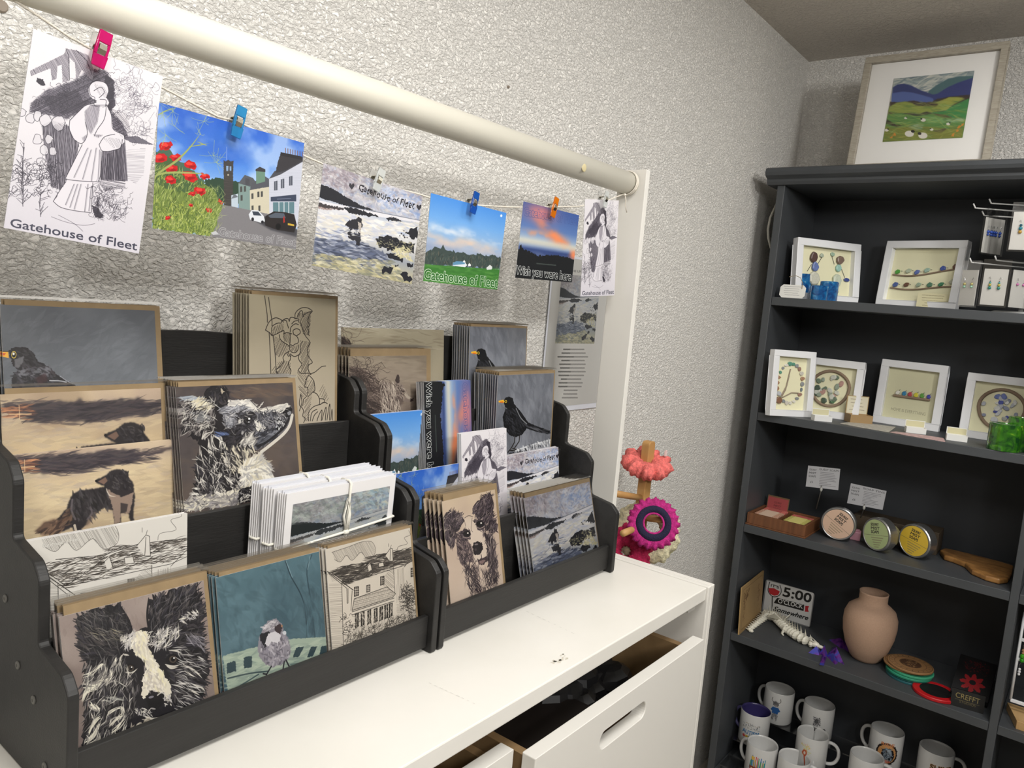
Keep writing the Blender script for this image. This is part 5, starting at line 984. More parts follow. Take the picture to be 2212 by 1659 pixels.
def art_sketch():
    q = SP['J'].quad(); A = Art(*SIZE['J'], q, 'C6BCA4', 30); f = fr(540, 620, 5.53); K = '2A2420'
    A.grad([(0, 'B5AB92'), (.5, 'BCB19B'), (1, 'C6BAA9')]); A.wash('AFA48E', 2, 2, .5, .8, .5); A.grain(.02)
    for P in (f(175, 105, 190, 220, 205, 330, 207, 420), f(222, 125, 240, 260, 262, 400, 262, 460), f(228, 540, 238, 700, 245, 900, 250, 1070), f(275, 580, 300, 800, 312, 990, 325, 1040),
              f(185, 515, 215, 440, 250, 395, 310, 368, 370, 390, 400, 420), f(185, 515, 240, 550, 262, 578, 320, 560, 400, 520, 405, 560), f(262, 575, 262, 480, 300, 445, 340, 430, 370, 430, 385, 400, 430, 400, 445, 440, 460, 490),
              f(380, 410, 410, 385, 440, 375, 460, 385, 470, 410, 480, 370, 510, 362, 540, 375, 580, 385, 580, 420), f(540, 380, 540, 320, 580, 270, 640, 245, 700, 255, 745, 290, 700, 300, 650, 330, 635, 355, 625, 290, 600, 290, 570, 340, 560, 380),
              f(745, 290, 715, 330, 690, 400, 700, 430, 715, 455, 690, 480, 700, 520, 695, 560, 710, 580), f(480, 540, 490, 480, 540, 440, 580, 450), f(500, 440, 530, 410, 570, 400), f(520, 560, 515, 520, 550, 500, 590, 510, 600, 550, 560, 580),
              f(400, 560, 440, 545, 500, 560), f(350, 570, 360, 620, 400, 660, 450, 690, 470, 720), f(480, 560, 480, 640, 475, 690), f(520, 565, 560, 590, 580, 640, 570, 670, 545, 680), f(470, 700, 490, 690, 510, 700, 540, 680), f(470, 700, 480, 760, 520, 785, 560, 770, 580, 720, 575, 690),
              f(600, 420, 630, 500, 660, 580, 700, 630, 720, 665), f(720, 665, 690, 730, 690, 820), f(600, 700, 600, 780, 580, 830, 590, 880, 620, 920, 600, 960, 580, 990, 610, 1030, 690, 1030, 720, 1045), f(690, 820, 720, 860, 745, 900, 720, 920, 695, 940, 700, 1000, 730, 1045),
              f(720, 1035, 770, 1020, 820, 980, 860, 950, 905, 943), f(470, 770, 430, 790, 395, 840, 400, 890, 350, 960, 312, 990, 350, 1060), f(490, 800, 480, 870, 460, 900, 470, 960, 490, 1000, 470, 1060), f(480, 800, 530, 830, 580, 810, 605, 780), f(440, 790, 460, 830), f(455, 780, 480, 830),
              f(700, 1050, 670, 1110, 655, 1190, 690, 1205, 685, 1290, 640, 1340), f(700, 1050, 760, 1120, 775, 1230, 750, 1255, 690, 1310), f(750, 1255, 800, 1280, 830, 1340, 830, 1400), f(830, 1335, 880, 1340, 890, 1370, 840, 1400), f(860, 1385, 900, 1380, 925, 1395),
              f(605, 1280, 590, 1400, 620, 1440, 640, 1480, 630, 1540, 660, 1570, 640, 1620), f(605, 1280, 620, 1380, 590, 1480), f(640, 1340, 630, 1420), f(700, 1600, 700, 1500, 760, 1430, 850, 1400), f(720, 1600, 740, 1500, 800, 1460),
              f(800, 1600, 820, 1540, 860, 1470, 850, 1600), f(860, 1590, 890, 1480, 910, 1440, 900, 1590), f(920, 1590, 940, 1450, 955, 1405, 950, 1590), f(965, 1590, 980, 1460, 985, 1590), f(745, 1600, 770, 1530, 810, 1490)):
        A.line(P, 1.6, K, .95, smooth=True)
    for P, a, gp in ((f(280, 480, 400, 430, 400, 530, 270, 570), 105, 2.2), (f(570, 320, 730, 290, 710, 570, 640, 570, 590, 430), 118, 2), (f(280, 580, 440, 680, 470, 760, 350, 840, 300, 800), 115, 2.2), (f(400, 560, 480, 560, 480, 680, 400, 640), 75, 2.4), (f(600, 640, 720, 660, 700, 1030, 610, 1020, 600, 720), 118, 2.2),
                     (f(330, 900, 400, 880, 480, 900, 490, 1000, 450, 1070, 330, 1060), 118, 2.4), (f(480, 710, 570, 700, 560, 770, 500, 770), 115, 2), (f(560, 1000, 700, 1060, 660, 1200, 580, 1120), 55, 2.6), (f(660, 1100, 770, 1120, 770, 1240, 680, 1290), 118, 2.6), (f(650, 1350, 740, 1280, 700, 1600, 650, 1590), 125, 2.6), (f(820, 1280, 870, 1150, 940, 1330, 920, 1370), 118, 3.2), (f(260, 960, 330, 940, 330, 1060, 270, 1050), 118, 3.4), (f(580, 1180, 660, 1200, 680, 1290, 620, 1330), 45, 2.6)):
        A.hatch(P, a, gp, 1.0, K, .8)
    mk('J', 'line_sketch', A, .5)

def art_pen_collie():
    q = SP['K'].quad(); A = Art(*SIZE['K'], q, 'C9B6A2', 31); f = fr(820, 1000, 3.95); K = '2A2228'; C = 'CBB8A4'
    A.grad([(0, 'CDB99F'), (.4, 'C6B2A0'), (1, 'CDBCAC')]); A.wash('BFAA98', 2, 2, .5, .8, .5); A.grain(.02)
    A.poly(f(700, 470, 790, 460, 880, 560, 915, 700, 925, 790, 880, 870, 820, 860, 790, 760, 740, 640), 'D9CBBC', .7, soft=6)
    earL = f(545, 470, 590, 410, 640, 400, 700, 430, 715, 480, 690, 540, 650, 600, 640, 690, 620, 745, 600, 690, 560, 640, 550, 560); earR = f(795, 430, 800, 370, 850, 310, 900, 265, 960, 262, 965, 330, 970, 430, 1000, 500, 1005, 590, 960, 600, 900, 560, 850, 480)
    for P in (earL, earR): A.poly(P, '3A3036', .95, jag=4); A.fur(P, 320, 110, 14, 1.6, [K, '1C161B', '4E434A', '6A5E62'], .85, 30); A.fur(P, 40, 110, 12, .9, ['A89890', 'B9A99C'], .8, 25)
    sideR = f(960, 600, 990, 700, 1000, 800, 1010, 900, 960, 950, 930, 930, 920, 800, 910, 680, 880, 590); A.poly(sideR, '3E343A', .85, jag=4); A.fur(sideR, 200, 95, 16, 1.5, [K, '1C161B', '5A4E54', 'A0928A'], .85, 18)
    sideL = f(640, 600, 700, 590, 760, 640, 790, 740, 800, 840, 740, 860, 700, 880, 670, 780); A.poly(sideL, '6E5F60', .6, jag=3); A.fur(sideL, 220, 80, 14, 1.4, [K, '3A3036', '6A5A5C'], .85, 25)
    for (P) in (f(690, 600, 720, 560, 770, 570, 780, 640, 740, 670, 700, 650), f(805, 490, 850, 470, 900, 530, 890, 590, 840, 570)): A.poly(P, '3A3036', .95, jag=2.5); A.fur(P, 60, 60, 10, 1.4, [K, '6A5E62'], .8, 50)
    for (x, y, r) in ((745, 605, 26), (858, 520, 28)): X, Y = f(x, y)[0]; k = r/3.95; A.ell(X, Y, k*1.25, k, '120E12'); A.ell(X+k*.3, Y-k*.25, k*.28, k*.24, 'E9E0D6'); A.line([(X-k*1.3, Y+k*1.0), (X, Y+k*1.35), (X+k*1.3, Y+k*.8)], 1, 'B9A99C', .9, smooth=True)
    A.poly(f(795, 710, 800, 680, 840, 668, 872, 680, 885, 730, 860, 775, 820, 790, 800, 765), '1F191D', 1, jag=1.2); A.ell(*f(825, 695)[0], 4, 1.8, '8A7E7E', -10, .9); A.ell(*f(820, 740)[0], 2.4, 3, '4A4044', 0, .9)
    A.line(f(865, 780, 870, 810, 850, 830, 835, 820), 1.6, K, .95, smooth=True); A.poly(f(835, 830, 870, 815, 915, 795, 920, 830, 890, 870, 850, 868), '3A2E32', .95, jag=1); A.poly(f(850, 840, 890, 825, 905, 830, 880, 860, 855, 858), '8A7470', .9)
    A.line(f(800, 800, 820, 840, 830, 830), 1, K, .9, smooth=True)
    for P in (f(725, 470, 760, 450, 795, 460), f(790, 470, 780, 560, 795, 590), f(720, 480, 735, 540), f(905, 600, 920, 700, 925, 790), f(770, 690, 790, 790)): A.line(P, 1, K, .7, smooth=True)
    ch = f(700, 860, 800, 860, 860, 880, 940, 940, 1000, 900, 1015, 980, 1000, 1080, 900, 1110, 780, 1140, 740, 1040); A.fur(ch, 200, 85, 20, 1.1, [K, '4A3E42', '8A7C76'], .85, 22)
    A.fur(f(720, 880, 820, 900, 860, 1080, 780, 1100), 80, 70, 22, 1.5, [K], .8, 18); A.fur(f(900, 940, 1010, 930, 1000, 1040, 920, 1050), 70, 100, 20, 1.3, [K], .8, 18); A.fur(f(760, 1090, 960, 1050, 960, 1090, 780, 1150), 60, -70, 10, 1, [K], .8, 25)
    A.line(f(1015, 930, 1010, 1000, 1000, 1060), .9, K, .8, smooth=True)
    mk('K', 'pen_collie_portrait', A, .45)

def foxdog(A, f):
    K = '2F2422'; A.grad([(0, 'A39683'), (.5, '94867A'), (1, '7A6C64')]); A.wash('857868', 3, 5, .45, .7, .6); A.fur(f(130, 350, 800, 350, 830, 860, 150, 860), 160, 3, 34, 4, ['8E8172', 'A89C88', '7A6E62', 'B0A490'], .3, 8); A.grain(.02)
    B = f(130, 440, 220, 450, 260, 500, 330, 560, 420, 590, 500, 580, 520, 620, 560, 640, 590, 720, 560, 780, 560, 880, 130, 880); A.poly(B, '5A4C46', .8, jag=6, soft=2)
    A.fur(f(130, 430, 330, 470, 400, 600, 380, 840, 140, 840), 480, 35, 20, 1.1, [K, '4A3C38', '6E5F58', 'A09286'], .75, 30); A.fur(f(140, 700, 400, 760, 400, 860, 140, 880), 200, 20, 22, 2, ['2A201F', '3E3230'], .8, 12)
    A.fur(f(400, 590, 520, 600, 570, 760, 540, 860, 410, 840), 260, 75, 20, 2, ['B9AC9E', '7C6E66', 'D0C4B4', '3A2E2C', '94877C'], .8, 15); A.scrib(f(150, 430, 330, 470, 420, 560, 240, 640), 90, 12, .7, K, .7)
    A.poly(f(525, 560, 545, 510, 560, 515, 568, 580, 610, 625, 640, 680, 685, 710, 680, 740, 640, 745, 600, 735, 560, 700, 530, 650), '8E8076', 1, jag=1.5); A.poly(f(525, 560, 545, 510, 562, 516, 566, 580, 545, 590), '3E3230', 1, jag=1); A.poly(f(580, 620, 610, 630, 640, 690, 680, 715, 640, 720, 600, 690), 'C2B6A6', .95, soft=1)
    A.poly(f(560, 640, 600, 645, 604, 660, 575, 655), '2A2020', 1); A.poly(f(660, 715, 688, 708, 682, 738, 655, 742), '3A2E2C', .95, jag=1); A.fur(f(540, 590, 620, 640, 600, 730, 550, 690), 80, 60, 10, 1.2, [K, '6A5C54', 'B0A294'], .75, 30)
    A.poly(f(690, 640, 800, 610, 815, 860, 590, 860, 620, 790, 690, 760), '6A5C56', .5, soft=6)
def art_fox():
    A = Art(*SIZE['T'], SP['T'].quad(), seed=32); foxdog(A, fr(720, 680, 3.95)); mk('T', 'sepia_dog_drawing', A, .42)
    A = Art(*SIZE['U'], SP['U'].quad(), seed=33); A.grad([(0, 'BDB49C'), (.4, 'B2A890'), (1, 'A09480')]); A.wash('A79C84', 2, 6, .45, .7, .7); A.fur(fr(720, 680, 3.95)(45, 105, 945, 130, 960, 300, 45, 300), 60, 3, 34, 3, ['8E836E', '9E937C', 'C6BDA6'], .45, 6)
    f = fr(720, 680, 3.95); A.poly(f(40, 225, 70, 200, 110, 195, 160, 262, 60, 268, 40, 262), '6A5850', .85, jag=3); A.fur(f(40, 200, 110, 195, 165, 262, 40, 265), 70, 40, 16, 1.2, ['2F2422', '5A4A44', '1F1817'], .85, 25); A.scrib(f(50, 160, 110, 130, 170, 220, 60, 230), 16, 14, .7, '4A3C38', .7); A.grain(.02); mk('U', 'sepia_print', A, .5)

def art_poster():
    A = Art(460, 640, POSTER, 'B9B8B4', 34); A.a[:] = col('C6C5C1'); f = fr(1160, 560, 4.881)
    A.text('THE UN', f(352, 132)[0], f(470, 142)[0], f(354, 108)[0], '6E6E6C', bold=.15)
    B = Art(400, 330, f(262, 160, 672, 215, 603, 890, 190, 888), seed=35)
    A2 = Art(420, 420, fr(660, 180, 2.592)(100, 450, 655, 630, 590, 1125, 35, 1015), seed=36); shore(A2, fr(660, 180, 2.592), text=False)
    # drop the painting into the sheet
    q = A.T(f(262, 150, 672, 200, 603, 890, 190, 888)); Hh = homog(q, [(0, 0), (A2.w, 0), (A2.w, A2.h), (0, A2.h)])
    yy, xx = np.mgrid[0:A.h, 0:A.w]; p = np.stack([xx.ravel()+.5, yy.ravel()+.5, np.ones(A.h*A.w)]).T @ Hh.T; u = p[:, 0]/p[:, 2]; v = p[:, 1]/p[:, 2]
    ok = (u >= 0) & (u < A2.w) & (v >= 0) & (v < A2.h); F = A.a.reshape(-1, 3); F[ok] = A2.a[v[ok].astype(int), u[ok].astype(int)]*.62+np.array([.5, .52, .5])*.38
    for i, (xa, xm, xb) in enumerate(((280, 350, 505), (262, 350, 510), (220, 390, 540), (260, 345, 500), (238, 355, 510), (246, 345, 500), (226, 358, 510), (230, 345, 500), (255, 315, 470), (232, 322, 482), (228, 322, 478), (285, 285, 425), (280, 280, 422), (265, 265, 428))):
        y = 950+i*39.2; r = A.rng
        for a, b, c in ((xa, xm, '5E5D5B'), (xm, xb, '8A8986')):
            x = a
            while x < b-6: w = r.uniform(8, 30); A.line(f(x, y, min(b, x+w), y+1), 2.2, c, .85); x += w+r.uniform(2, 6)
    mk('poster', 'price_list', A, .35)
art_collie(); art_profile(); art_blackbird(); art_dogbeach(); art_tit(); art_house(); art_sketch(); art_pen_collie(); art_fox()
# the price list hangs on the wall between the cards and the upright
_px0, _px1, _pz0, _pz1 = 1.161, 1.367, 1.198, 1.484
POSTER = [proj((_px0, -.0042, _pz1)), proj((_px1, -.0042, _pz1)), proj((_px1, -.0042, _pz0)), proj((_px0, -.0042, _pz0))]
art_poster()
FLAT = dict(A='6E625C', B='4F6A70', C='CFC8BC', D='D2CEC6', E='8C9690', F='BFA983', G='55504E', H='BFA983', I='64686C', J='B9AF98', K='CDBDAB', L='A9A9AE', M='D8D8DA', N='B9B9BE', O='3C66B0', P='7B7E86', Q='3B4660', R='6A8CB8', S='7B7E86', T='8C7F72', U='B3AA94',
            c1='C8C5C8', c2='5A78A8', c3='A9A9AE', c4='6A8CB8', c5='40507A', c6='C8C8D0', poster='B5B5B2')
for k, c in FLAT.items():
    if k not in ART: ART[k] = Art(8, 8, None, c).material('print_'+k)
# ------------------------------------------------------------------ cards into the racks
def AM(k, rough=.42): return ART[k]
a = place_card(SP['A'], 'greeting_card', 'square card of a shaggy black and white collie face, front of its pile', 'greeting card', AM('A'), (.0045, .0075))
stack(a, 5, .0038, 'square collie face card in kraft envelope behind the front one', 'collie face cards in the nearest corner', seed=2)
a = place_card(SP['B'], 'greeting_card', 'teal card of a small grey bird on a pale bench, front of its pile', 'greeting card', AM('B'), (.001, .0035))
stack(a, 6, .0038, 'teal bird card with kraft envelope behind the front one', 'teal bird cards', dx=-.001, seed=3)
a = place_card(SP['C'], 'greeting_card', 'ink drawing card of a house and porch, front of its pile in the lowest tier', 'greeting card', AM('C'), (.004, .003))
stack(a, 4, .0034, 'house drawing card in kraft envelope behind the front one', 'house drawing cards in the lowest tier', dx=-.001, seed=4)
a = place_card(SP['D'], 'postcard', 'wide white postcard with an ink drawing of roofs, behind the collie face cards', 'postcard', AM('D'), sleeve=False)
stack(a, 5, .0012, 'white postcard with the roofs drawing, behind the front one', 'wide house postcards', jit=.0006, seed=5)
a = place_card(SP['F'], 'postcard', 'tan postcard of a standing dog on a beach, lower of the two', 'postcard', AM('F'), sleeve=False, body=M_CREAM)
stack(a, 3, .0012, 'tan postcard of a dog on a beach, behind the lower front one', 'tan dog postcards', jit=.0005, seed=6)
a = place_card(SP['H'], 'greeting_card', 'tan card of a dog on a beach in a kraft envelope, upper of the two', 'greeting card', AM('H'), (.005, .005), body=M_CREAM)
a = place_card(SP['I'], 'greeting_card', 'large grey card of a blackbird head, at the top left of the racks', 'greeting card', AM('I'), (.006, .005))
stack(a, 2, .004, 'grey blackbird card behind the large one at the top left', 'large blackbird cards', seed=7)
a = place_card(SP['G'], 'greeting_card', 'painted card of a collie head in profile looking up, front of its pile', 'greeting card', AM('G'), (.005, .005))
stack(a, 8, .0026, 'collie profile card in kraft envelope behind the front one', 'collie profile cards', dx=-.0008, seed=8)
a = place_card(SP['J'], 'greeting_card', 'tall cream card with an ink line sketch, front of its pile', 'greeting card', AM('J'), (.0045, .004), body=M_CREAM)
stack(a, 7, .0042, 'tall cream sketch card behind the front one', 'tall cream sketch cards', dx=-.0005, seed=9)
a = place_card(SP['K'], 'greeting_card', 'cream card with a pen portrait of a collie, one ear raised, front of its pile', 'greeting card', AM('K'), (.006, .008), body=M_CREAM)
stack(a, 5, .0055, 'collie pen portrait card in kraft envelope behind its front card', 'collie pen portrait cards', dx=-.0022, seed=10)
a = place_card(SP['L'], 'greeting_card', 'seashore painting card with a wading dog, front of the pile in the lowest tier', 'greeting card', AM('L'), (.0035, .006))
stack(a, 5, .0052, 'seashore card in kraft envelope behind the front one in the lowest tier', 'seashore cards in the lowest tier', dx=-.0012, seed=11)
a = place_card(SP['M'], 'postcard', 'upright white postcard with an ink drawing of a robed statue, in the rack', 'postcard', AM('M'), sleeve=False)
stack(a, 7, .0011, 'statue drawing postcard behind the front one in the rack', 'statue postcards in the rack', jit=.0004, seed=12)
a = place_card(SP['N'], 'postcard', 'seashore postcard with two hearts and handwriting, standing in the rack', 'postcard', AM('N'), sleeve=False)
stack(a, 6, .0011, 'seashore postcard with handwriting behind the front one in the rack', 'lettered seashore postcards in the rack', jit=.0004, seed=13)
a = place_card(SP['O'], 'postcard', 'blue sky street postcard standing between the tied bundles and the statue postcards', 'postcard', AM('O'), sleeve=False)
stack(a, 2, .0011, 'blue sky street postcard behind the front one in the rack', 'blue street postcards in the rack', jit=.0003, seed=14)
a = place_card(SP['P'], 'greeting_card', 'grey card of a whole blackbird with long tail, front of the thick lower pile', 'greeting card', AM('P'), (.0045, .0045))
stack(a, 11, .0035, dth=-.0045, label='blackbird card behind the front one in the thick lower pile', group='blackbird cards in the lower pile', dx=-.0003, seed=15)
a = place_card(SP['S'], 'greeting_card', 'grey card with a blackbird, front of the highest pile near the white upright', 'greeting card', AM('S'), (.0035, .0035))
stack(a, 8, .0045, 'blackbird card behind the front one in the highest pile', 'blackbird cards in the upper pile', dx=-.0003, seed=16)
a = place_card(SP['Q'], 'postcard', 'sunset postcard turned sideways with outlined lettering, front of its pile', 'postcard', AM('Q'), sleeve=False)
stack(a, 8, .0012, 'sideways sunset postcard behind the front one', 'sideways sunset postcards', dx=-.0007, jit=.0004, seed=17)
a = place_card(SP['R'], 'postcard', 'postcard of a green field and pale evening sky, front of its pile in the rack', 'postcard', AM('R'), sleeve=False)
stack(a, 4, .0012, 'green field postcard behind the front one in the rack', 'field postcards in the rack', jit=.0004, seed=18)
a = place_card(SP['T'], 'greeting_card', 'brown pen drawing card of a dog looking right, with a wide kraft border', 'greeting card', AM('T'), (.0095, .0095), body=M_CREAM)
stack(a, 5, .0052, 'sepia dog card in kraft envelope behind the front one', 'sepia dog cards', dx=-.001, seed=19)
a = place_card(SP['U'], 'print_sheet', 'large cream print of the sepia dog drawing, standing behind the sleeved pile', 'print', AM('U'), sleeve=False, body=M_CREAM)

# three bundles of white cards tied with string
M_STRING = mat('cotton_string', 'E9E6DA', .8, bump=.4, bscale=900)
M_STR2 = mat('grey_string', 'D5CFC4', .8, bump=.4, bscale=900)
sp = SP['E']; M_ENV = mat('white_envelope', 'D3D4DA', .6)
def bundle(k, y0, dx, dz, label, art):
    for i in range(5):
        y = y0+i*.0021
        o = thing('greeting_card', label if i == 0 else 'white bordered card inside a string tied bundle, behind its front card', 'greeting card', (sp.x0+dx-(.0008*i), y, sp.zb), (-sp.th, math.radians(-.4*i*(1 if k % 2 else .4)), 0), None if i == 0 else 'white cards inside the tied bundles')
        mb = MB(); w, h = sp.w, sp.h+dz
        mb.box((0, 0, 0), (w, .0009, h)).build('card_body', M_CARD, o)
        if i == 0:
            m = MB(); bx = .0085; m.face([(bx, -.0003, .012), (w-.0075, -.0003, .012), (w-.0075, -.0003, h-.012), (bx, -.0003, h-.012)], [(0, 0), (1, 0), (1, 1), (0, 1)]); m.build('print', art, o, merge=False)
        MB().box((.001, .0012, 0), (w+.002, .0019, h+.0015*(i % 3))).build('envelope', M_ENV, o)
    t = y0+.0118
    s = thing('string', ['white cotton string tied with a loop around the front bundle of cards', 'white string around the second tied bundle of cards', 'white string around the rear tied bundle of cards'][k], 'string', (sp.x0+dx+sp.w*.55, y0, sp.zb))
    W2, H2 = sp.w, sp.h+dz; X, Z = sp.x0+dx, sp.zb; r = .0015; lean = math.tan(sp.th)
    yy = lambda z, f: f+(z-Z)*lean
    zx = .062+.004*k; xx = .52*W2-.012*k
    loop = []
    for u in np.linspace(0, 1, 14): loop.append((X-.002+u*(W2+.003), yy(Z+zx+u*.010, y0)-r*1.3-.0012*math.sin(u*math.pi), Z+zx+u*.010))
    loop += [(X+W2+.003, yy(Z+zx, (y0+t)/2), Z+zx+.010), (X+W2, yy(Z+zx, t)+r, Z+zx+.010), (X, yy(Z+zx, t)+r, Z+zx), (X-.004, yy(Z+zx, (y0+t)/2), Z+zx)]
    MB().tube(loop, r, 8, closed=True).build('string_loop', M_STRING, s, world=True, smooth=True)
    v = []
    for u in np.linspace(0, 1, 10): v.append((X+xx+u*.004, yy(Z+H2*u, y0)-r*1.3, Z+.002+(H2-.002)*u))
    v += [(X+xx+.004, yy(Z+H2, y0)+.001, Z+H2+.0024), (X+xx+.003, yy(Z+H2, t), Z+H2+.0024), (X+xx+.002, yy(Z+H2, t)+r, Z+H2-.004), (X+xx, yy(Z, t)+r, Z+.002)]
    MB().tube(v, r, 8).build('string_loop', M_STRING, s, world=True, smooth=True)
    if k == 0:
        kx = X+xx+.0015; kz = Z+zx+.005; ky = yy(kz, y0)-.0035
        MB().ell((kx, ky, kz), (.0042, .0028, .0036)).build('knot', M_STRING, s, world=True, smooth=True)
        for (ddx, hh) in ((-.006, .038), (.001, .033)):
            p = [(kx, ky, kz), (kx+ddx*.9, ky-.001, kz+hh*.5), (kx+ddx*.5+.002, ky-.001, kz+hh), (kx+ddx*.2+.003, ky-.001, kz+hh*.6), (kx+.002, ky, kz)]
            mb = MB().tube(p, r*.9, 8); mb.build('loose_end', M_STRING, s, world=True, smooth=True)
bundle(0, sp.yb, 0, 0, 'white bordered grey seascape card, front of the string tied bundles', AM('E'))
bundle(1, sp.yb+.0138, -.006, .003, 'front card of the second string tied bundle', AM('E'))
bundle(2, sp.yb+.0276, -.012, .006, 'front card of the rear string tied bundle', AM('E'))

# ------------------------------------------------------------------ hanging postcards, string and pegs
HL = dict(c1='large white postcard of a robed statue drawing pegged nearest, under the pink peg', c2='postcard of a street with red poppies and a blue sky, under the first blue peg',
          c3='seashore postcard with hearts and handwriting hanging from a clear peg', c4='postcard of a green field under a blue evening sky, under the dark blue peg',
          c5='orange and blue sunset postcard hanging under the orange peg', c6='statue drawing postcard hanging farthest, next to the upright board')
HC = {}
for k, (q, sz) in HANG.items():
    P = [PY(x, y, YC) for x, y in q]; P = [Vector(p) for p in P]
    o = MB(); o.cur = 0; n = 8
    for i in range(n):
        for j in range(n):
            f = lambda u, v: tuple((P[0]*(1-u)+P[1]*u)*(1-v)+(P[3]*(1-u)+P[2]*u)*v+Vector((0, -.004*math.sin(math.pi*u)*v*.6, 0)))
            a, b, c, d = j/n, (j+1)/n, i/n, (i+1)/n
            o.cur = 0; o.face([f(a, d), f(b, d), f(b, c), f(a, c)], [(a, 1-d), (b, 1-d), (b, 1-c), (a, 1-c)])
            o.cur = 1; g = lambda u, v: tuple(Vector(f(u, v))+Vector((0, .0006, 0))); o.face([g(a, c), g(b, c), g(b, d), g(a, d)])
    ob = o.build('postcard', [ART[k], M_CARD], None, smooth=True, merge=False); tag(ob, HL[k], 'postcard', 'postcards pegged to the string'); HC[k] = P
del_group = [o for o in bpy.data.objects if o.get('group') == 'postcards pegged to the string']
M_TWINE = mat('cream_twine', 'DAD3C6', .85, bump=.5, bscale=700)
sp_ = [(-60, -60), (30, 0), (100, 46), (150, 80), (178, 95), (218, 120), (300, 165), (356, 192), (470, 252), (512, 262), (600, 305), (660, 338), (740, 372), (816, 398), (900, 418), (932, 428), (1020, 443), (1095, 447), (1135, 448), (1195, 447), (1250, 446), (1264, 443), (1303, 437), (1335, 424), (1356, 416)]
tw = MB().tube([PY(x, y, YC+.0016) for x, y in sp_]+[(1.0985, YR-.0195, 1.590)], .0010, 8)
st = thing('string', 'cream twine strung under the rail holding the pegged postcards', 'string', tuple(PY(700, 355, YC)))
tw.build('twine', M_TWINE, st, world=True, smooth=True)
for dx in (0, .0028, .0052):
    lp = [(1.098+dx+.002*math.sin(a), YR+.0192*math.cos(a), 1.5998+.0192*math.sin(a)) for a in np.linspace(0, 2*math.pi, 28)[:-1]]
    MB().tube(lp, .0011, 8, closed=True).build('wrap', M_TWINE, st, world=True, smooth=True)
c = PY(1350, 421, YR-.0195)
MB().ell(tuple(c), (.0026, .0022, .0022)).build('knot', M_TWINE, st, world=True, smooth=True)
MB().tube([c, PY(1352, 432, YR-.02), PY(1351, 445, YR-.02), PY(1354, 459, YR-.02)], .0009, 8).build('loose_end', M_TWINE, st, world=True, smooth=True)

def peg(top, bot, w, colr, label, back=True):
    # plastic wonder clip: two jaws on a steel spring, clipped over the card's top edge
    a, b = Vector(PY(*top, YC-.006)), Vector(PY(*bot, YC-.006)); L = (a-b).length; d = (a-b).normalized()
    ang = math.atan2(d.x, d.z)
    o = thing('peg', label, 'peg', tuple((a+b)/2), (0, ang, 0))
    m = mat('peg_'+label.split()[0]+label.split()[1][:2], colr, .12, trans=.55, spec=.6)
    h = L/2; hw = w/2
    fr = MB()
    for (x0, x1, z0, z1) in ((-hw, hw, h*.35, h), (-hw, -hw*.62, -h*.35, h*.35), (hw*.62, hw, -h*.35, h*.35), (-hw, hw, -h, -h*.35)):
        y0 = -.0028
        fr.box((x0, y0-.0009, z0), (x1, y0+.0012, z1))
    fr.build('front_jaw', m, o, bevel=.0005)
    bk = MB(); bk.box((-hw, .009, h*.1), (hw, .0102, h*.95)); bk.box((-hw, .0078, -h), (hw, .0092, h*.12)); bk.build('back_jaw', mat('peg_clear', 'F2F2F0', .08, trans=.85) if back else m, o, bevel=.0004)
    sp2 = MB(); pr = [(-.0030, -h*.30), (-.0050, -h*.05), (-.0044, h*.22), (.001, h*.36), (.0085, h*.30), (.0112, h*.0), (.0098, -h*.32)]
    for (p, q) in zip(pr[:-1], pr[1:]):
        sp2.raw([(-hw*.55, p[0], p[1]), (hw*.55, p[0], p[1]), (hw*.55, q[0], q[1]), (-hw*.55, q[0], q[1])], [(0, 1, 2, 3)])
    s = sp2.build('spring', mat('bright_steel', 'C9C4B4', .18, metal=1), o); md = s.modifiers.new('solid', 'SOLIDIFY'); md.thickness = .0006
    return o
peg((227, 70), (207, 145), .0098, 'E0207C', 'pink plastic peg clipping the nearest statue postcard to the string')
peg((520, 231), (505, 297), .0098, '3E9FD8', 'light blue plastic peg on the poppy street postcard')
peg((823, 366), (808, 412), .0098, 'E9ECEA', 'clear plastic peg on the seashore postcard')
peg((1027, 415), (1017, 461), .0098, '1B62C4', 'dark blue plastic peg on the green field postcard')
peg((1200, 427), (1190, 469), .0098, 'F08A1C', 'orange plastic peg on the sunset postcard')
peg((1309, 413), (1303, 448), .0098, 'E4E6E6', 'clear plastic peg on the farthest statue postcard beside the upright')

# price list on the wall
q = [(1186, 548), (1320, 566), (1292, 873), (1160, 886)]
P = [PY(x, y, -.003) for x, y in ((1210, 548), (1331, 548))]
pl = thing('price_list', 'laminated white price list with a seashore picture, fixed to the wall', 'poster', (1.264, -.003, 1.34))
z0, z1, x0, x1 = 1.188, 1.488, 1.157, 1.371
mb = MB(); mb.cur = 0; mb.face([(x0+.004, -.0042, z0+.010), (x1-.004, -.0042, z0+.010), (x1-.004, -.0042, z1-.004), (x0+.004, -.0042, z1-.004)], [(0, 0), (1, 0), (1, 1), (0, 1)])
mb.build('printed_sheet', ART['poster'], pl, world=True, merge=False)
MB().prism(rounded(x0, x1, z0, z1, .004), 'y', -.0038, -.0028).build('backing', mat('laminate_white', 'D9DBE3', .3), pl, world=True)
# nail marks in the wall
for q, r, l in (((2, 14), .0055, 'small grey nail head in the wall at the top left corner'), ((1097, 188), .0022, 'little brown nail hole high on the wall above the rail')):
    c = PY(*q, 0); n = MB().lathe([(0, .002), (r*.8, .002), (r, .001), (r, -.001), (0, -.001)], 16, Matrix.Translation((c[0], -.001, c[2])) @ Matrix.Rotation(math.pi/2, 4, 'X'))
    tag(n.build('nail', mat('old_nail', '8A7E70', .6)), l, 'nail')
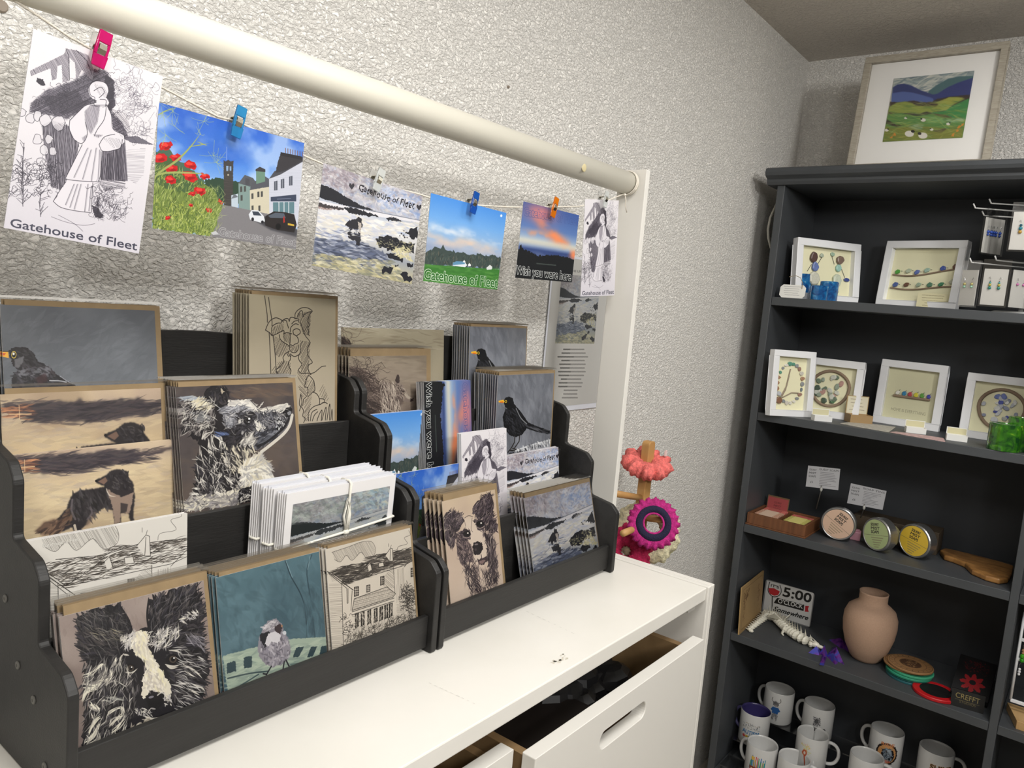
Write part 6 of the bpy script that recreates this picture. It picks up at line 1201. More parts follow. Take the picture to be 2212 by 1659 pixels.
# ------------------------------------------------------------------ dark grey bookcase against the far wall
M_GREY = mat('charcoal_painted_wood', '424548', .48, var=.06, vscale=9, bump=.08, bscale=120)
M_GREYB = mat('charcoal_back_board', '2C2F33', .6)
BX0, BX1 = 2.06, 2.335; BY0, BY1 = -.072, -1.42
bc = thing('bookcase', 'tall charcoal painted bookcase with moulded top against the far wall', 'bookcase', (2.2, -.75, 0))
def part(mb, n, m, p=None, **k):
    k.setdefault('world', True); return mb.build(n, m, p or bc, **k)
UP = [(-.072, -.0925), (-.7240, -.7415), (-1.40, -1.42)]
for a, b in UP: part(MB().box((BX0, b, 0), (BX1, a, 1.757)), 'upright', M_GREY, bevel=.0015)
part(MB().box((BX1, BY1, .06), (BX1+.006, BY0, 1.757)), 'back_panel', M_GREYB)
SH = [1.462, 1.146, .829, .512, .100]
for z in SH:
    for (a, b) in ((-.0930, -.7235), (-.7420, -1.3995)): part(MB().box((BX0+.0015, b, z-.022), (BX1-.001, a, z)), 'shelf', M_GREY, bevel=.0012)
part(MB().box((BX0+.012, -1.3995, 0), (BX0+.03, -.093, .077)), 'plinth', M_GREY)
prof = [(2.06, 1.757), (2.052, 1.7575), (2.046, 1.765), (2.046, 1.771), (2.041, 1.774), (2.030, 1.779), (2.026, 1.787), (2.030, 1.796), (2.038, 1.800), (2.345, 1.800), (2.345, 1.757)]
MBc = MB().raw([(x, y, z) for y in (-.047, -1.445) for x, z in prof], [tuple(range(11))[::-1], tuple(range(11, 22))]+[(i, (i+1) % 11, 11+(i+1) % 11, 11+i) for i in range(11)])
part(MBc, 'cornice', M_GREY)
cb = MB().tube([PX(*q, 2.10) for q in ((1678, 440), (1664, 470), (1659, 495), (1660, 515), (1668, 545))], .0035, 8)
tag(cb.build('cable', mat('grey_cable', 'A9A69C', .5), smooth=True), 'thin pale cable bulging out beside the bookcase near its top', 'cable')

# ---- generic makers
def standing(name, label, catg, A, B, lean=0, group=None):
    A, B = Vector(A), Vector(B); yaw = math.atan2(B.y-A.y, B.x-A.x)
    return thing(name, label, catg, tuple(A), (-math.radians(lean), 0, yaw), group), (B-A).length
M_FRAME = mat('white_box_frame', 'E9EAEC', .35)
M_MOUNT = mat('cream_mount', 'E6E2BF', .7)
def frame_at(label, bl, br, zs, tl, lean, bar=.019, depth=.022, art=None, h=None, matf=None, name='picture_frame', group=None, A=None, B=None, mount=None):
    A = PZ(*bl, zs) if A is None else A; B = PZ(*br, zs) if B is None else B
    o, w = standing(name, label, 'picture frame', A, B, lean, group)
    if h is None: h = (PX(*tl, A[0]+.012)[2]-zs)/math.cos(math.radians(lean))
    o['_w'] = w; o['_h'] = h
    mb = MB()
    for (a, b, c, d) in ((0, w, 0, bar), (0, w, h-bar, h), (0, bar, bar, h-bar), (w-bar, w, bar, h-bar)): mb.box((a, 0, c), (b, depth, d))
    mb.build('frame_moulding', matf or M_FRAME, o, bevel=.0012)
    m = MB(); m.face([(bar, depth*.75, bar), (w-bar, depth*.75, bar), (w-bar, depth*.75, h-bar), (bar, depth*.75, h-bar)], [(0, 0), (1, 0), (1, 1), (0, 1)])
    m.build('mount', mount or M_MOUNT, o, merge=False)
    MB().box((.002, depth+.0002, .002), (w-.002, depth+.003, h-.002)).build('backing_board', mat('mdf_back', '8A7558', .8), o)
    del o['_w'], o['_h']
    return o, w, h
def pebble(o, x, z, rx, rz, c, y=.0145, rot=0, name='pebble', k=7, seed=None):
    r = random.Random(int(x*9e4+z*7e4)); P = []
    for i in range(k):
        a = 2*math.pi*i/k; q = r.uniform(.8, 1.15); u, v = rx*math.cos(a)*q, rz*math.sin(a)*q; cr, sr = math.cos(math.radians(rot)), math.sin(math.radians(rot)); P.append((x+u*cr-v*sr, z+u*sr+v*cr))
    t = min(rx, rz)*.5
    return MB().prism(P, 'y', y-t, y+.002).build(name, mat('stone_'+c, c, .35, var=.08, vscale=200), o, bevel=t*.5)
def wire(o, pts, r=.0006, c='3A3A3A', name='wire', y=.0145): return MB().tube([(x, y, z) for x, z in pts], r, 5).build(name, mat('wire_'+c, c, .5), o)

# ---- framed felt landscape on top
A = PX(1828, 356, 2.115); B = PX(2136, 349, 2.115); A[2] = B[2] = 1.801
o, w, h = frame_at('large oak-grey framed felt landscape with blue hills and sheep, on top of the bookcase', None, None, 1.801, None, 9.5, bar=.0165, depth=.016, A=A, B=B, h=.302, matf=wood('grey_oak', '8F887A', 'ABA496', (8, 1, 60), .55, 5), mount=mat('white_mount', 'ECEAE6', .7))
QF = [proj(o.matrix_basis @ Vector(p)) for p in ((0, 0, h), (w, 0, h), (w, 0, 0), (0, 0, 0))] if False else None
def art_felt():
    f = fr(1830, 100, 6.146); q = f(513, 483, 1605, 450, 1490, 1390, 372, 1395); A = Art(420, 360, q, 'B9C0BC', 41)
    A.grad([(0, '7E8E92'), (.15, 'B4B8B0'), (.3, 'C9C8BC'), (1, '6E7A3A')]); A.fur(f(510, 480, 1605, 450, 1590, 600, 1000, 700, 500, 600), 200, -12, 30, 4, ['8FA0A2', 'D6D5C8', 'A9B2AE', '647882', 'E0DDD0'], .5, 18)
    A.poly(f(1000, 690, 1100, 620, 1250, 540, 1400, 515, 1600, 520, 1600, 760, 980, 760), '4C6E72', 1, soft=1); A.poly(f(500, 610, 560, 570, 650, 565, 760, 600, 880, 670, 1000, 720, 1100, 770, 1300, 900, 480, 900), '333E74', 1, soft=1); A.poly(f(980, 760, 1120, 740, 1250, 660, 1400, 600, 1600, 545, 1600, 900, 1000, 860), '323C78', 1, soft=1)
    A.poly(f(490, 690, 640, 675, 780, 700, 900, 740, 1060, 800, 1080, 860, 480, 900), '5568A4', 1, soft=1); A.poly(f(470, 815, 620, 830, 800, 815, 900, 850, 1050, 850, 1120, 810, 1300, 790, 1560, 780, 1550, 1000, 440, 1000), '3E322C', 1, jag=1, soft=1)
    A.poly(f(460, 880, 560, 830, 680, 820, 780, 850, 830, 890, 1100, 920, 1280, 800, 1400, 805, 1500, 835, 1320, 920, 1280, 980, 1000, 1010, 600, 990, 440, 960), '93A04A', 1, soft=1.5); A.poly(f(1320, 930, 1560, 830, 1530, 1130, 1400, 1110, 1280, 1080, 1020, 1010, 1240, 990), '3E8A4A', 1, soft=1); A.poly(f(1080, 870, 1280, 800, 1480, 820, 1300, 900, 1160, 890), 'A3A648', .9, soft=1)
    A.poly(f(440, 990, 620, 985, 860, 1020, 980, 990, 1060, 1020, 1280, 1080, 1530, 1150, 1500, 1400, 370, 1400, 400, 1150), '5E8E48', 1, soft=1); A.poly(f(620, 985, 860, 1015, 980, 985, 1060, 1015, 980, 1030, 840, 1040), '3B3430', .9, soft=1); A.poly(f(1040, 1010, 1240, 1050, 1340, 1090, 1240, 1095), '6A4A38', .9, soft=1)
    A.poly(f(420, 1060, 560, 1150, 700, 1160, 560, 1190, 400, 1120), '3E342C', .9, soft=1); A.poly(f(380, 1160, 560, 1195, 900, 1180, 1280, 1250, 1500, 1230, 1480, 1400, 370, 1400), '7E8436', 1, soft=1.5); A.poly(f(720, 1170, 860, 1155, 950, 1180, 920, 1240, 860, 1250, 740, 1200), '9EB79C', .8, soft=2); A.poly(f(1240, 1120, 1500, 1110, 1500, 1160, 1280, 1160), 'A9C4AE', .8, soft=2); A.poly(f(1060, 1270, 1280, 1240, 1200, 1300), '4A3E32', .9, soft=1); A.poly(f(900, 1040, 1200, 1090, 1300, 1170, 1000, 1150), '84B070', .8, soft=2)
    A.fur(f(450, 850, 1540, 850, 1490, 1390, 380, 1390), 320, 6, 30, 3, ['9AA84E', '5E8A42', 'B4B45C', '3E6A38', '8E8C3C', 'A8BE7A'], .3, 14)
    for x, y, r, hx in ((750, 1295, 66, 60), (940, 1332, 66, -60), (938, 1105, 36, -34), (1285, 1182, 28, 26), (1060, 1250, 26, -20), (690, 1062, 22, 20), (425, 1225, 30, 26)):
        X, Y = f(x, y)[0]; k = r/6.146; A.ell(X, Y, k, k*.7, 'E4DFD4', 10, 1, soft=.5); A.ell(X+hx/6.146*.8, Y-k*.5, k*.42, k*.3, '23201E', 20, 1)
    for x, y in ((500, 1330), (540, 1295), (1480, 1200), (1438, 1232), (1415, 1280), (1360, 1340)): A.ell(*f(x, y)[0], 3.6, 3, 'D98A32', 0, .9, jag=2)
    return A.grain(.03).material('print_felt_landscape', .8)
fm = art_felt()
yy = .0107
iw0, iw1 = w*.235, w*.795; ih0, ih1 = h*.245+.002, h*.80
m = MB(); m.face([(iw0, yy, ih0), (iw1, yy, ih0), (iw1, yy, ih1), (iw0, yy, ih1)], [(0, 0), (1, 0), (1, 1), (0, 1)]); m.build('felt_picture', fm, o, merge=False)
MB().box((.0165, .0045, .0165), (w-.0165, .0052, h-.0165)).build('glass', film('frame_glass', .12), o)

# ---- white box frames with pebbles, driftwood and sea glass
o, w, h = frame_at('white box frame with two stone figures, behind the blue candle holders', (1717, 645), (1853.3, 658), SH[0], (1735, 512), 6)
s = .155/w if w else 1
for x, z, rx, rz, c in ((.30, .72, .013, .014, '5A4540'), (.72, .72, .013, .014, '7E6A5E'), (.33, .56, .012, .015, '6A7CB0'), (.70, .58, .010, .012, '9CC4B8'), (.32, .36, .018, .020, 'C9C8B8'), (.68, .38, .016, .022, 'C4CCB8'), (.43, .76, .007, .007, 'A9B4A0'), (.60, .80, .007, .006, '9CB4A0'), (.85, .40, .010, .006, '3E4C8A')): pebble(o, x*w, z*h, rx, rz, c)
for P in (((.38, .62), (.44, .74)), ((.64, .64), (.59, .78)), ((.28, .60), (.22, .48)), ((.75, .6), (.82, .44)), ((.30, .28), (.28, .18)), ((.36, .28), (.38, .18)), ((.66, .28), (.64, .18)), ((.72, .28), (.73, .18))): wire(o, [(a*w, b*h) for a, b in P])
o, w, h = frame_at('white box frame with rows of sea glass birds on two twigs, on the top shelf', (1889.5, 660.6), (2061.5, 671), SH[0], (1914, 519.6), 6)
M_TWIG = wood('driftwood', '7A6654', '9C8872', (1, 1, 1), .8)
for zz, k in ((.50, .08), (.30, .03)): MB().tube([((.12+.76*t)*w, .0145, (zz+k*t*t-.02*math.sin(t*5))*h) for t in np.linspace(0, 1, 9)], .0022, 6).build('twig', M_TWIG, o)
for x, z, c in ((.18, .55, '4E9A3C'), (.32, .56, 'AEB8A0'), (.43, .545, '5A6CA8'), (.55, .58, '9CB8A8'), (.74, .61, '44589E'), (.88, .64, '6A4A38'), (.18, .35, '4A5E94'), (.32, .355, '6A4838'), (.48, .36, '9CAE98'), (.62, .365, '4E7860'), (.75, .375, '3E7A58'), (.88, .42, 'B4B4A0')):
    pebble(o, x*w, z*h, .0085, .0065, c, rot=35, name='sea_glass', k=5); wire(o, [((x+.04)*w, (z+.01)*h), ((x+.06)*w, (z+.005)*h)], .0005)
o, w, h = frame_at('narrow white frame with a shell and pebble ring, front left of the second shelf', (1663, 898), (1753, 902), SH[1], (1666.5, 753.4), 4, bar=.017)
r = random.Random(5)
for i in range(22):
    a = 2*math.pi*i/22; pebble(o, (.5+.30*math.cos(a))*w, (.50+.30*math.sin(a))*h, r.uniform(.004, .008), r.uniform(.004, .007), r.choice(['8A8E90', 'C9C4B8', '5E9480', 'A88468', 'B9BCC0', '6E7A80', '9A7A6A', 'D9D6CC']), y=.0155)
pebble(o, .26*w, .24*h, .010, .012, '86644E', y=.0155)
for P in (((.28, .26), (.42, .46), (.46, .62)), ((.3, .26), (.40, .40), (.48, .72)), ((.34, .28), (.55, .36), (.72, .36))): wire(o, [(a*w, b*h) for a, b in P], .0016, '9C8E7C', 'twig_strand')
def disc_frame(label, A, B, h, cols, seed, **k):
    o, w, h = frame_at(label, None, None, SH[1], None, 5, A=A, B=B, h=h, **k)
    R = min(w, h)*.30
    MB().tube([(w/2+R*math.cos(a)*(1+.03*math.sin(3*a)), .0145, h*.50+R*math.sin(a)) for a in np.linspace(0, 2*math.pi, 37)[:-1]], .0042, 8, closed=True).build('driftwood_ring', M_TWIG, o, smooth=True)
    r = random.Random(seed)
    for i in range(26):
        a = r.uniform(0, 6.28); d = R*math.sqrt(r.random())*.86; pebble(o, w/2+d*math.cos(a), h*.5+d*math.sin(a), r.uniform(.004, .011), r.uniform(.004, .009), r.choice(cols), y=.0150, rot=r.uniform(0, 90), name='sea_glass')
    return o
tr = PX(1877.4, 771.7, 2.20); disc_frame('white square frame with a driftwood ring of green sea glass, behind the narrow frame', Vector((2.175, -.155, SH[1])), Vector((2.192, -.318, SH[1])), .162, ['4E5E4E', '6A7A66', 'A9B0A0', '8E9A8A', 'C4C6BA', '5E8A60', 'B08A80'], 6)
o, w, h = frame_at('white square frame with coloured glass birds on a driftwood perch, centre of the second shelf', (1884, 911), (2025.9, 933.4), SH[1], (1894.3, 773.7), 5)
def art_perch():
    A = Art(256, 256, None, 'DCD9B6', 42); A.text('HOME IS EVERYTHING', (40, 218), (216, 222), (40, 202), '8E8A70', alpha=.8); return A.grain(.02).material('print_perch_mount', .7)
for ch in [c for c in bpy.data.objects if c.parent == o and c.name.startswith('mount')]: ch.data.materials[0] = art_perch()
MB().box((.24*w, .009, .44*h), (.80*w, .016, .475*h)).build('driftwood_perch', M_TWIG, o, bevel=.002)
for x, c in ((.30, 'D8D6CC'), (.40, '2F7EA8'), (.49, 'B0404A'), (.58, 'C9C23C'), (.67, '5E9A40'), (.77, '4444A0')): pebble(o, x*w, .505*h, .0062, .0068, c, name='sea_glass'); wire(o, [((x+.01)*w, .535*h), ((x+.03)*w, .56*h)], .0005)
disc_frame('white square frame with a driftwood ring of blue and clear glass, behind the green holders', Vector((2.235, -.552, SH[1])), Vector((2.235, -.716, SH[1])), .165, ['C9CCD0', 'B4B8C0', '4A55A0', '8E94A8', 'D9DAD6', '6A78B0', 'A9ACA8'], 7)

# small cards and boxes on the upper shelves
def panel(label, name, catg, bl, br, zs, hh, lean, matf, th=.0012):
    A, B = PZ(*bl, zs), PZ(*br, zs); o, w = standing(name, label, catg, A, B, lean)
    m = MB(); m.cur = 0; m.face([(0, 0, 0), (w, 0, 0), (w, 0, hh), (0, 0, hh)], [(0, 0), (1, 0), (1, 1), (0, 1)]); m.cur = 1; m.box((0, .0002, 0), (w, th, hh)); m.build('card', [matf, M_CARD], o, merge=False); return o
def art_lines(name, w, h, bg, rows, c='8A8A80', seed=1, x0=.1, x1=.9, head=None, hx=None):
    A = Art(w, h, None, bg, seed); r = A.rng
    if head: A.text(head, (w*(hx or .2), h*.22), (w*.85, h*.22), (w*(hx or .2), h*.08), '3A3A3A')
    for i in range(rows):
        y = h*(.30 if head else .14)+i*h*(.64 if head else .8)/rows; a = x0+r.uniform(0, .15); b = x1-r.uniform(0, .2); x = a
        while x < b: l = r.uniform(.03, .10); A.line([(x*w, y), (min(b, x+l)*w, y+r.uniform(-1, 1))], h*.035, c, .8); x += l+.02
    return A.material('print_'+name, .6)
panel('pale yellow handwritten note leaning on the bird frame', 'note_card', 'note', (1977.5, 665.7), (2055, 671), SH[0], .042, 12, art_lines('note', 180, 100, 'E9E2B8', 5, 'A89E78'))
# tag with a loop of string
A_, B_ = PZ(1683, 648, SH[0]), PZ(1736, 650, SH[0]); A_ = PX(1681, 649, 2.068); B_ = PX(1736, 651, 2.068); A_[2] = B_[2] = SH[0]+.0005
o, w = standing('price_tag', 'white handwritten luggage tag with string, at the left end of the top shelf', 'tag', A_, B_, 12)
hh = .036; c = .007; P = [(c, 0), (w-c, 0), (w, c), (w, hh-c), (w-c, hh), (c, hh), (0, hh-c), (0, c)]
m = MB(); m.cur = 0; m.face([(x, 0, z) for x, z in P], [(x/w, z/hh) for x, z in P]); m.cur = 1; m.prism(P, 'y', .0003, .0010); m.build('tag_card', [art_lines('tag', 160, 100, 'EDECE6', 5, '9A9A9C', 3), M_CARD], o, merge=False)
MB().tube([(w*.85, -.001, hh*.72), (w*.86, -.003, hh*1.1), (w*.72, -.002, hh*1.55), (w*.5, .002, hh*1.72), (w*.25, .004, hh*1.62)], .0008, 6).build('tag_string', mat('jute', '9A8A6A', .8), o)
# resin candle holders
def holder(label, px, zs, r, hgt, c1, c2, tint, x=None):
    P = PZ(*px, zs); o = thing('candle_holder', label, 'candle holder', (P[0], P[1], zs))
    m = bpy.data.materials.new('resin_'+tint); m.use_nodes = True; nt = m.node_tree; b = nt.nodes['Principled BSDF']; b.inputs['Roughness'].default_value = .12; b.inputs['Coat Weight'].default_value = .5
    tc = nt.nodes.new('ShaderNodeTexCoord'); n = nt.nodes.new('ShaderNodeTexNoise'); n.inputs['Scale'].default_value = 38; n.inputs['Detail'].default_value = 3; n.inputs['Distortion'].default_value = 1.5; nt.links.new(tc.outputs['Object'], n.inputs['Vector'])
    rr = nt.nodes.new('ShaderNodeValToRGB'); e = rr.color_ramp.elements; e[0].position = .36; e[0].color = (*lin(c1), 1); e[1].position = .62; e[1].color = (*lin(c2), 1); x_ = e.new(.74); x_.color = (*lin(tint), 1)
    nt.links.new(n.outputs[0], rr.inputs[0]); nt.links.new(rr.outputs[0], b.inputs['Base Color'])
    MB().lathe([(0, 0), (r-.001, 0), (r, .001), (r, hgt-.0015), (r-.0015, hgt), (r*.62, hgt), (r*.60, hgt-.002), (r*.60, hgt-.012), (0, hgt-.012)], 32).build('holder_body', m, o, smooth=False)
    MB().lathe([(0, hgt-.0118), (r*.56, hgt-.0118), (r*.56, hgt-.004), (r*.52, hgt-.003), (0, hgt-.003)], 24).build('tealight', mat('tealight_wax', 'D9D9D2', .4), o)
    return o
bl = [('tall blue resin candle holder behind the price tag', (1728, 643), .0255, .066), ('low blue resin candle holder between the two taller ones', (1765, 650), .0225, .036), ('medium blue resin candle holder, right of the low one', (1788, 651), .0215, .050)]
P0 = [(2.150, PX(1728, 640, 2.150)[1], .0262, .070), (2.100, PX(1768, 645, 2.10)[1], .0225, .038), (2.132, PX(1788, 645, 2.132)[1], .0235, .052)]
for (lab, px, r, hh), (x, y, r2, h2) in zip(bl, P0):
    q = proj((x, y, SH[0])); holder(lab, q, SH[0], r2, h2, '123E78', '1F78B4', 'A9C8A0')
holder('short green resin candle holder, the left of two on the second shelf', proj((2.092, -.663, SH[1])), SH[1], .0335, .062, '16401A', '3C7C18', 'A4B440')
holder('taller green resin candle holder beside the short one', proj((2.105, -.722+.003, SH[1]))if False else proj((2.128, -.690, SH[1])), SH[1], .028, .078, '16401A', '438A18', 'A0B83C')
# jewellery boxes with open lids
def lidbox(label, bl, br, w0, c, inner, hh=.015, lid=.031, art=None, y=0):
    A, B = PZ(*bl, SH[1]), PZ(*br, SH[1]); o, w = standing('gift_box', label, 'gift box', A, B, 0)
    mb = MB(); d = w0; t = .0015
    for a, b in (((0, 0, 0), (w, t, hh)), ((0, d-t, 0), (w, d, hh)), ((0, t, 0), (t, d-t, hh)), ((w-t, t, 0), (w, d-t, hh)), ((t, t, 0), (w-t, d-t, t))): mb.box(a, b)
    mb.build('box_base', mat('box_'+c, c, .6), o)
    MB().box((.002, .002, hh*.3), (w-.002, d-.002, hh*.75)).build('padding', mat('pad_'+inner, inner, .8), o)
    mb = MB(); mb.box((0, d+.0006, 0), (w, d+.002, lid)); mb.build('box_lid', mat('box_'+c, c, .6), o)
    MB().box((.002, d+.0001, hh*.6), (w-.002, d+.0005, lid-.0015)).build('lid_lining', mat('lining_cream', 'CFC9A4', .7), o)
    if art: m = MB(); m.face([(.003, d-.0002, hh*.9), (w-.003, d-.0002, hh*.9), (w-.003, d-.0002, lid-.003), (.003, d-.0002, lid-.003)], [(0, 0), (1, 0), (1, 1), (0, 1)]); m.build('lid_label', art, o, merge=False)
    return o, w
lidbox('small white gift box with blue studs, in front of the narrow frame', (1759, 909), (1797, 912), .02, 'E4E4E2', 'D9DCE0', art=None)
o, w = lidbox('kraft gift box with a printed lid standing open on the second shelf', (1836, 913), (1884, 917), .035, '9C8058', 'C9BFA8', .022, .070, art_lines('kraft_lid', 120, 120, 'E4DDC4', 4, '9A9078', 8))
lidbox('small white open gift box in front of the glass bird frame', (1957, 934), (2000, 939), .02, 'E2E2DE', 'D8CC9C')
lidbox('small white open gift box between two frames, near the green holders', (2044, 950), (2089, 956), .02, 'E2E2DE', 'D8CC9C')
def flat(label, q, zs, m, name='leaflet', cat='leaflet', t=.001):
    P = [PZ(*p, zs+t) for p in q]; return tag(MB().prism([(p[0], p[1]) for p in P], 'z', zs, zs+t).build(name, m), label, cat)
flat('pale leaflet lying flat in front of the kraft gift box', [(1815, 914), (1850, 921), (1920, 933), (1935, 922), (1890, 916), (1840, 911)], SH[1], mat('leaflet_grey', 'B9B4A8', .6, var=.15, vscale=120))
flat('pink bordered card lying flat near the shelf edge', [(1922, 933), (1960, 940), (2042, 954), (2038, 946), (1990, 939), (1935, 932)], SH[1], mat('leaflet_pink', 'C9A8A4', .6, var=.2, vscale=100))

# ---- revolving stand with earring cards
M_WIRE = mat('white_wire', 'C9C9C6', .3)
sx, sy = 2.185, -.648
o = thing('earring_stand', 'revolving wire stand with white hooks holding earring cards, on the top shelf', 'display stand', (sx, sy, SH[0]))
MB().tube([(sx, sy, SH[0]+.004), (sx, sy, 1.735)], .005, 12).build('post', M_WIRE, o, world=True, smooth=True)
MB().lathe([(0, 0), (.062, 0), (.062, .003), (.055, .006), (0, .006)], 32).build('stand_base', mat('stand_base_white', 'D9D9D8', .3), o)
HK = [((2.105, -.533), 1.702), ((2.135, -.56), 1.717), ((2.13, -.55), 1.688), ((2.082, -.545), 1.573), ((2.12, -.59), 1.583), ((2.10, -.68), 1.700), ((2.075, -.655), 1.578)]
for (x, y), z in HK:
    d = Vector((x-sx, y-sy, 0)).normalized(); e = Vector((x, y, z))
    MB().tube([(sx, sy, z), tuple(e-d*.004), tuple(e), tuple(e+d*.006+Vector((0, 0, .010)))], .0017, 8).build('hook', M_WIRE, o, world=True, smooth=True)
def ear_card(label, x, y, z, yaw, beads, w=.048, h=.083, group=None):
    o = thing('earring_card', label, 'earrings', (x, y, z), (0, 0, yaw), group)
    MB().box((-w/2, 0, -h), (w/2, .0012, 0)).build('card', mat('earring_card_paper', 'DAD8D2', .5), o)
    m = MB(); m.face([(-w/2-.004, -.002, -h-.004), (w/2+.004, -.002, -h-.004), (w/2+.004, -.002, .022), (-w/2-.004, -.002, .022)]); m.face([(-w/2-.004, .004, -h-.004), (w/2+.004, .004, -h-.004), (w/2+.004, .004, .022), (-w/2-.004, .004, .022)]); m.build('clear_bag', film('bag_film', .5), o, merge=False)
    for sgn in (-1, 1):
        e = bpy.data.objects.new('earring', None); COL.objects.link(e); e.parent = o; e.location = (sgn*.009, -.0022, -.024)
        MB().tube([(0, 0, 0), (sgn*.002, 0, .006), (sgn*.004, 0, .002)], .0005, 5).build('ear_hook', mat('silver', 'B9B9B9', .25, metal=1), e)
        zz = -.003
        for c, r in beads: zz -= r; MB().ell((0, 0, zz), (r, r, r), nu=10, nv=6).build('bead', mat('bead_'+c, c, .15), e, smooth=True); zz -= r
    return o
T1 = (('5A4A5A', .0012), ('3E8E8C', .0022), ('A9A04A', .0032), ('2E7A70', .0036))
ear_card('earring card with teal and yellow drops hanging at the front of the lower hooks', 2.082, -.598, 1.560, -math.pi/2, T1)
ear_card('earring card turned aside at the left of the lower hooks, yellow glass drops', 2.09, -.545, 1.556, -math.pi/2-.5, (('8E8E88', .0012), ('A9A06A', .0034), ('8FB8A0', .003)), w=.040)
ear_card('earring card with a teal and gold cluster hanging on the upper right hook', 2.085, -.640, 1.690, -math.pi/2+.1, (('2A5A6A', .003), ('2E7A8C', .004), ('B08A3A', .004)), w=.052, h=.085)
for i in range(3): ear_card('edge-on earring card in the blue bunch on the upper left hooks', 2.128+.010*i, -.566-.006*i, 1.682, -.35-.12*i, (('5A5E66', .0012), ('2A4AA0', .0035), ('24408C', .003)), w=.044, h=.082, group='bunch of edge-on earring cards')
for i in range(2): ear_card('edge-on earring card in the bunch right of the lower teal drops', 2.10+.012*i, -.645-.004*i, 1.560, -.6-.2*i, (('8A8A90', .0012), ('B46A9A', .003)), w=.048, h=.085, group='edge-on earring cards right of the teal drops')

# ---- third shelf: soaps
z = SH[2]
tray = thing('wooden_tray', 'brown wooden tray of wrapped soaps at the left of the third shelf', 'tray', (2.13, -.17, z))
A = PZ(1607, 1131, z); B = PZ(1736.8, 1164.8, z); D = PZ(1770.7, 1142.7, z); ux = Vector((B-A)); 
x0, x1, y0, y1 = 2.068, 2.200, -.096, -.256; M_TR = wood('reddish_tray_wood', '5A3822', '7A4E30', (1, 6, 1), .45); t = .007; hh = .034
part(MB().box((x0-.003, y1-.003, z), (x1+.003, y0+.002, z+.004)), 'tray_base', M_TR, tray, bevel=.001)
for a, b in (((x0, y1, z+.004), (x0+t, y0, z+hh)), ((x1-t, y1, z+.004), (x1, y0, z+hh)), ((x0+t, y1, z+.004), (x1-t, y1+t, z+hh)), ((x0+t, y0-t, z+.004), (x1-t, y0, z+hh))): part(MB().box(a, b), 'tray_side', M_TR, tray, bevel=.001)
part(MB().box((x0+t, -.178, z+.004), (x1-t, -.174, z+hh-.004)), 'tray_divider', M_TR, tray)
r = random.Random(2)
def soap(x, y, zz, c, lab, grp, rot=0, s=(.007, .030, .020)):
    o = thing('soap_bar', lab, 'soap', (x, y, zz), (0, math.radians(-rot), 0), grp)
    MB().box((-s[0]/2, -s[1], 0), (s[0]/2, s[1], s[2])).build('wrapped_bar', mat('soap_'+c, c, .6), o, bevel=.001)
    MB().box((-s[0]/2-.0004, -s[1]*.6, .002), (s[0]/2+.0004, s[1]*.6, s[2]+.0004)).build('paper_band', mat('soapband_'+c, {'A8806A': 'B8A08C', 'B05A50': '9C4A44', 'A09A50': 'B4AC66'}.get(c, c), .7), o)
for i in range(9):
    soap(2.086+i*.0118, -.138, z+.006, 'A8806A' if i < 6 else 'B05A50', 'pale wrapped soap in the left row of the tray' if i < 6 else 'red wrapped soap at the back of the left row in the tray', 'pale soaps in the left row of the tray' if i < 6 else 'red soaps at the back of the left row', -25, (.007, .031, .027))
    soap(2.086+i*.0118, -.214, z+.006, 'A09A50' if i < 7 else 'B05A50', 'yellow wrapped soap in the right row of the tray' if i < 7 else 'red wrapped soap at the back of the right row in the tray', 'yellow soaps in the right row of the tray' if i < 7 else 'red soaps at the back of the right row', -25, (.007, .029, .024))
o = thing('soap_card', 'red printed card standing up at the back left of the soap tray', 'card', (2.185, -.137, z+.006), (0, math.radians(8), 0)); MB().box((0, -.031, .0), (.0015, .031, .062)).build('card_back', mat('kraft_dark', '6A5236', .7), o)
def art_soap(bg, seed): 
    A = Art(140, 110, None, bg, seed); [A.text(t, (45, 40+i*22), (95, 40+i*22), (45, 26+i*22), '4A1418') for i, t in enumerate(('SOLWAY', 'MIST', 'SOAPS'))]; return A.material('print_soap_card', .6)
m = MB(); m.face([(-.0003, .029, .012), (-.0003, -.029, .012), (-.0003, -.029, .058), (-.0003, .029, .058)], [(0, 0), (1, 0), (1, 1), (0, 1)]); m.build('card_face', art_soap('A84848', 3), o, merge=False)
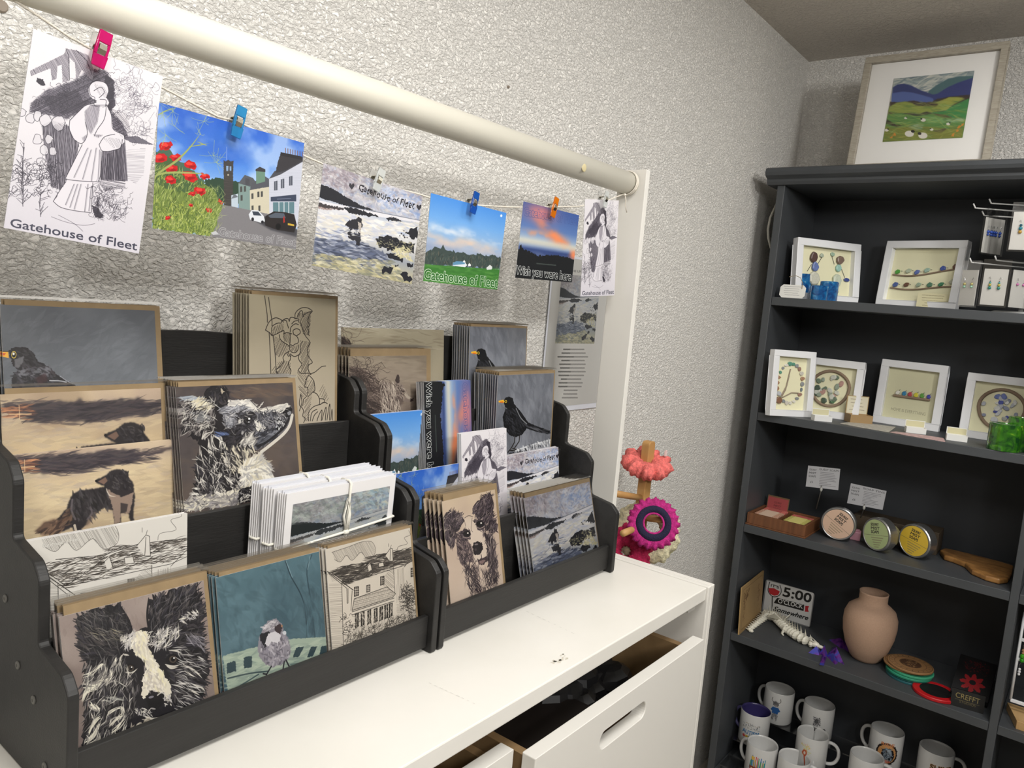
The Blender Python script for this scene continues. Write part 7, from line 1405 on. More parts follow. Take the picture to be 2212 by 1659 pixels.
def sign(label, q, x, foot, seed, head):
    P = [PX(*p, x) for p in q]; o = thing('sign_holder', label, 'sign', tuple(PX(*foot, x+.002)))
    mb = MB(); mb.cur = 0; mb.face([P[3], P[2], P[1], P[0]], [(0, 0), (1, 0), (1, 1), (0, 1)]); mb.cur = 1; Q = [p+np.array([.001, 0, 0]) for p in P]; mb.face([Q[0], Q[1], Q[2], Q[3]])
    A = Art(220, 130, None, 'C9CACE', seed)
    for i, t in enumerate(('SOLWAY', 'MIST', 'SOAPS')): A.text(t, (12, 28+i*20), (62, 28+i*20), (12, 16+i*20), '3A3A3E')
    A.text(head, (80, 20), (212, 20), (80, 8), '4A4A4E'); A.text('£5', (28, 104), (46, 104), (28, 92), '3A3A3E')
    for i in range(9): A.line([(90, 32+i*10), (90+A.rng.uniform(50, 115), 32+i*10)], 3, '7E7E84', .8)
    mb.build('sign_card', [A.material('print_sign'), M_CARD], o, world=True, merge=False)
    mid = (P[3]+P[2])/2; s = (P[0]+P[1]+P[2]+P[3])/4; mb = MB().tube([tuple(mid*.72+s*.28+np.array([-.003, 0, 0])), tuple(mid+np.array([-.002, 0, -.004])), tuple(o.location)], .0014, 8); mb.build('stem', mat('sign_stem', '8A8A86', .3, metal=.8), o, world=True, smooth=True)
    MB().ell(tuple(mid+np.array([-.003, 0, -.003])), (.003, .0035, .006)).build('clip', mat('sign_clip', 'B9B9B4', .3), o, world=True, smooth=True)
sign('white price sign on a thin stem above the soap tray', [(1745.7, 1005.7), (1815, 1013), (1810.5, 1058.7), (1740.4, 1050.8)], 2.17, (1763, 1100), 5, 'GUEST SOAPS')
sign('white price sign on a stem above the tins', [(1838, 1044), (1915, 1060.8), (1906.3, 1101.5), (1829.7, 1086.7)], 2.20, (1859, 1118), 6, 'SOAP TINS')
tag(MB().box((2.225, -.545, z), (2.30, -.335, z+.060)).build('long_box', wood('dark_box_wood', '3A3024', '4A3E2E', (1, 4, 1), .6), bevel=.001), 'long dark brown wooden box behind the round tins', 'box')
def tin(label, px, r, dpt, c, x, yaw, lean, seed):
    P = PX(*px, x); o = thing('soap_tin', label, 'tin', (P[0], P[1], z+r*math.cos(math.radians(lean))+.0006), (0, 0, 0))
    o.rotation_euler = (math.radians(90), 0, -math.pi/2+yaw); M = Matrix.Identity(4)
    o.rotation_mode = 'XYZ'
    MB().lathe([(0, 0), (r-.002, 0), (r, -.002), (r, -.012), (r-.0012, -.0135), (r-.0012, -dpt), (0, -dpt)], 40).build('tin_body', mat('brushed_tin', 'A9A9A8', .32, metal=.9), o)
    MB().lathe([(r-.0045, .0001), (r-.0035, .0012), (r-.002, .0012), (r-.0012, 0)], 40).build('lid_rim', mat('brushed_tin', 'A9A9A8', .32, metal=.9), o, smooth=True)
    A = Art(240, 240, None, c, seed); K = '3A362E'
    for i, t in enumerate(('SOLWAY', 'MIST', 'SOAPS')): A.text(t, (80, 62+i*26), (150-abs(i-1)*6, 60+i*26), (80, 42+i*26), K, bold=.6)
    A.line([(20, 128), (220, 124)], 2, '6A6250'); 
    for i in range(5): A.line([(80+i*6, 144+i*16), (176-i*10, 143+i*16)], 6, '8A8066', .7)
    n = 40; m = MB(); pts = [((r-.0055)*math.cos(2*math.pi*k/n), (r-.0055)*math.sin(2*math.pi*k/n)) for k in range(n)]
    ang = math.radians({0: -33, 1: 12, 2: -12}[seed % 3]); ca, sa = math.cos(ang), math.sin(ang)
    m.face([(x_, y_, .0004) for x_, y_ in pts], [(.5+(x_*ca+y_*sa)/(2*r)*.98, .5+(-x_*sa+y_*ca)/(2*r)*.98) for x_, y_ in pts]); m.build('label', A.material('print_tin_label', .5), o, merge=False); return o
tin('round soap tin with a peach label, beside the wooden tray', (1811, 1127.4), .0445, .022, 'D9B8A0', 2.130, .05, 0, 3)
tin('round soap tin with a green label, middle of the three', (1893, 1151), .0435, .028, 'B4C48C', 2.120, -.50, 0, 4)
tin('round soap tin with a yellow label, right of the three', (1975, 1164), .0435, .030, 'E4C040', 2.145, -.40, 0, 5)
tag(MB().lathe([(0, 0), (.030, 0), (.030, .020), (0, .020)], 32, Matrix.Translation((2.182, -.432, z+.031)) @ Matrix.Rotation(math.radians(90), 4, 'Y') @ Matrix.Rotation(0, 4, 'X')).build('soap_disc', mat('pale_soap', 'C9C08A', .4)), 'small pale yellow round soap peeping out behind the green tin', 'soap')
P = PZ(1850, 1166, z); sb = thing('soap_cube', 'small pink soap cube between the peach and green tins', 'soap', (P[0], P[1]+.004, z), (0, 0, .2)); MB().box((-.012, -.013, 0), (.014, .013, .024)).build('cube', mat('pink_soap', 'C08A98', .5), sb, bevel=.002); MB().box((-.008, -.009, .0242), (.010, .009, .0275)).build('raised_top', mat('pink_soap', 'C08A98', .5), sb, bevel=.001)
# olive wood board
q = [(2031, 1188), (2040, 1184), (2070, 1190), (2110, 1200), (2160, 1213), (2190, 1222), (2186, 1240), (2178, 1250), (2160, 1252), (2130, 1244), (2100, 1231), (2085, 1216), (2060, 1206), (2040, 1200)]
P = [PZ(*p, z+.013) for p in q]; P = [(min(p[0], 2.32), max(p[1], -.716)) for p in P]
M_OLIVE = wood('olive_wood', '6A4826', 'A87A44', (3, 1.2, 1), .4, 14)
tag(MB().prism(P, 'z', z+.0005, z+.014).build('serving_board', M_OLIVE, bevel=.004, bseg=3), 'irregular live-edge olive wood board lying at the right of the third shelf', 'board')

# ---- fourth shelf
z = SH[3]
A = Vector((2.066, -.118, z)); B = Vector((2.255, -.104, z))
def art_cert():
    A = Art(200, 170, None, 'A88A5C', 51); A.line([(14, 12), (186, 12), (186, 158), (14, 158), (14, 12)], 2, '7A5E38'); A.fur([(24, 20), (70, 20), (60, 60), (24, 60)], 60, 30, 14, 2.4, ['6A4A28', '5A3E20'], .8, 60); A.fur([(24, 60), (40, 60), (36, 130), (24, 130)], 40, 90, 12, 2, ['6A4A28'], .7, 40); A.fur([(150, 40), (172, 40), (172, 120), (156, 120)], 40, 90, 12, 2, ['6A4A28'], .6, 40); return A.grain(.03).material('print_engraved_wood', .6)
o, w = standing('wooden_plaque', 'engraved plywood plaque leaning on the left side of the fourth shelf', 'plaque', (2.062, -.112, z), (2.262, -.101, z), -3)
hh = .136; m = MB(); m.cur = 0; m.face([(0, 0, 0), (w, 0, 0), (w, 0, hh), (0, 0, hh)], [(0, 0), (1, 0), (1, 1), (0, 1)]); m.cur = 1; m.box((0, .0003, 0), (w, .004, hh)); m.build('plaque_board', [art_cert(), mat('plywood_edge', 'A88A5C', .7)], o, merge=False)
o.rotation_euler = (math.radians(-3), 0, math.atan2(.011, .2)); o.location = (2.062, -.117, z)
# the five o'clock sign
def art_clock():
    f = fr(1600, 1220, 6.913); q = [(1655.5, 1248.5), (1763, 1279), (1748, 1347), (1644, 1312)]; A = Art(500, 330, q, 'C4C4C2', 52); K = '151515'
    A.a[:] = col('7A7A7A'); A.poly([(A_*1.0, b) for A_, b in f(400, 215, 1110, 400, 1015, 860, 325, 630)], 'C9C9C7')
    A.text('5:00', f(625, 430)[0], f(1050, 535)[0], f(655, 305)[0], K, bold=.6)
    A.poly(f(545, 455, 950, 560, 935, 645, 490, 520, 520, 480), K); A.text("O'CLOCK", f(550, 520)[0], f(920, 612)[0], f(562, 462)[0], 'D9D9D6', bold=.2)
    A.text('Somewhere', f(475, 618)[0], f(985, 770)[0], f(500, 560)[0], K, shear=.25, bold=.25)
    A.poly(f(965, 575, 1025, 580, 1005, 620, 1015, 660, 955, 655), 'A82028'); A.text("IT'S", f(455, 300)[0], f(570, 332)[0], f(460, 265)[0], K, bold=.2)
    A.line(f(440, 240, 412, 330, 420, 380, 460, 425, 500, 440, 560, 430, 600, 390, 605, 340, 590, 285), 1.5, K, smooth=True); A.poly(f(420, 320, 500, 325, 585, 370, 560, 415, 500, 425, 440, 400, 420, 360), 'B42830'); A.line(f(470, 440, 460, 640), 2, K); A.poly(f(400, 630, 460, 625, 510, 665, 450, 655), K)
    return A.material('print_clock_sign', .4)
o, w = standing('novelty_sign', "white printed sign reading five o'clock somewhere, behind the white dragon", 'sign', (2.292, -.096, z), (2.292, -.236, z), -1)
o.rotation_euler = (math.radians(-2), 0, -math.pi/2); o.location = (2.285, -.100, z)
w, hh = .142, .095
# placed so that it leans on the back panel
P4 = [PX(*p, 2.28) for p in ((1655.5, 1248.5), (1763, 1279), (1748, 1347), (1644, 1312))]
yl = (P4[0][1]+P4[3][1])/2; w = abs((P4[1][1]+P4[2][1])/2-yl); zt = (P4[0][2]+P4[1][2])/2; o.location = (2.28, yl, z); hh = min(.105, zt-z)
R = rounded(0, w, 0, hh, .008, 5); m = MB(); m.cur = 0; m.face([(x, -.0002, zz) for x, zz in R], [(x/w, zz/hh) for x, zz in R]); m.cur = 1; m.prism(R, 'y', 0, .003); m.build('sign_board', [art_clock(), mat('sign_edge', '4A4A4A', .5)], o, merge=False)
# 3D printed dragons
def dragon(label, path, rads, m, spikes, head_r, z0, seed, wings=True):
    r = random.Random(seed); o = thing('toy_dragon', label, 'toy dragon', (path[0][0], path[0][1], z0))
    body = MB(); n = len(path)
    for i in range(n-1):     # jointed segments with scale spikes
        a, b = Vector((*path[i], z0+rads[i]*.8)), Vector((*path[i+1], z0+rads[i+1]*.8)); d = (b-a); L = d.length; d.normalize(); side = Vector((-d.y, d.x, 0)); up = Vector((0, 0, 1))
        k = max(1, int(L/.011))
        for j in range(k):
            c = a+(b-a)*((j+.5)/k); rr = rads[i]+(rads[i+1]-rads[i])*(j+.5)/k; Mx = Matrix(((d.x, side.x, 0, c.x), (d.y, side.y, 0, c.y), (0, 0, 1, c.z), (0, 0, 0, 1)))
            body.ell((0, 0, 0), (.0075, rr, rr*.8), Mx, 8, 6)
            if spikes:
                for s in (-1, 0, 1):
                    base = c+side*s*rr*.8+up*(rr*.5 if s == 0 else 0); tip = base+up*rr*(1.5 if s == 0 else .3)+side*s*rr*.9-d*.006; w_ = d*.004
                    body.raw([tuple(base-w_), tuple(base+w_), tuple(base+side*.002), tuple(tip)], [(0, 1, 3), (1, 2, 3), (2, 0, 3), (0, 2, 1)])
    body.build('body', m, o, world=True)
    e = Vector((*path[-1], z0+rads[-1])); d = (Vector(path[-1])-Vector(path[-2])).normalized(); d = Vector((d.x, d.y, 0)); s = Vector((-d.y, d.x, 0)); h = MB(); Mx = Matrix(((d.x, s.x, 0, e.x), (d.y, s.y, 0, e.y), (0, 0, 1, e.z+.002), (0, 0, 0, 1)))
    h.ell((0, 0, 0), (head_r*1.1, head_r*.8, head_r*.7), Mx, 10, 7); h.ell((head_r*1.3, 0, -head_r*.15), (head_r*.9, head_r*.45, head_r*.4), Mx, 8, 6)
    for k in (-1, 1): h.raw([tuple(Mx @ Vector(p)) for p in ((-.2*head_r, k*.5*head_r, .4*head_r), (.3*head_r, k*.5*head_r, .5*head_r), (0, k*.2*head_r, .6*head_r), (-1.8*head_r, k*1.1*head_r, 1.3*head_r))], [(0, 1, 3), (1, 2, 3), (2, 0, 3)])
    h.build('head', m, o, world=True)
    for (t, ln) in ((.45, .018), (.80, .022)):
        i = int(t*(n-1)); c = Vector((*path[i], z0+rads[i])); d2 = (Vector((*path[min(i+1, n-1)], 0))-Vector((*path[i], 0))).normalized(); s2 = Vector((-d2.y, d2.x, 0))
        for k in (-1, 1): MB().tube([tuple(c), tuple(c+s2*k*ln*.6+Vector((0, 0, .003))), tuple(c+s2*k*ln+d2*.004-Vector((0, 0, c.z-z0-.003))), tuple(c+s2*k*ln+d2*.012-Vector((0, 0, c.z-z0-.002)))], [.006, .005, .0035, .002], 7).build('leg', m, o, world=True, smooth=True)
    if wings:
        i = int(.72*(n-1)); c = Vector((*path[i], z0+rads[i]*1.3)); d2 = (Vector((*path[i+1], 0))-Vector((*path[i], 0))).normalized(); s2 = Vector((-d2.y, d2.x, 0))
        for k in (-1, 1):
            P = [c, c+s2*k*.024+Vector((0, 0, .018))-d2*.006, c+s2*k*.034-d2*.030+Vector((0, 0, -.002)), c+s2*k*.024-d2*.022+Vector((0, 0, .002)), c+s2*k*.020-d2*.040, c+s2*k*.008-d2*.024, c-d2*.034+Vector((0, 0, .004))]
            wv = MB(); [wv.raw([tuple(P[0]), tuple(P[j]), tuple(P[j+1])], [(0, 1, 2)]) for j in range(1, len(P)-1)]; wo = wv.build('wing', m, o, world=True); md = wo.modifiers.new('s', 'SOLIDIFY'); md.thickness = .002
    return o
def zp(*q): return [tuple(PZ(q[i], q[i+1], SH[3]+.010)[:2]) for i in range(0, len(q), 2)]
DP = zp(1628, 1360, 1612, 1356, 1611, 1346, 1630, 1336, 1648, 1327, 1654, 1318)+[(2.232, -.140)]+zp(1670, 1330, 1690, 1350, 1702, 1362, 1725, 1378, 1745, 1388, 1762, 1394)
DP = [(min(x, 2.262), max(-.30, min(-.128, y))) for x, y in DP]
M_IV = mat('ivory_plastic', 'E2DFD0', .4)
dragon('white jointed toy dragon stretched out in front of the printed sign', DP, [.004, .007, .008, .010, .012, .014, .014, .016, .017, .017, .018, .015, .010], M_IV, True, .012, z, 3)
M_PUR = bpy.data.materials.new('purple_shimmer'); M_PUR.use_nodes = True
nt = M_PUR.node_tree; b = nt.nodes['Principled BSDF']; b.inputs['Roughness'].default_value = .22; b.inputs['Metallic'].default_value = .5
tc = nt.nodes.new('ShaderNodeTexCoord'); n_ = nt.nodes.new('ShaderNodeTexNoise'); n_.inputs['Scale'].default_value = 55; nt.links.new(tc.outputs['Object'], n_.inputs['Vector']); rr = nt.nodes.new('ShaderNodeValToRGB'); e = rr.color_ramp.elements
e[0].position = .35; e[0].color = (*lin('3A1C6A'), 1); e[1].position = .6; e[1].color = (*lin('4A50B4'), 1); x_ = e.new(.5); x_.color = (*lin('7A3C9C'), 1); nt.links.new(n_.outputs[0], rr.inputs[0]); nt.links.new(rr.outputs[0], b.inputs['Base Color'])
def shards(label, q, seed):
    r = random.Random(seed); o = thing('folded_toy', label, 'folded toy', tuple(PZ(*q[0][0][0], SH[3])))
    for P, hz in q:
        pts = [Vector(PZ(*p, SH[3])) for p in P]; c = sum(pts, Vector())/len(pts)+Vector((0, 0, hz)); m = MB(); k = len(pts)
        m.raw([tuple(p) for p in pts]+[tuple(c)], [(i, (i+1) % k, k) for i in range(k)]+[tuple(range(k))[::-1]]); m.build('facet', M_PUR, o, world=True)
shards('purple shimmering folded toy, the nearer of the two', [([(1746, 1410), (1770, 1416), (1774, 1408), (1760, 1402)], .018), ([(1774, 1416), (1770, 1436), (1780, 1438), (1786, 1420)], .012), ([(1776, 1395), (1788, 1415), (1782, 1420), (1770, 1412)], .022), ([(1784, 1416), (1804, 1436), (1810, 1432), (1795, 1412)], .018), ([(1798, 1398), (1812, 1418), (1824, 1436), (1800, 1424), (1788, 1412)], .026)], 1)
shards('purple shimmering folded toy, the farther one beside the vase', [([(1790, 1382), (1815, 1400), (1835, 1404), (1820, 1384)], .020), ([(1812, 1382), (1840, 1398), (1850, 1408), (1838, 1412), (1820, 1400)], .018), ([(1836, 1400), (1851, 1402), (1845, 1424), (1838, 1412)], .022)], 2)
# vase
P = (2.19, -.420); V = thing('vase', 'unglazed tan clay vase with a short neck on the fourth shelf', 'vase', (P[0], P[1], z))
pr = [(0, .0), (.030, 0), (.034, .002), (.041, .010), (.055, .038), (.064, .070), (.0675, .100), (.0665, .122), (.059, .142), (.046, .153), (.0385, .158), (.0355, .164), (.0355, .183), (.0365, .188), (.0345, .1885), (.0315, .186), (.031, .170), (.036, .158), (.050, .140), (.058, .11), (.05, .06), (.03, .01), (0, .008)]
MB().lathe(pr, 48).build('vase_body', mat('tan_clay', 'B0917A', .85, var=.04, vscale=300, bump=.15, bscale=500), V, smooth=True)
# coasters
def coaster(x, y, zz, lab, c, top, seed, grp=None, r=.054):
    o = thing('coaster', lab, 'coaster', (x, y, zz), (0, 0, 0), grp); M0 = mat('coaster_'+c, c, .6)
    MB().lathe([(0, 0), (r-.001, 0), (r, .001), (r, .0045), (r-.001, .0055), (0, .0055)], 44).build('disc', M0, o)
    if top:
        A = Art(300, 300, None, '8E6A42', seed); A.grad([(0, '94704A'), (1, '86623C')]); K = '3E2A1A'
        for rr_, w_ in ((140, 3), (104, 2.5), (70, 3)): A.line([(150+rr_*math.cos(t), 150+rr_*math.sin(t)) for t in np.linspace(0, 6.29, 40)], w_, K)
        A.ell(150, 150, 68, 68, '4A3220'); A.fur([(90, 110), (210, 110), (210, 190), (90, 190)], 40, 30, 26, 6, ['7E5E3C', '94724A'], .8, 60); A.text('A', (0, 0), (1, 0), (0, -1), K)
        for k in range(20): a = 2*math.pi*k/20; A.line([(150+114*math.cos(a), 150+114*math.sin(a)), (150+130*math.cos(a+.04), 150+130*math.sin(a+.04))], 5, K, .8)
        n = 44; pts = [((r-.0015)*math.cos(2*math.pi*k/n), (r-.0015)*math.sin(2*math.pi*k/n)) for k in range(n)]; m = MB(); m.face([(a, b, .0057) for a, b in pts], [(.5+a/(2*r), .5+b/(2*r)) for a, b in pts]); m.build('engraved_face', A.material('print_coaster', .6), o, merge=False)
for i, (c, dx, dy) in enumerate((('1F5A60', 0, 0), ('1F6A60', .003, .002), ('2A8A6A', -.002, .001), ('3A9A74', .002, -.002), ('8E6A42', .006, .010), ('8E6A42', .0, .0))):
    coaster(2.168+dx, -.532+dy, z+.0061*i, ['teal coaster at the bottom of the coaster stack', 'teal coaster, second from the bottom of the stack', 'green coaster in the middle of the stack', 'green coaster under the two wooden ones', 'engraved wooden coaster, second from the top of the stack', 'engraved wooden coaster on top of the stack'][i], c, i > 3, 60+i)
# plain red and black disc (a generic stand-in), black box with lettering
rd = thing('coaster', 'red rimmed round coaster with a black centre, near the shelf edge', 'coaster', (2.118, -.602, z))
M_RED = mat('red_plastic', 'B4141C', .45)
MB().lathe([(0, 0), (.050, 0), (.0515, .0015), (.0515, .007), (.050, .0085), (.037, .0085), (.036, .0078), (0, .0078)], 44).build('red_disc', M_RED, rd)
MB().lathe([(.0, .0079), (.0355, .0079), (.0355, .0088), (0, .0088)], 40).build('black_inlay', mat('black_inlay', '131314', .5), rd)
bk = thing('card_box', 'black box with a red emblem, leaning against the right upright of the fourth shelf', 'box', (2.115, -.672, z), (0, math.radians(-58), 0))
def art_box():
    A = Art(200, 260, None, '0D0D0F', 61); R = 'A01820'
    for a in range(8): t = a*math.pi/4; A.ell(100+38*math.cos(t), 170+34*math.sin(t), 30, 14, R, math.degrees(t), .9, jag=3)
    A.ell(100, 165, 18, 16, '0D0D0F'); A.fur([(30, 20), (170, 20), (170, 100), (40, 100)], 90, 20, 16, 4, ['6A1218', '4A0E12', '8A161E'], .6, 60); return A.material('print_black_box', .5)
m = MB(); m.cur = 0; m.face([(-.0002, .040, .0), (-.0002, -.040, 0), (-.0002, -.040, .125), (-.0002, .040, .125)], [(0, 0), (1, 0), (1, 1), (0, 1)]); m.cur = 1; m.box((0, -.040, 0), (.016, .040, .125)); m.build('box_body', [art_box(), mat('black_card', '0E0E10', .5)], bk, merge=False)
bk.location = (2.125, -.672, z+.018); bk.rotation_euler = (0, math.radians(62), 0)
def art_name():
    A = Art(240, 130, None, '121212', 62); A.text('CREFFT', (30, 62), (205, 66), (30, 22), '8A7A4A', bold=.4); A.text('STUDIOS', (62, 94), (180, 97), (62, 74), '6A5E3C'); A.line([(30, 74), (205, 78)], 2, '6A5E3C'); return A.material('print_name_plate', .5)
A, B = PZ(2052, 1522, z), PZ(2124, 1543, z); o, w = standing('name_plate', 'black name plate reading CREFFT STUDIOS at the right end of the fourth shelf', 'sign', A, B, 8)
m = MB(); m.cur = 0; m.face([(0, -.0002, 0), (w, -.0002, 0), (w, -.0002, .042), (0, -.0002, .042)], [(0, 0), (1, 0), (1, 1), (0, 1)]); m.cur = 1; m.box((0, 0, 0), (w, .006, .042)); m.build('plate', [art_name(), mat('black_card', '0E0E10', .5)], o, merge=False)

# ---- mugs on stepped acrylic risers
M_ACR = film('clear_acrylic', .35)
for k, (x0, x1, zz, lab) in enumerate(((2.066, 2.140, .115, 'front'), (2.142, 2.214, .163, 'middle'), (2.216, 2.300, .215, 'rear'))):
    o = thing('acrylic_riser', ['lowest clear acrylic riser at the front of the mug shelf', 'middle clear acrylic riser on the mug shelf', 'tallest clear acrylic riser at the rear of the mug shelf'][k], 'riser', ((x0+x1)/2, -.4, SH[4]))
    part(MB().box((x0, -.70, zz-.0035), (x1, -.105, zz)), 'riser_top', M_ACR, o)
    for y in (-.105, -.6965): part(MB().box((x0, y-.0035 if y > -.5 else y, SH[4]), (x1, y if y > -.5 else y+.0035, zz-.0036)), 'riser_side', M_ACR, o)
M_CER = mat('white_ceramic', 'C9C9C7', .18, coat=.3)
def mug(label, x, y, zb, hside, art, rot=0, inner=None, handle=None, r=.0425, h=.095):
    o = thing('mug', label, 'mug', (x, y, zb), (0, 0, rot))
    mb = MB(); mb.lathe([(r-.002, .0), (r, .003), (r, h-.002), (r-.0012, h)], 48, uv=True)
    mb.build('mug_body', art or M_CER, o, smooth=True, merge=False)
    MB().lathe([(r-.0012, h), (r-.003, h-.001), (r-.0038, h-.006), (r-.0038, .012), (r-.010, .006), (0, .006)], 40).build('mug_inside', mat('mug_in_'+inner, inner, .25) if inner else M_CER, o, smooth=True)
    MB().lathe([(0, .001), (r-.003, .0005), (r-.002, .0002)], 40).build('mug_base', M_CER, o)
    s = 1 if hside == 'R' else -1; a = -math.pi/2*s-rot-.35*(-s); d = Vector((math.cos(a), math.sin(a), 0))
    P = [tuple(d*(r-.0015+.031*max(0, math.sin(t))**.75)+Vector((0, 0, h*(.49+.33*math.cos(t))))) for t in np.linspace(0, math.pi, 18)]
    MB().tube(P, .0047, 12).build('handle', mat('mug_in_'+handle, handle, .25) if handle else M_CER, o, smooth=True); return o
def mart(seed, fn, rot):
    # the picture wraps the body; u = angle/2pi, the side facing the room is at angle pi
    A = Art(720, 240, None, 'D4D4D2', seed); fn(A, (.5-rot/(2*math.pi))*720 % 720+44, 120); return A.material('print_mug', .2, coat=.3)
def cow(shirt):
    def f(A, X, Y):
        A.ell(X, Y-40, 22, 18, '6A6A6C', 0, 1, jag=3); A.line([(X-20, Y-50), (X-34, Y-62), (X-30, Y-84)], 5, '6E6A66', smooth=True); A.line([(X+20, Y-50), (X+34, Y-62), (X+30, Y-84)], 5, '6E6A66', smooth=True)
        A.fur([(X-24, Y-60), (X+24, Y-60), (X+22, Y-20), (X-22, Y-20)], 90, 80, 14, 2, ['3A3A3C', '8A8A8C', '55555A'], .8, 30); A.ell(X, Y-26, 12, 7, '8E8A88')
        A.poly([(X-22, Y-14), (X+22, Y-14), (X+38, Y+12), (X+24, Y+20), (X+22, Y+36), (X-22, Y+36), (X-24, Y+20), (X-38, Y+12)], shirt, 1, jag=2); A.poly([(X-18, Y+36), (X+18, Y+36), (X+24, Y+70), (X+10, Y+96), (X+4, Y+60), (X-6, Y+60), (X-12, Y+98), (X-26, Y+70)], '8E8E90', 1, jag=3)
        A.fur([(X-26, Y+36), (X+26, Y+36), (X+26, Y+90), (X-26, Y+90)], 60, 90, 12, 2, ['3A3A3C', 'B9B9B9'], .7, 30)
    return f
def sheepm(A, X, Y): A.fur([(X-40, Y-60), (X+10, Y-60), (X+20, Y), (X-30, Y+10)], 200, 60, 14, 2.4, ['3A3A3C', '6A6A6E', '9A9A9E', '2A2A2C'], .8, 60); A.ell(X-12, Y-30, 14, 18, '4E4E50', 0, .9, jag=3); A.line([(X-40, Y+20), (X+60, Y+30)], 4, '3A3A3C'); [A.ell(X+dx, Y+34, 17, 17, '3E3E40') or A.ell(X+dx, Y+34, 11, 11, 'C9C9C6') for dx in (-30, 46)]; A.fur([(X-50, Y+30), (X+60, Y+30), (X+60, Y+70), (X-50, Y+70)], 60, 10, 18, 2, ['5A5A5E', '8A8A8E'], .7, 30)
def words(A, X, Y):
    A.fur([(X-70, Y-50), (X+70, Y-50), (X+70, Y-10), (X-70, Y-10)], 60, 70, 16, 3, ['3A3A3C', '8A7A5A', '5A6A7A'], .8, 60); A.text('AUTISM', (X-66, Y+30), (X+66, Y+30), (X-66, Y), '2A6AA0', bold=1)
    for i, c in enumerate(('C83A3A', 'E0B030', '4A9A50', '3A6AB0', '8A4A9A')): A.ell(X-50+i*25, Y+52, 12, 11, c, 0, .9, jag=2)
def pens(A, X, Y):
    r = A.rng
    for i in range(22): x = X-60+i*5.5; A.line([(x, Y+40), (x+r.uniform(-14, 14), Y-r.uniform(10, 60))], 6, r.choice(['2A6AB0', 'E0A030', 'C84040', '5AA050', '7A4A9A', '2A8A9A', 'E8D040']), .95)
    A.ell(X-38, Y-40, 10, 16, 'E0B840'); A.poly([(X-60, Y+20), (X+62, Y+20), (X+56, Y+80), (X-54, Y+80)], '8A3A28', 1, jag=2); A.text('BEST', (X-44, Y+56), (X+46, Y+56), (X-44, Y+32), 'F0E0B0', bold=1)
def splash(A, X, Y): A.fur([(X-60, Y-70), (X+10, Y-70), (X+20, Y-10), (X-30, Y+10)], 60, 100, 26, 5, ['E0C060', 'D8B0A0', 'C8D070'], .5, 50); A.ell(X-20, Y-10, 20, 24, 'C05030', 0, .9, jag=4); A.ell(X-20, Y-8, 8, 12, 'E8D8C8'); A.line([(X-20, Y+14), (X-6, Y+80)], 9, 'B84828')
def feather(A, X, Y):
    A.ell(X, Y+6, 76, 76, '2A2220', 0, 1, jag=4); A.ell(X, Y+6, 64, 66, 'C8925A', 0, 1, jag=2); A.ell(X+6, Y+14, 44, 50, '1E1E22', 0, 1, jag=4); A.fur([(X-30, Y-30), (X+40, Y-30), (X+44, Y+50), (X-20, Y+50)], 70, 70, 34, 6, ['6A7A8A', '8E9CA8', '3A4652', 'A9B4BC'], .9, 25, ctr=(X-20, Y)); A.text('RIDE', (X-44, Y-52), (X+44, Y-52), (X-44, Y-72), 'C87A4A', bold=1); A.ell(X-10, Y+60, 40, 10, 'B84A30', 0, .8, jag=3)
def bars(A, X, Y): A.poly([(X-60, Y-30), (X+60, Y-30), (X+70, Y), (X-70, Y)], '2A3444'); A.line([(X-76, Y-36), (X+76, Y-36)], 5, '6A6A4A'); A.ell(X, Y+20, 60, 24, '8A8E7A', 0, .9, jag=3)
def shine(A, X, Y): A.text('SHINE', (X-70, Y-14), (X+70, Y-14), (X-70, Y-50), '3A2A1A', outline=2, oc='B07A3A', bold=1); A.ell(X-50, Y+20, 22, 22, 'E8E6E0', 0, 1); A.line([(X-74, Y+10), (X-40, Y-10), (X-20, Y+30)], 4, '3A3A3A', smooth=True); A.ell(X+30, Y+30, 50, 26, '8A6A4A', 0, .8, jag=4)
Zf, Zm, Zr = .1152, .1632, .2152
mug('white mug with a shaggy cow in a blue jumper, rear row at the left', 2.258, -.1914, Zr, 'L', mart(71, cow('2A5C9A'), .25))
mug('white mug with a grey animal sketch, rear row, second from the left', 2.258, -.3069, Zr, 'L', mart(72, sheepm, .1))
mug('white mug with a feather headdress badge, rear row', 2.258, -.4897, Zr, 'L', mart(73, feather, .1))
mug('white mug with brown lettering, right end of the rear row', 2.258, -.6111, Zr, 'R', mart(74, shine, -.1))
mug('mug with a purple inside and purple handle, middle row at the left', 2.178, -.1545, Zm, 'L', mart(75, words, .3), inner='3A3466', handle='5A5684')
mug('white mug with its handle to the right and an orange splash, middle row', 2.178, -.3189, Zm, 'R', mart(76, splash, .35))
mug('white mug with a dark band picture, middle row, right of the orange splash mug', 2.178, -.462, Zm, 'R', mart(77, bars, .2))
mug('white mug with a bright bundle of coloured pens, front row at the left', 2.103, -.2077, Zf, 'L', mart(78, pens, .3))
mug('plain white mug in the front row, only its rim in view', 2.103, -.2977, Zf, 'R', None)

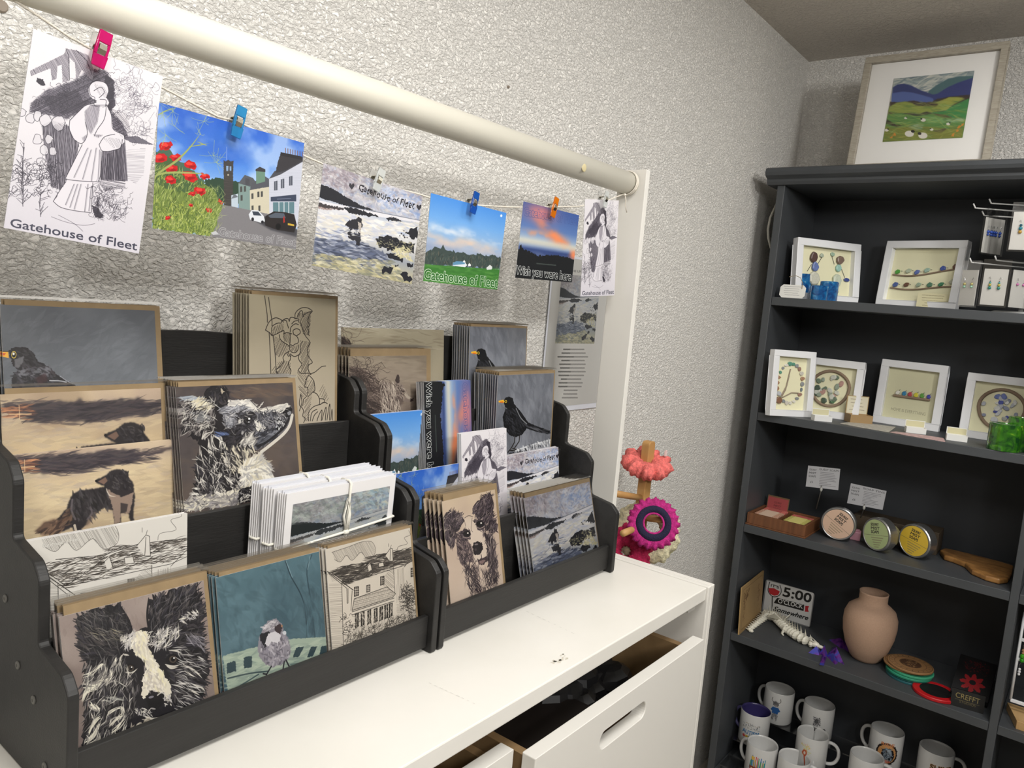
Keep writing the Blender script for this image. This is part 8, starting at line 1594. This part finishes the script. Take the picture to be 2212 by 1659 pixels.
# ---- jewellery display in the right bay
z = SH[3]
dp = thing('jewellery_display', 'white framed earring display on a wooden base in the right bay', 'display stand', (2.10, -.79, z))
x = 2.125; y0, y1, zb, zt = -.7545, -.92, .552, .773
for P in ([(x, y0, zb+.006), (x, y0, zt)], [(x, y1, zb+.006), (x, y1, zt)]): part(MB().tube(P, .0032, 10), 'frame_post', M_FRAME, dp, smooth=True)
for zz in (zb, .655-.0, .70+.003, zt-.002): part(MB().box((x-.003, y1, zz), (x+.003, y0, zz+.0075)), 'crossbar', M_FRAME, dp, bevel=.001)
part(MB().tube([(x, -.80, z+.02), (x, -.80, zb)], .003, 10), 'pillar', M_FRAME, dp, smooth=True)
P = [PZ(2176, 1557, z+.02), PZ(2212, 1562, z+.02), PZ(2236, 1600, z+.02), PZ(2199, 1596, z+.02)]
part(MB().prism([(2.165, -.748), (2.165, -.84), (2.075, -.86), (2.075, -.775)], 'z', z, z+.020), 'wooden_base', wood('light_pine_block', 'B08C5C', 'C9A878', (1, 3, 1), .5), dp, bevel=.001)
def hang_ear(y, zz, cols, lab, grp=None):
    o = thing('earring', lab, 'earring', (x-.005, y, zz), (0, 0, 0), grp); MB().tube([(0, 0, .0), (0, .002, .008), (0, -.001, .012)], .0006, 6).build('ear_hook', mat('silver', 'B9B9B9', .25, metal=1), o); q = 0
    for c, r in cols: q -= r; MB().ell((0, 0, q), (r, r, r*1.1), nu=10, nv=6).build('bead', mat('bead_'+c, c, .15), o, smooth=True); q -= r*.9
hang_ear(-.7668, .745, (('C9C9C9', .0022), ('C9C9C9', .0022), ('B9B9BC', .002), ('C8301C', .0035)), 'earring with a red bead hanging from the top bar of the display')
for y in (-.764, -.7785): hang_ear(y, .687, (('A88058', .0035), ('A88058', .003), ('3E9A1C', .0055), ('2E8A18', .005)), 'green glass drop earring hanging from the middle bar', 'green drop earrings on the middle bar')
for y in (-.7625, -.776): hang_ear(y, .640, (('D9D9D9', .003), ('C9C9CC', .0035), ('E4E4E4', .003)), 'silver cluster earring hanging from the lower bar', 'silver earrings on the lower bar')

# ------------------------------------------------------------------ wooden stand with crocheted scrunchies behind the cabinet
YS = -.12
ws = thing('scrunchie_stand', 'light wooden post with side pegs holding crocheted scrunchies, beyond the cabinet', 'display stand', (1.40, YS, 0))
M_ST = wood('honey_pine', 'A87C46', 'C49A62', (1, 1, 1), .5)
c0 = PY(1397, 1000, YS); xs = c0[0]
pz = lambda px, py, y=YS: PY(px, py, y)
top = PY(1398, 953, YS)[2]
R = rounded(xs-.013, xs+.013, .03, top, .008, 4); part(MB().prism(R, 'y', YS-.009, YS+.009), 'post', M_ST, ws, bevel=.002)
part(MB().lathe([(0, 0), (.11, 0), (.11, .022), (.10, .03), (0, .03)], 36, Matrix.Translation((xs, YS, 0))), 'stand_foot', M_ST, ws)
def ppeg(a, b, r=.0065): part(MB().tube([a, b], r, 10), 'side_peg', M_ST, ws, smooth=True)
zc = PY(1380, 1076, YS)[2]; ppeg((xs, YS, zc-.003), tuple(PY(1322, 1065, YS-.004)))
q1 = PY(1436, 1124, YS-.07); ppeg((xs, YS, q1[2]-.018), tuple(q1)); q2 = PY(1346, 1152, YS-.05); ppeg((xs, YS, q2[2]-.03), tuple(q2))
def scrunchie(lab, C, R_, r, c, normal, seed, petals=14, ruff=.35, name='scrunchie'):
    o = thing(name, lab, 'scrunchie', tuple(C)); n = Vector(normal).normalized(); a = n.orthogonal().normalized(); b = n.cross(a); rn = random.Random(seed)
    nu, nv = 120, 16; V = []; F = []
    for i in range(nu):
        t = 2*math.pi*i/nu; rad = a*math.cos(t)+b*math.sin(t)
        for j in range(nv):
            s = 2*math.pi*j/nv; out = max(0, math.cos(s)); k = r*(1+ruff*out*(math.sin(petals*t+seed)*.8+.5*math.sin(petals*2.3*t))+.10*math.sin(7*s+9*t)+rn.uniform(-.05, .05))
            p = rad*(R_+k*math.cos(s)*1.0)+n*(k*math.sin(s)*.75+out*ruff*r*.7*math.sin(petals*t+1.3)); V.append(tuple(p))
    for i in range(nu):
        for j in range(nv): F.append((i*nv+j, ((i+1) % nu)*nv+j, ((i+1) % nu)*nv+(j+1) % nv, i*nv+(j+1) % nv))
    MB().raw(V, F).build('ruffle', mat('yarn_'+c, c, .9, var=.25, vscale=160, bump=.9, bscale=420), o, smooth=True, merge=False); return o, a, b, n
C = PY(1400, 1000, YS)
o, a, b, n = scrunchie('coral pink crocheted scrunchie around the top of the wooden post', (xs, YS, C[2]-.002), .027, .021, 'E0706A', (-.25, -.25, 1), 1, 9, .28)
tag(MB().box((xs+.018, YS-.030, C[2]+.018), (xs+.027, YS-.028, C[2]+.030)).build('paper_label', mat('label_pale', 'E4C8C4', .6), o, world=True) and o)
C = PY(1411, 1131, YS-.055); nn = Vector(CAM)-Vector(C)
o, a, b, n = scrunchie('magenta and navy crocheted scrunchie facing the room on the lower peg', C, .0375, .0120, 'B42478', tuple(nn+Vector((.3, 0, 0))), 2, 21, .24)
MB().tube([tuple((a*math.cos(t)+b*math.sin(t))*.0275+n*.004) for t in np.linspace(0, 2*math.pi, 41)[:-1]], .0085, 10, closed=True).build('navy_band', mat('yarn_navy', '1E1A38', .9, bump=.8, bscale=420), o, smooth=True)
MB().tube([tuple((a*math.cos(t)+b*math.sin(t))*.0195+n*.008) for t in np.linspace(0, 2*math.pi, 33)[:-1]], .0022, 8, closed=True).build('inner_edge', mat('yarn_B42478', 'B42478', .9), o, smooth=True)
C2 = PY(1398, 1148, YS-.02)
scrunchie('cream crocheted scrunchie hanging behind the magenta one', C2, .046, .019, 'D9D2B0', tuple(nn), 3, 9, .2)
C3 = PY(1352, 1190, YS-.0); scrunchie('crimson crocheted scrunchie low on the stand, half hidden by the cabinet', C3, .030, .020, 'B01C4C', tuple(nn), 4, 9, .3)
C4 = PY(1452, 1172, YS-.02); scrunchie('small yellow and green scrunchie low on the right of the stand', PY(1424, 1180, YS-.0), .018, .010, 'B4B43C', (0, -.4, 1), 5, 9, .4)
scrunchie('dark red beaded scrunchie peeping out under the magenta one', PY(1448, 1160, YS-.02), .010, .008, '8A1C3C', (0, -1, 0), 6, 9, .4)
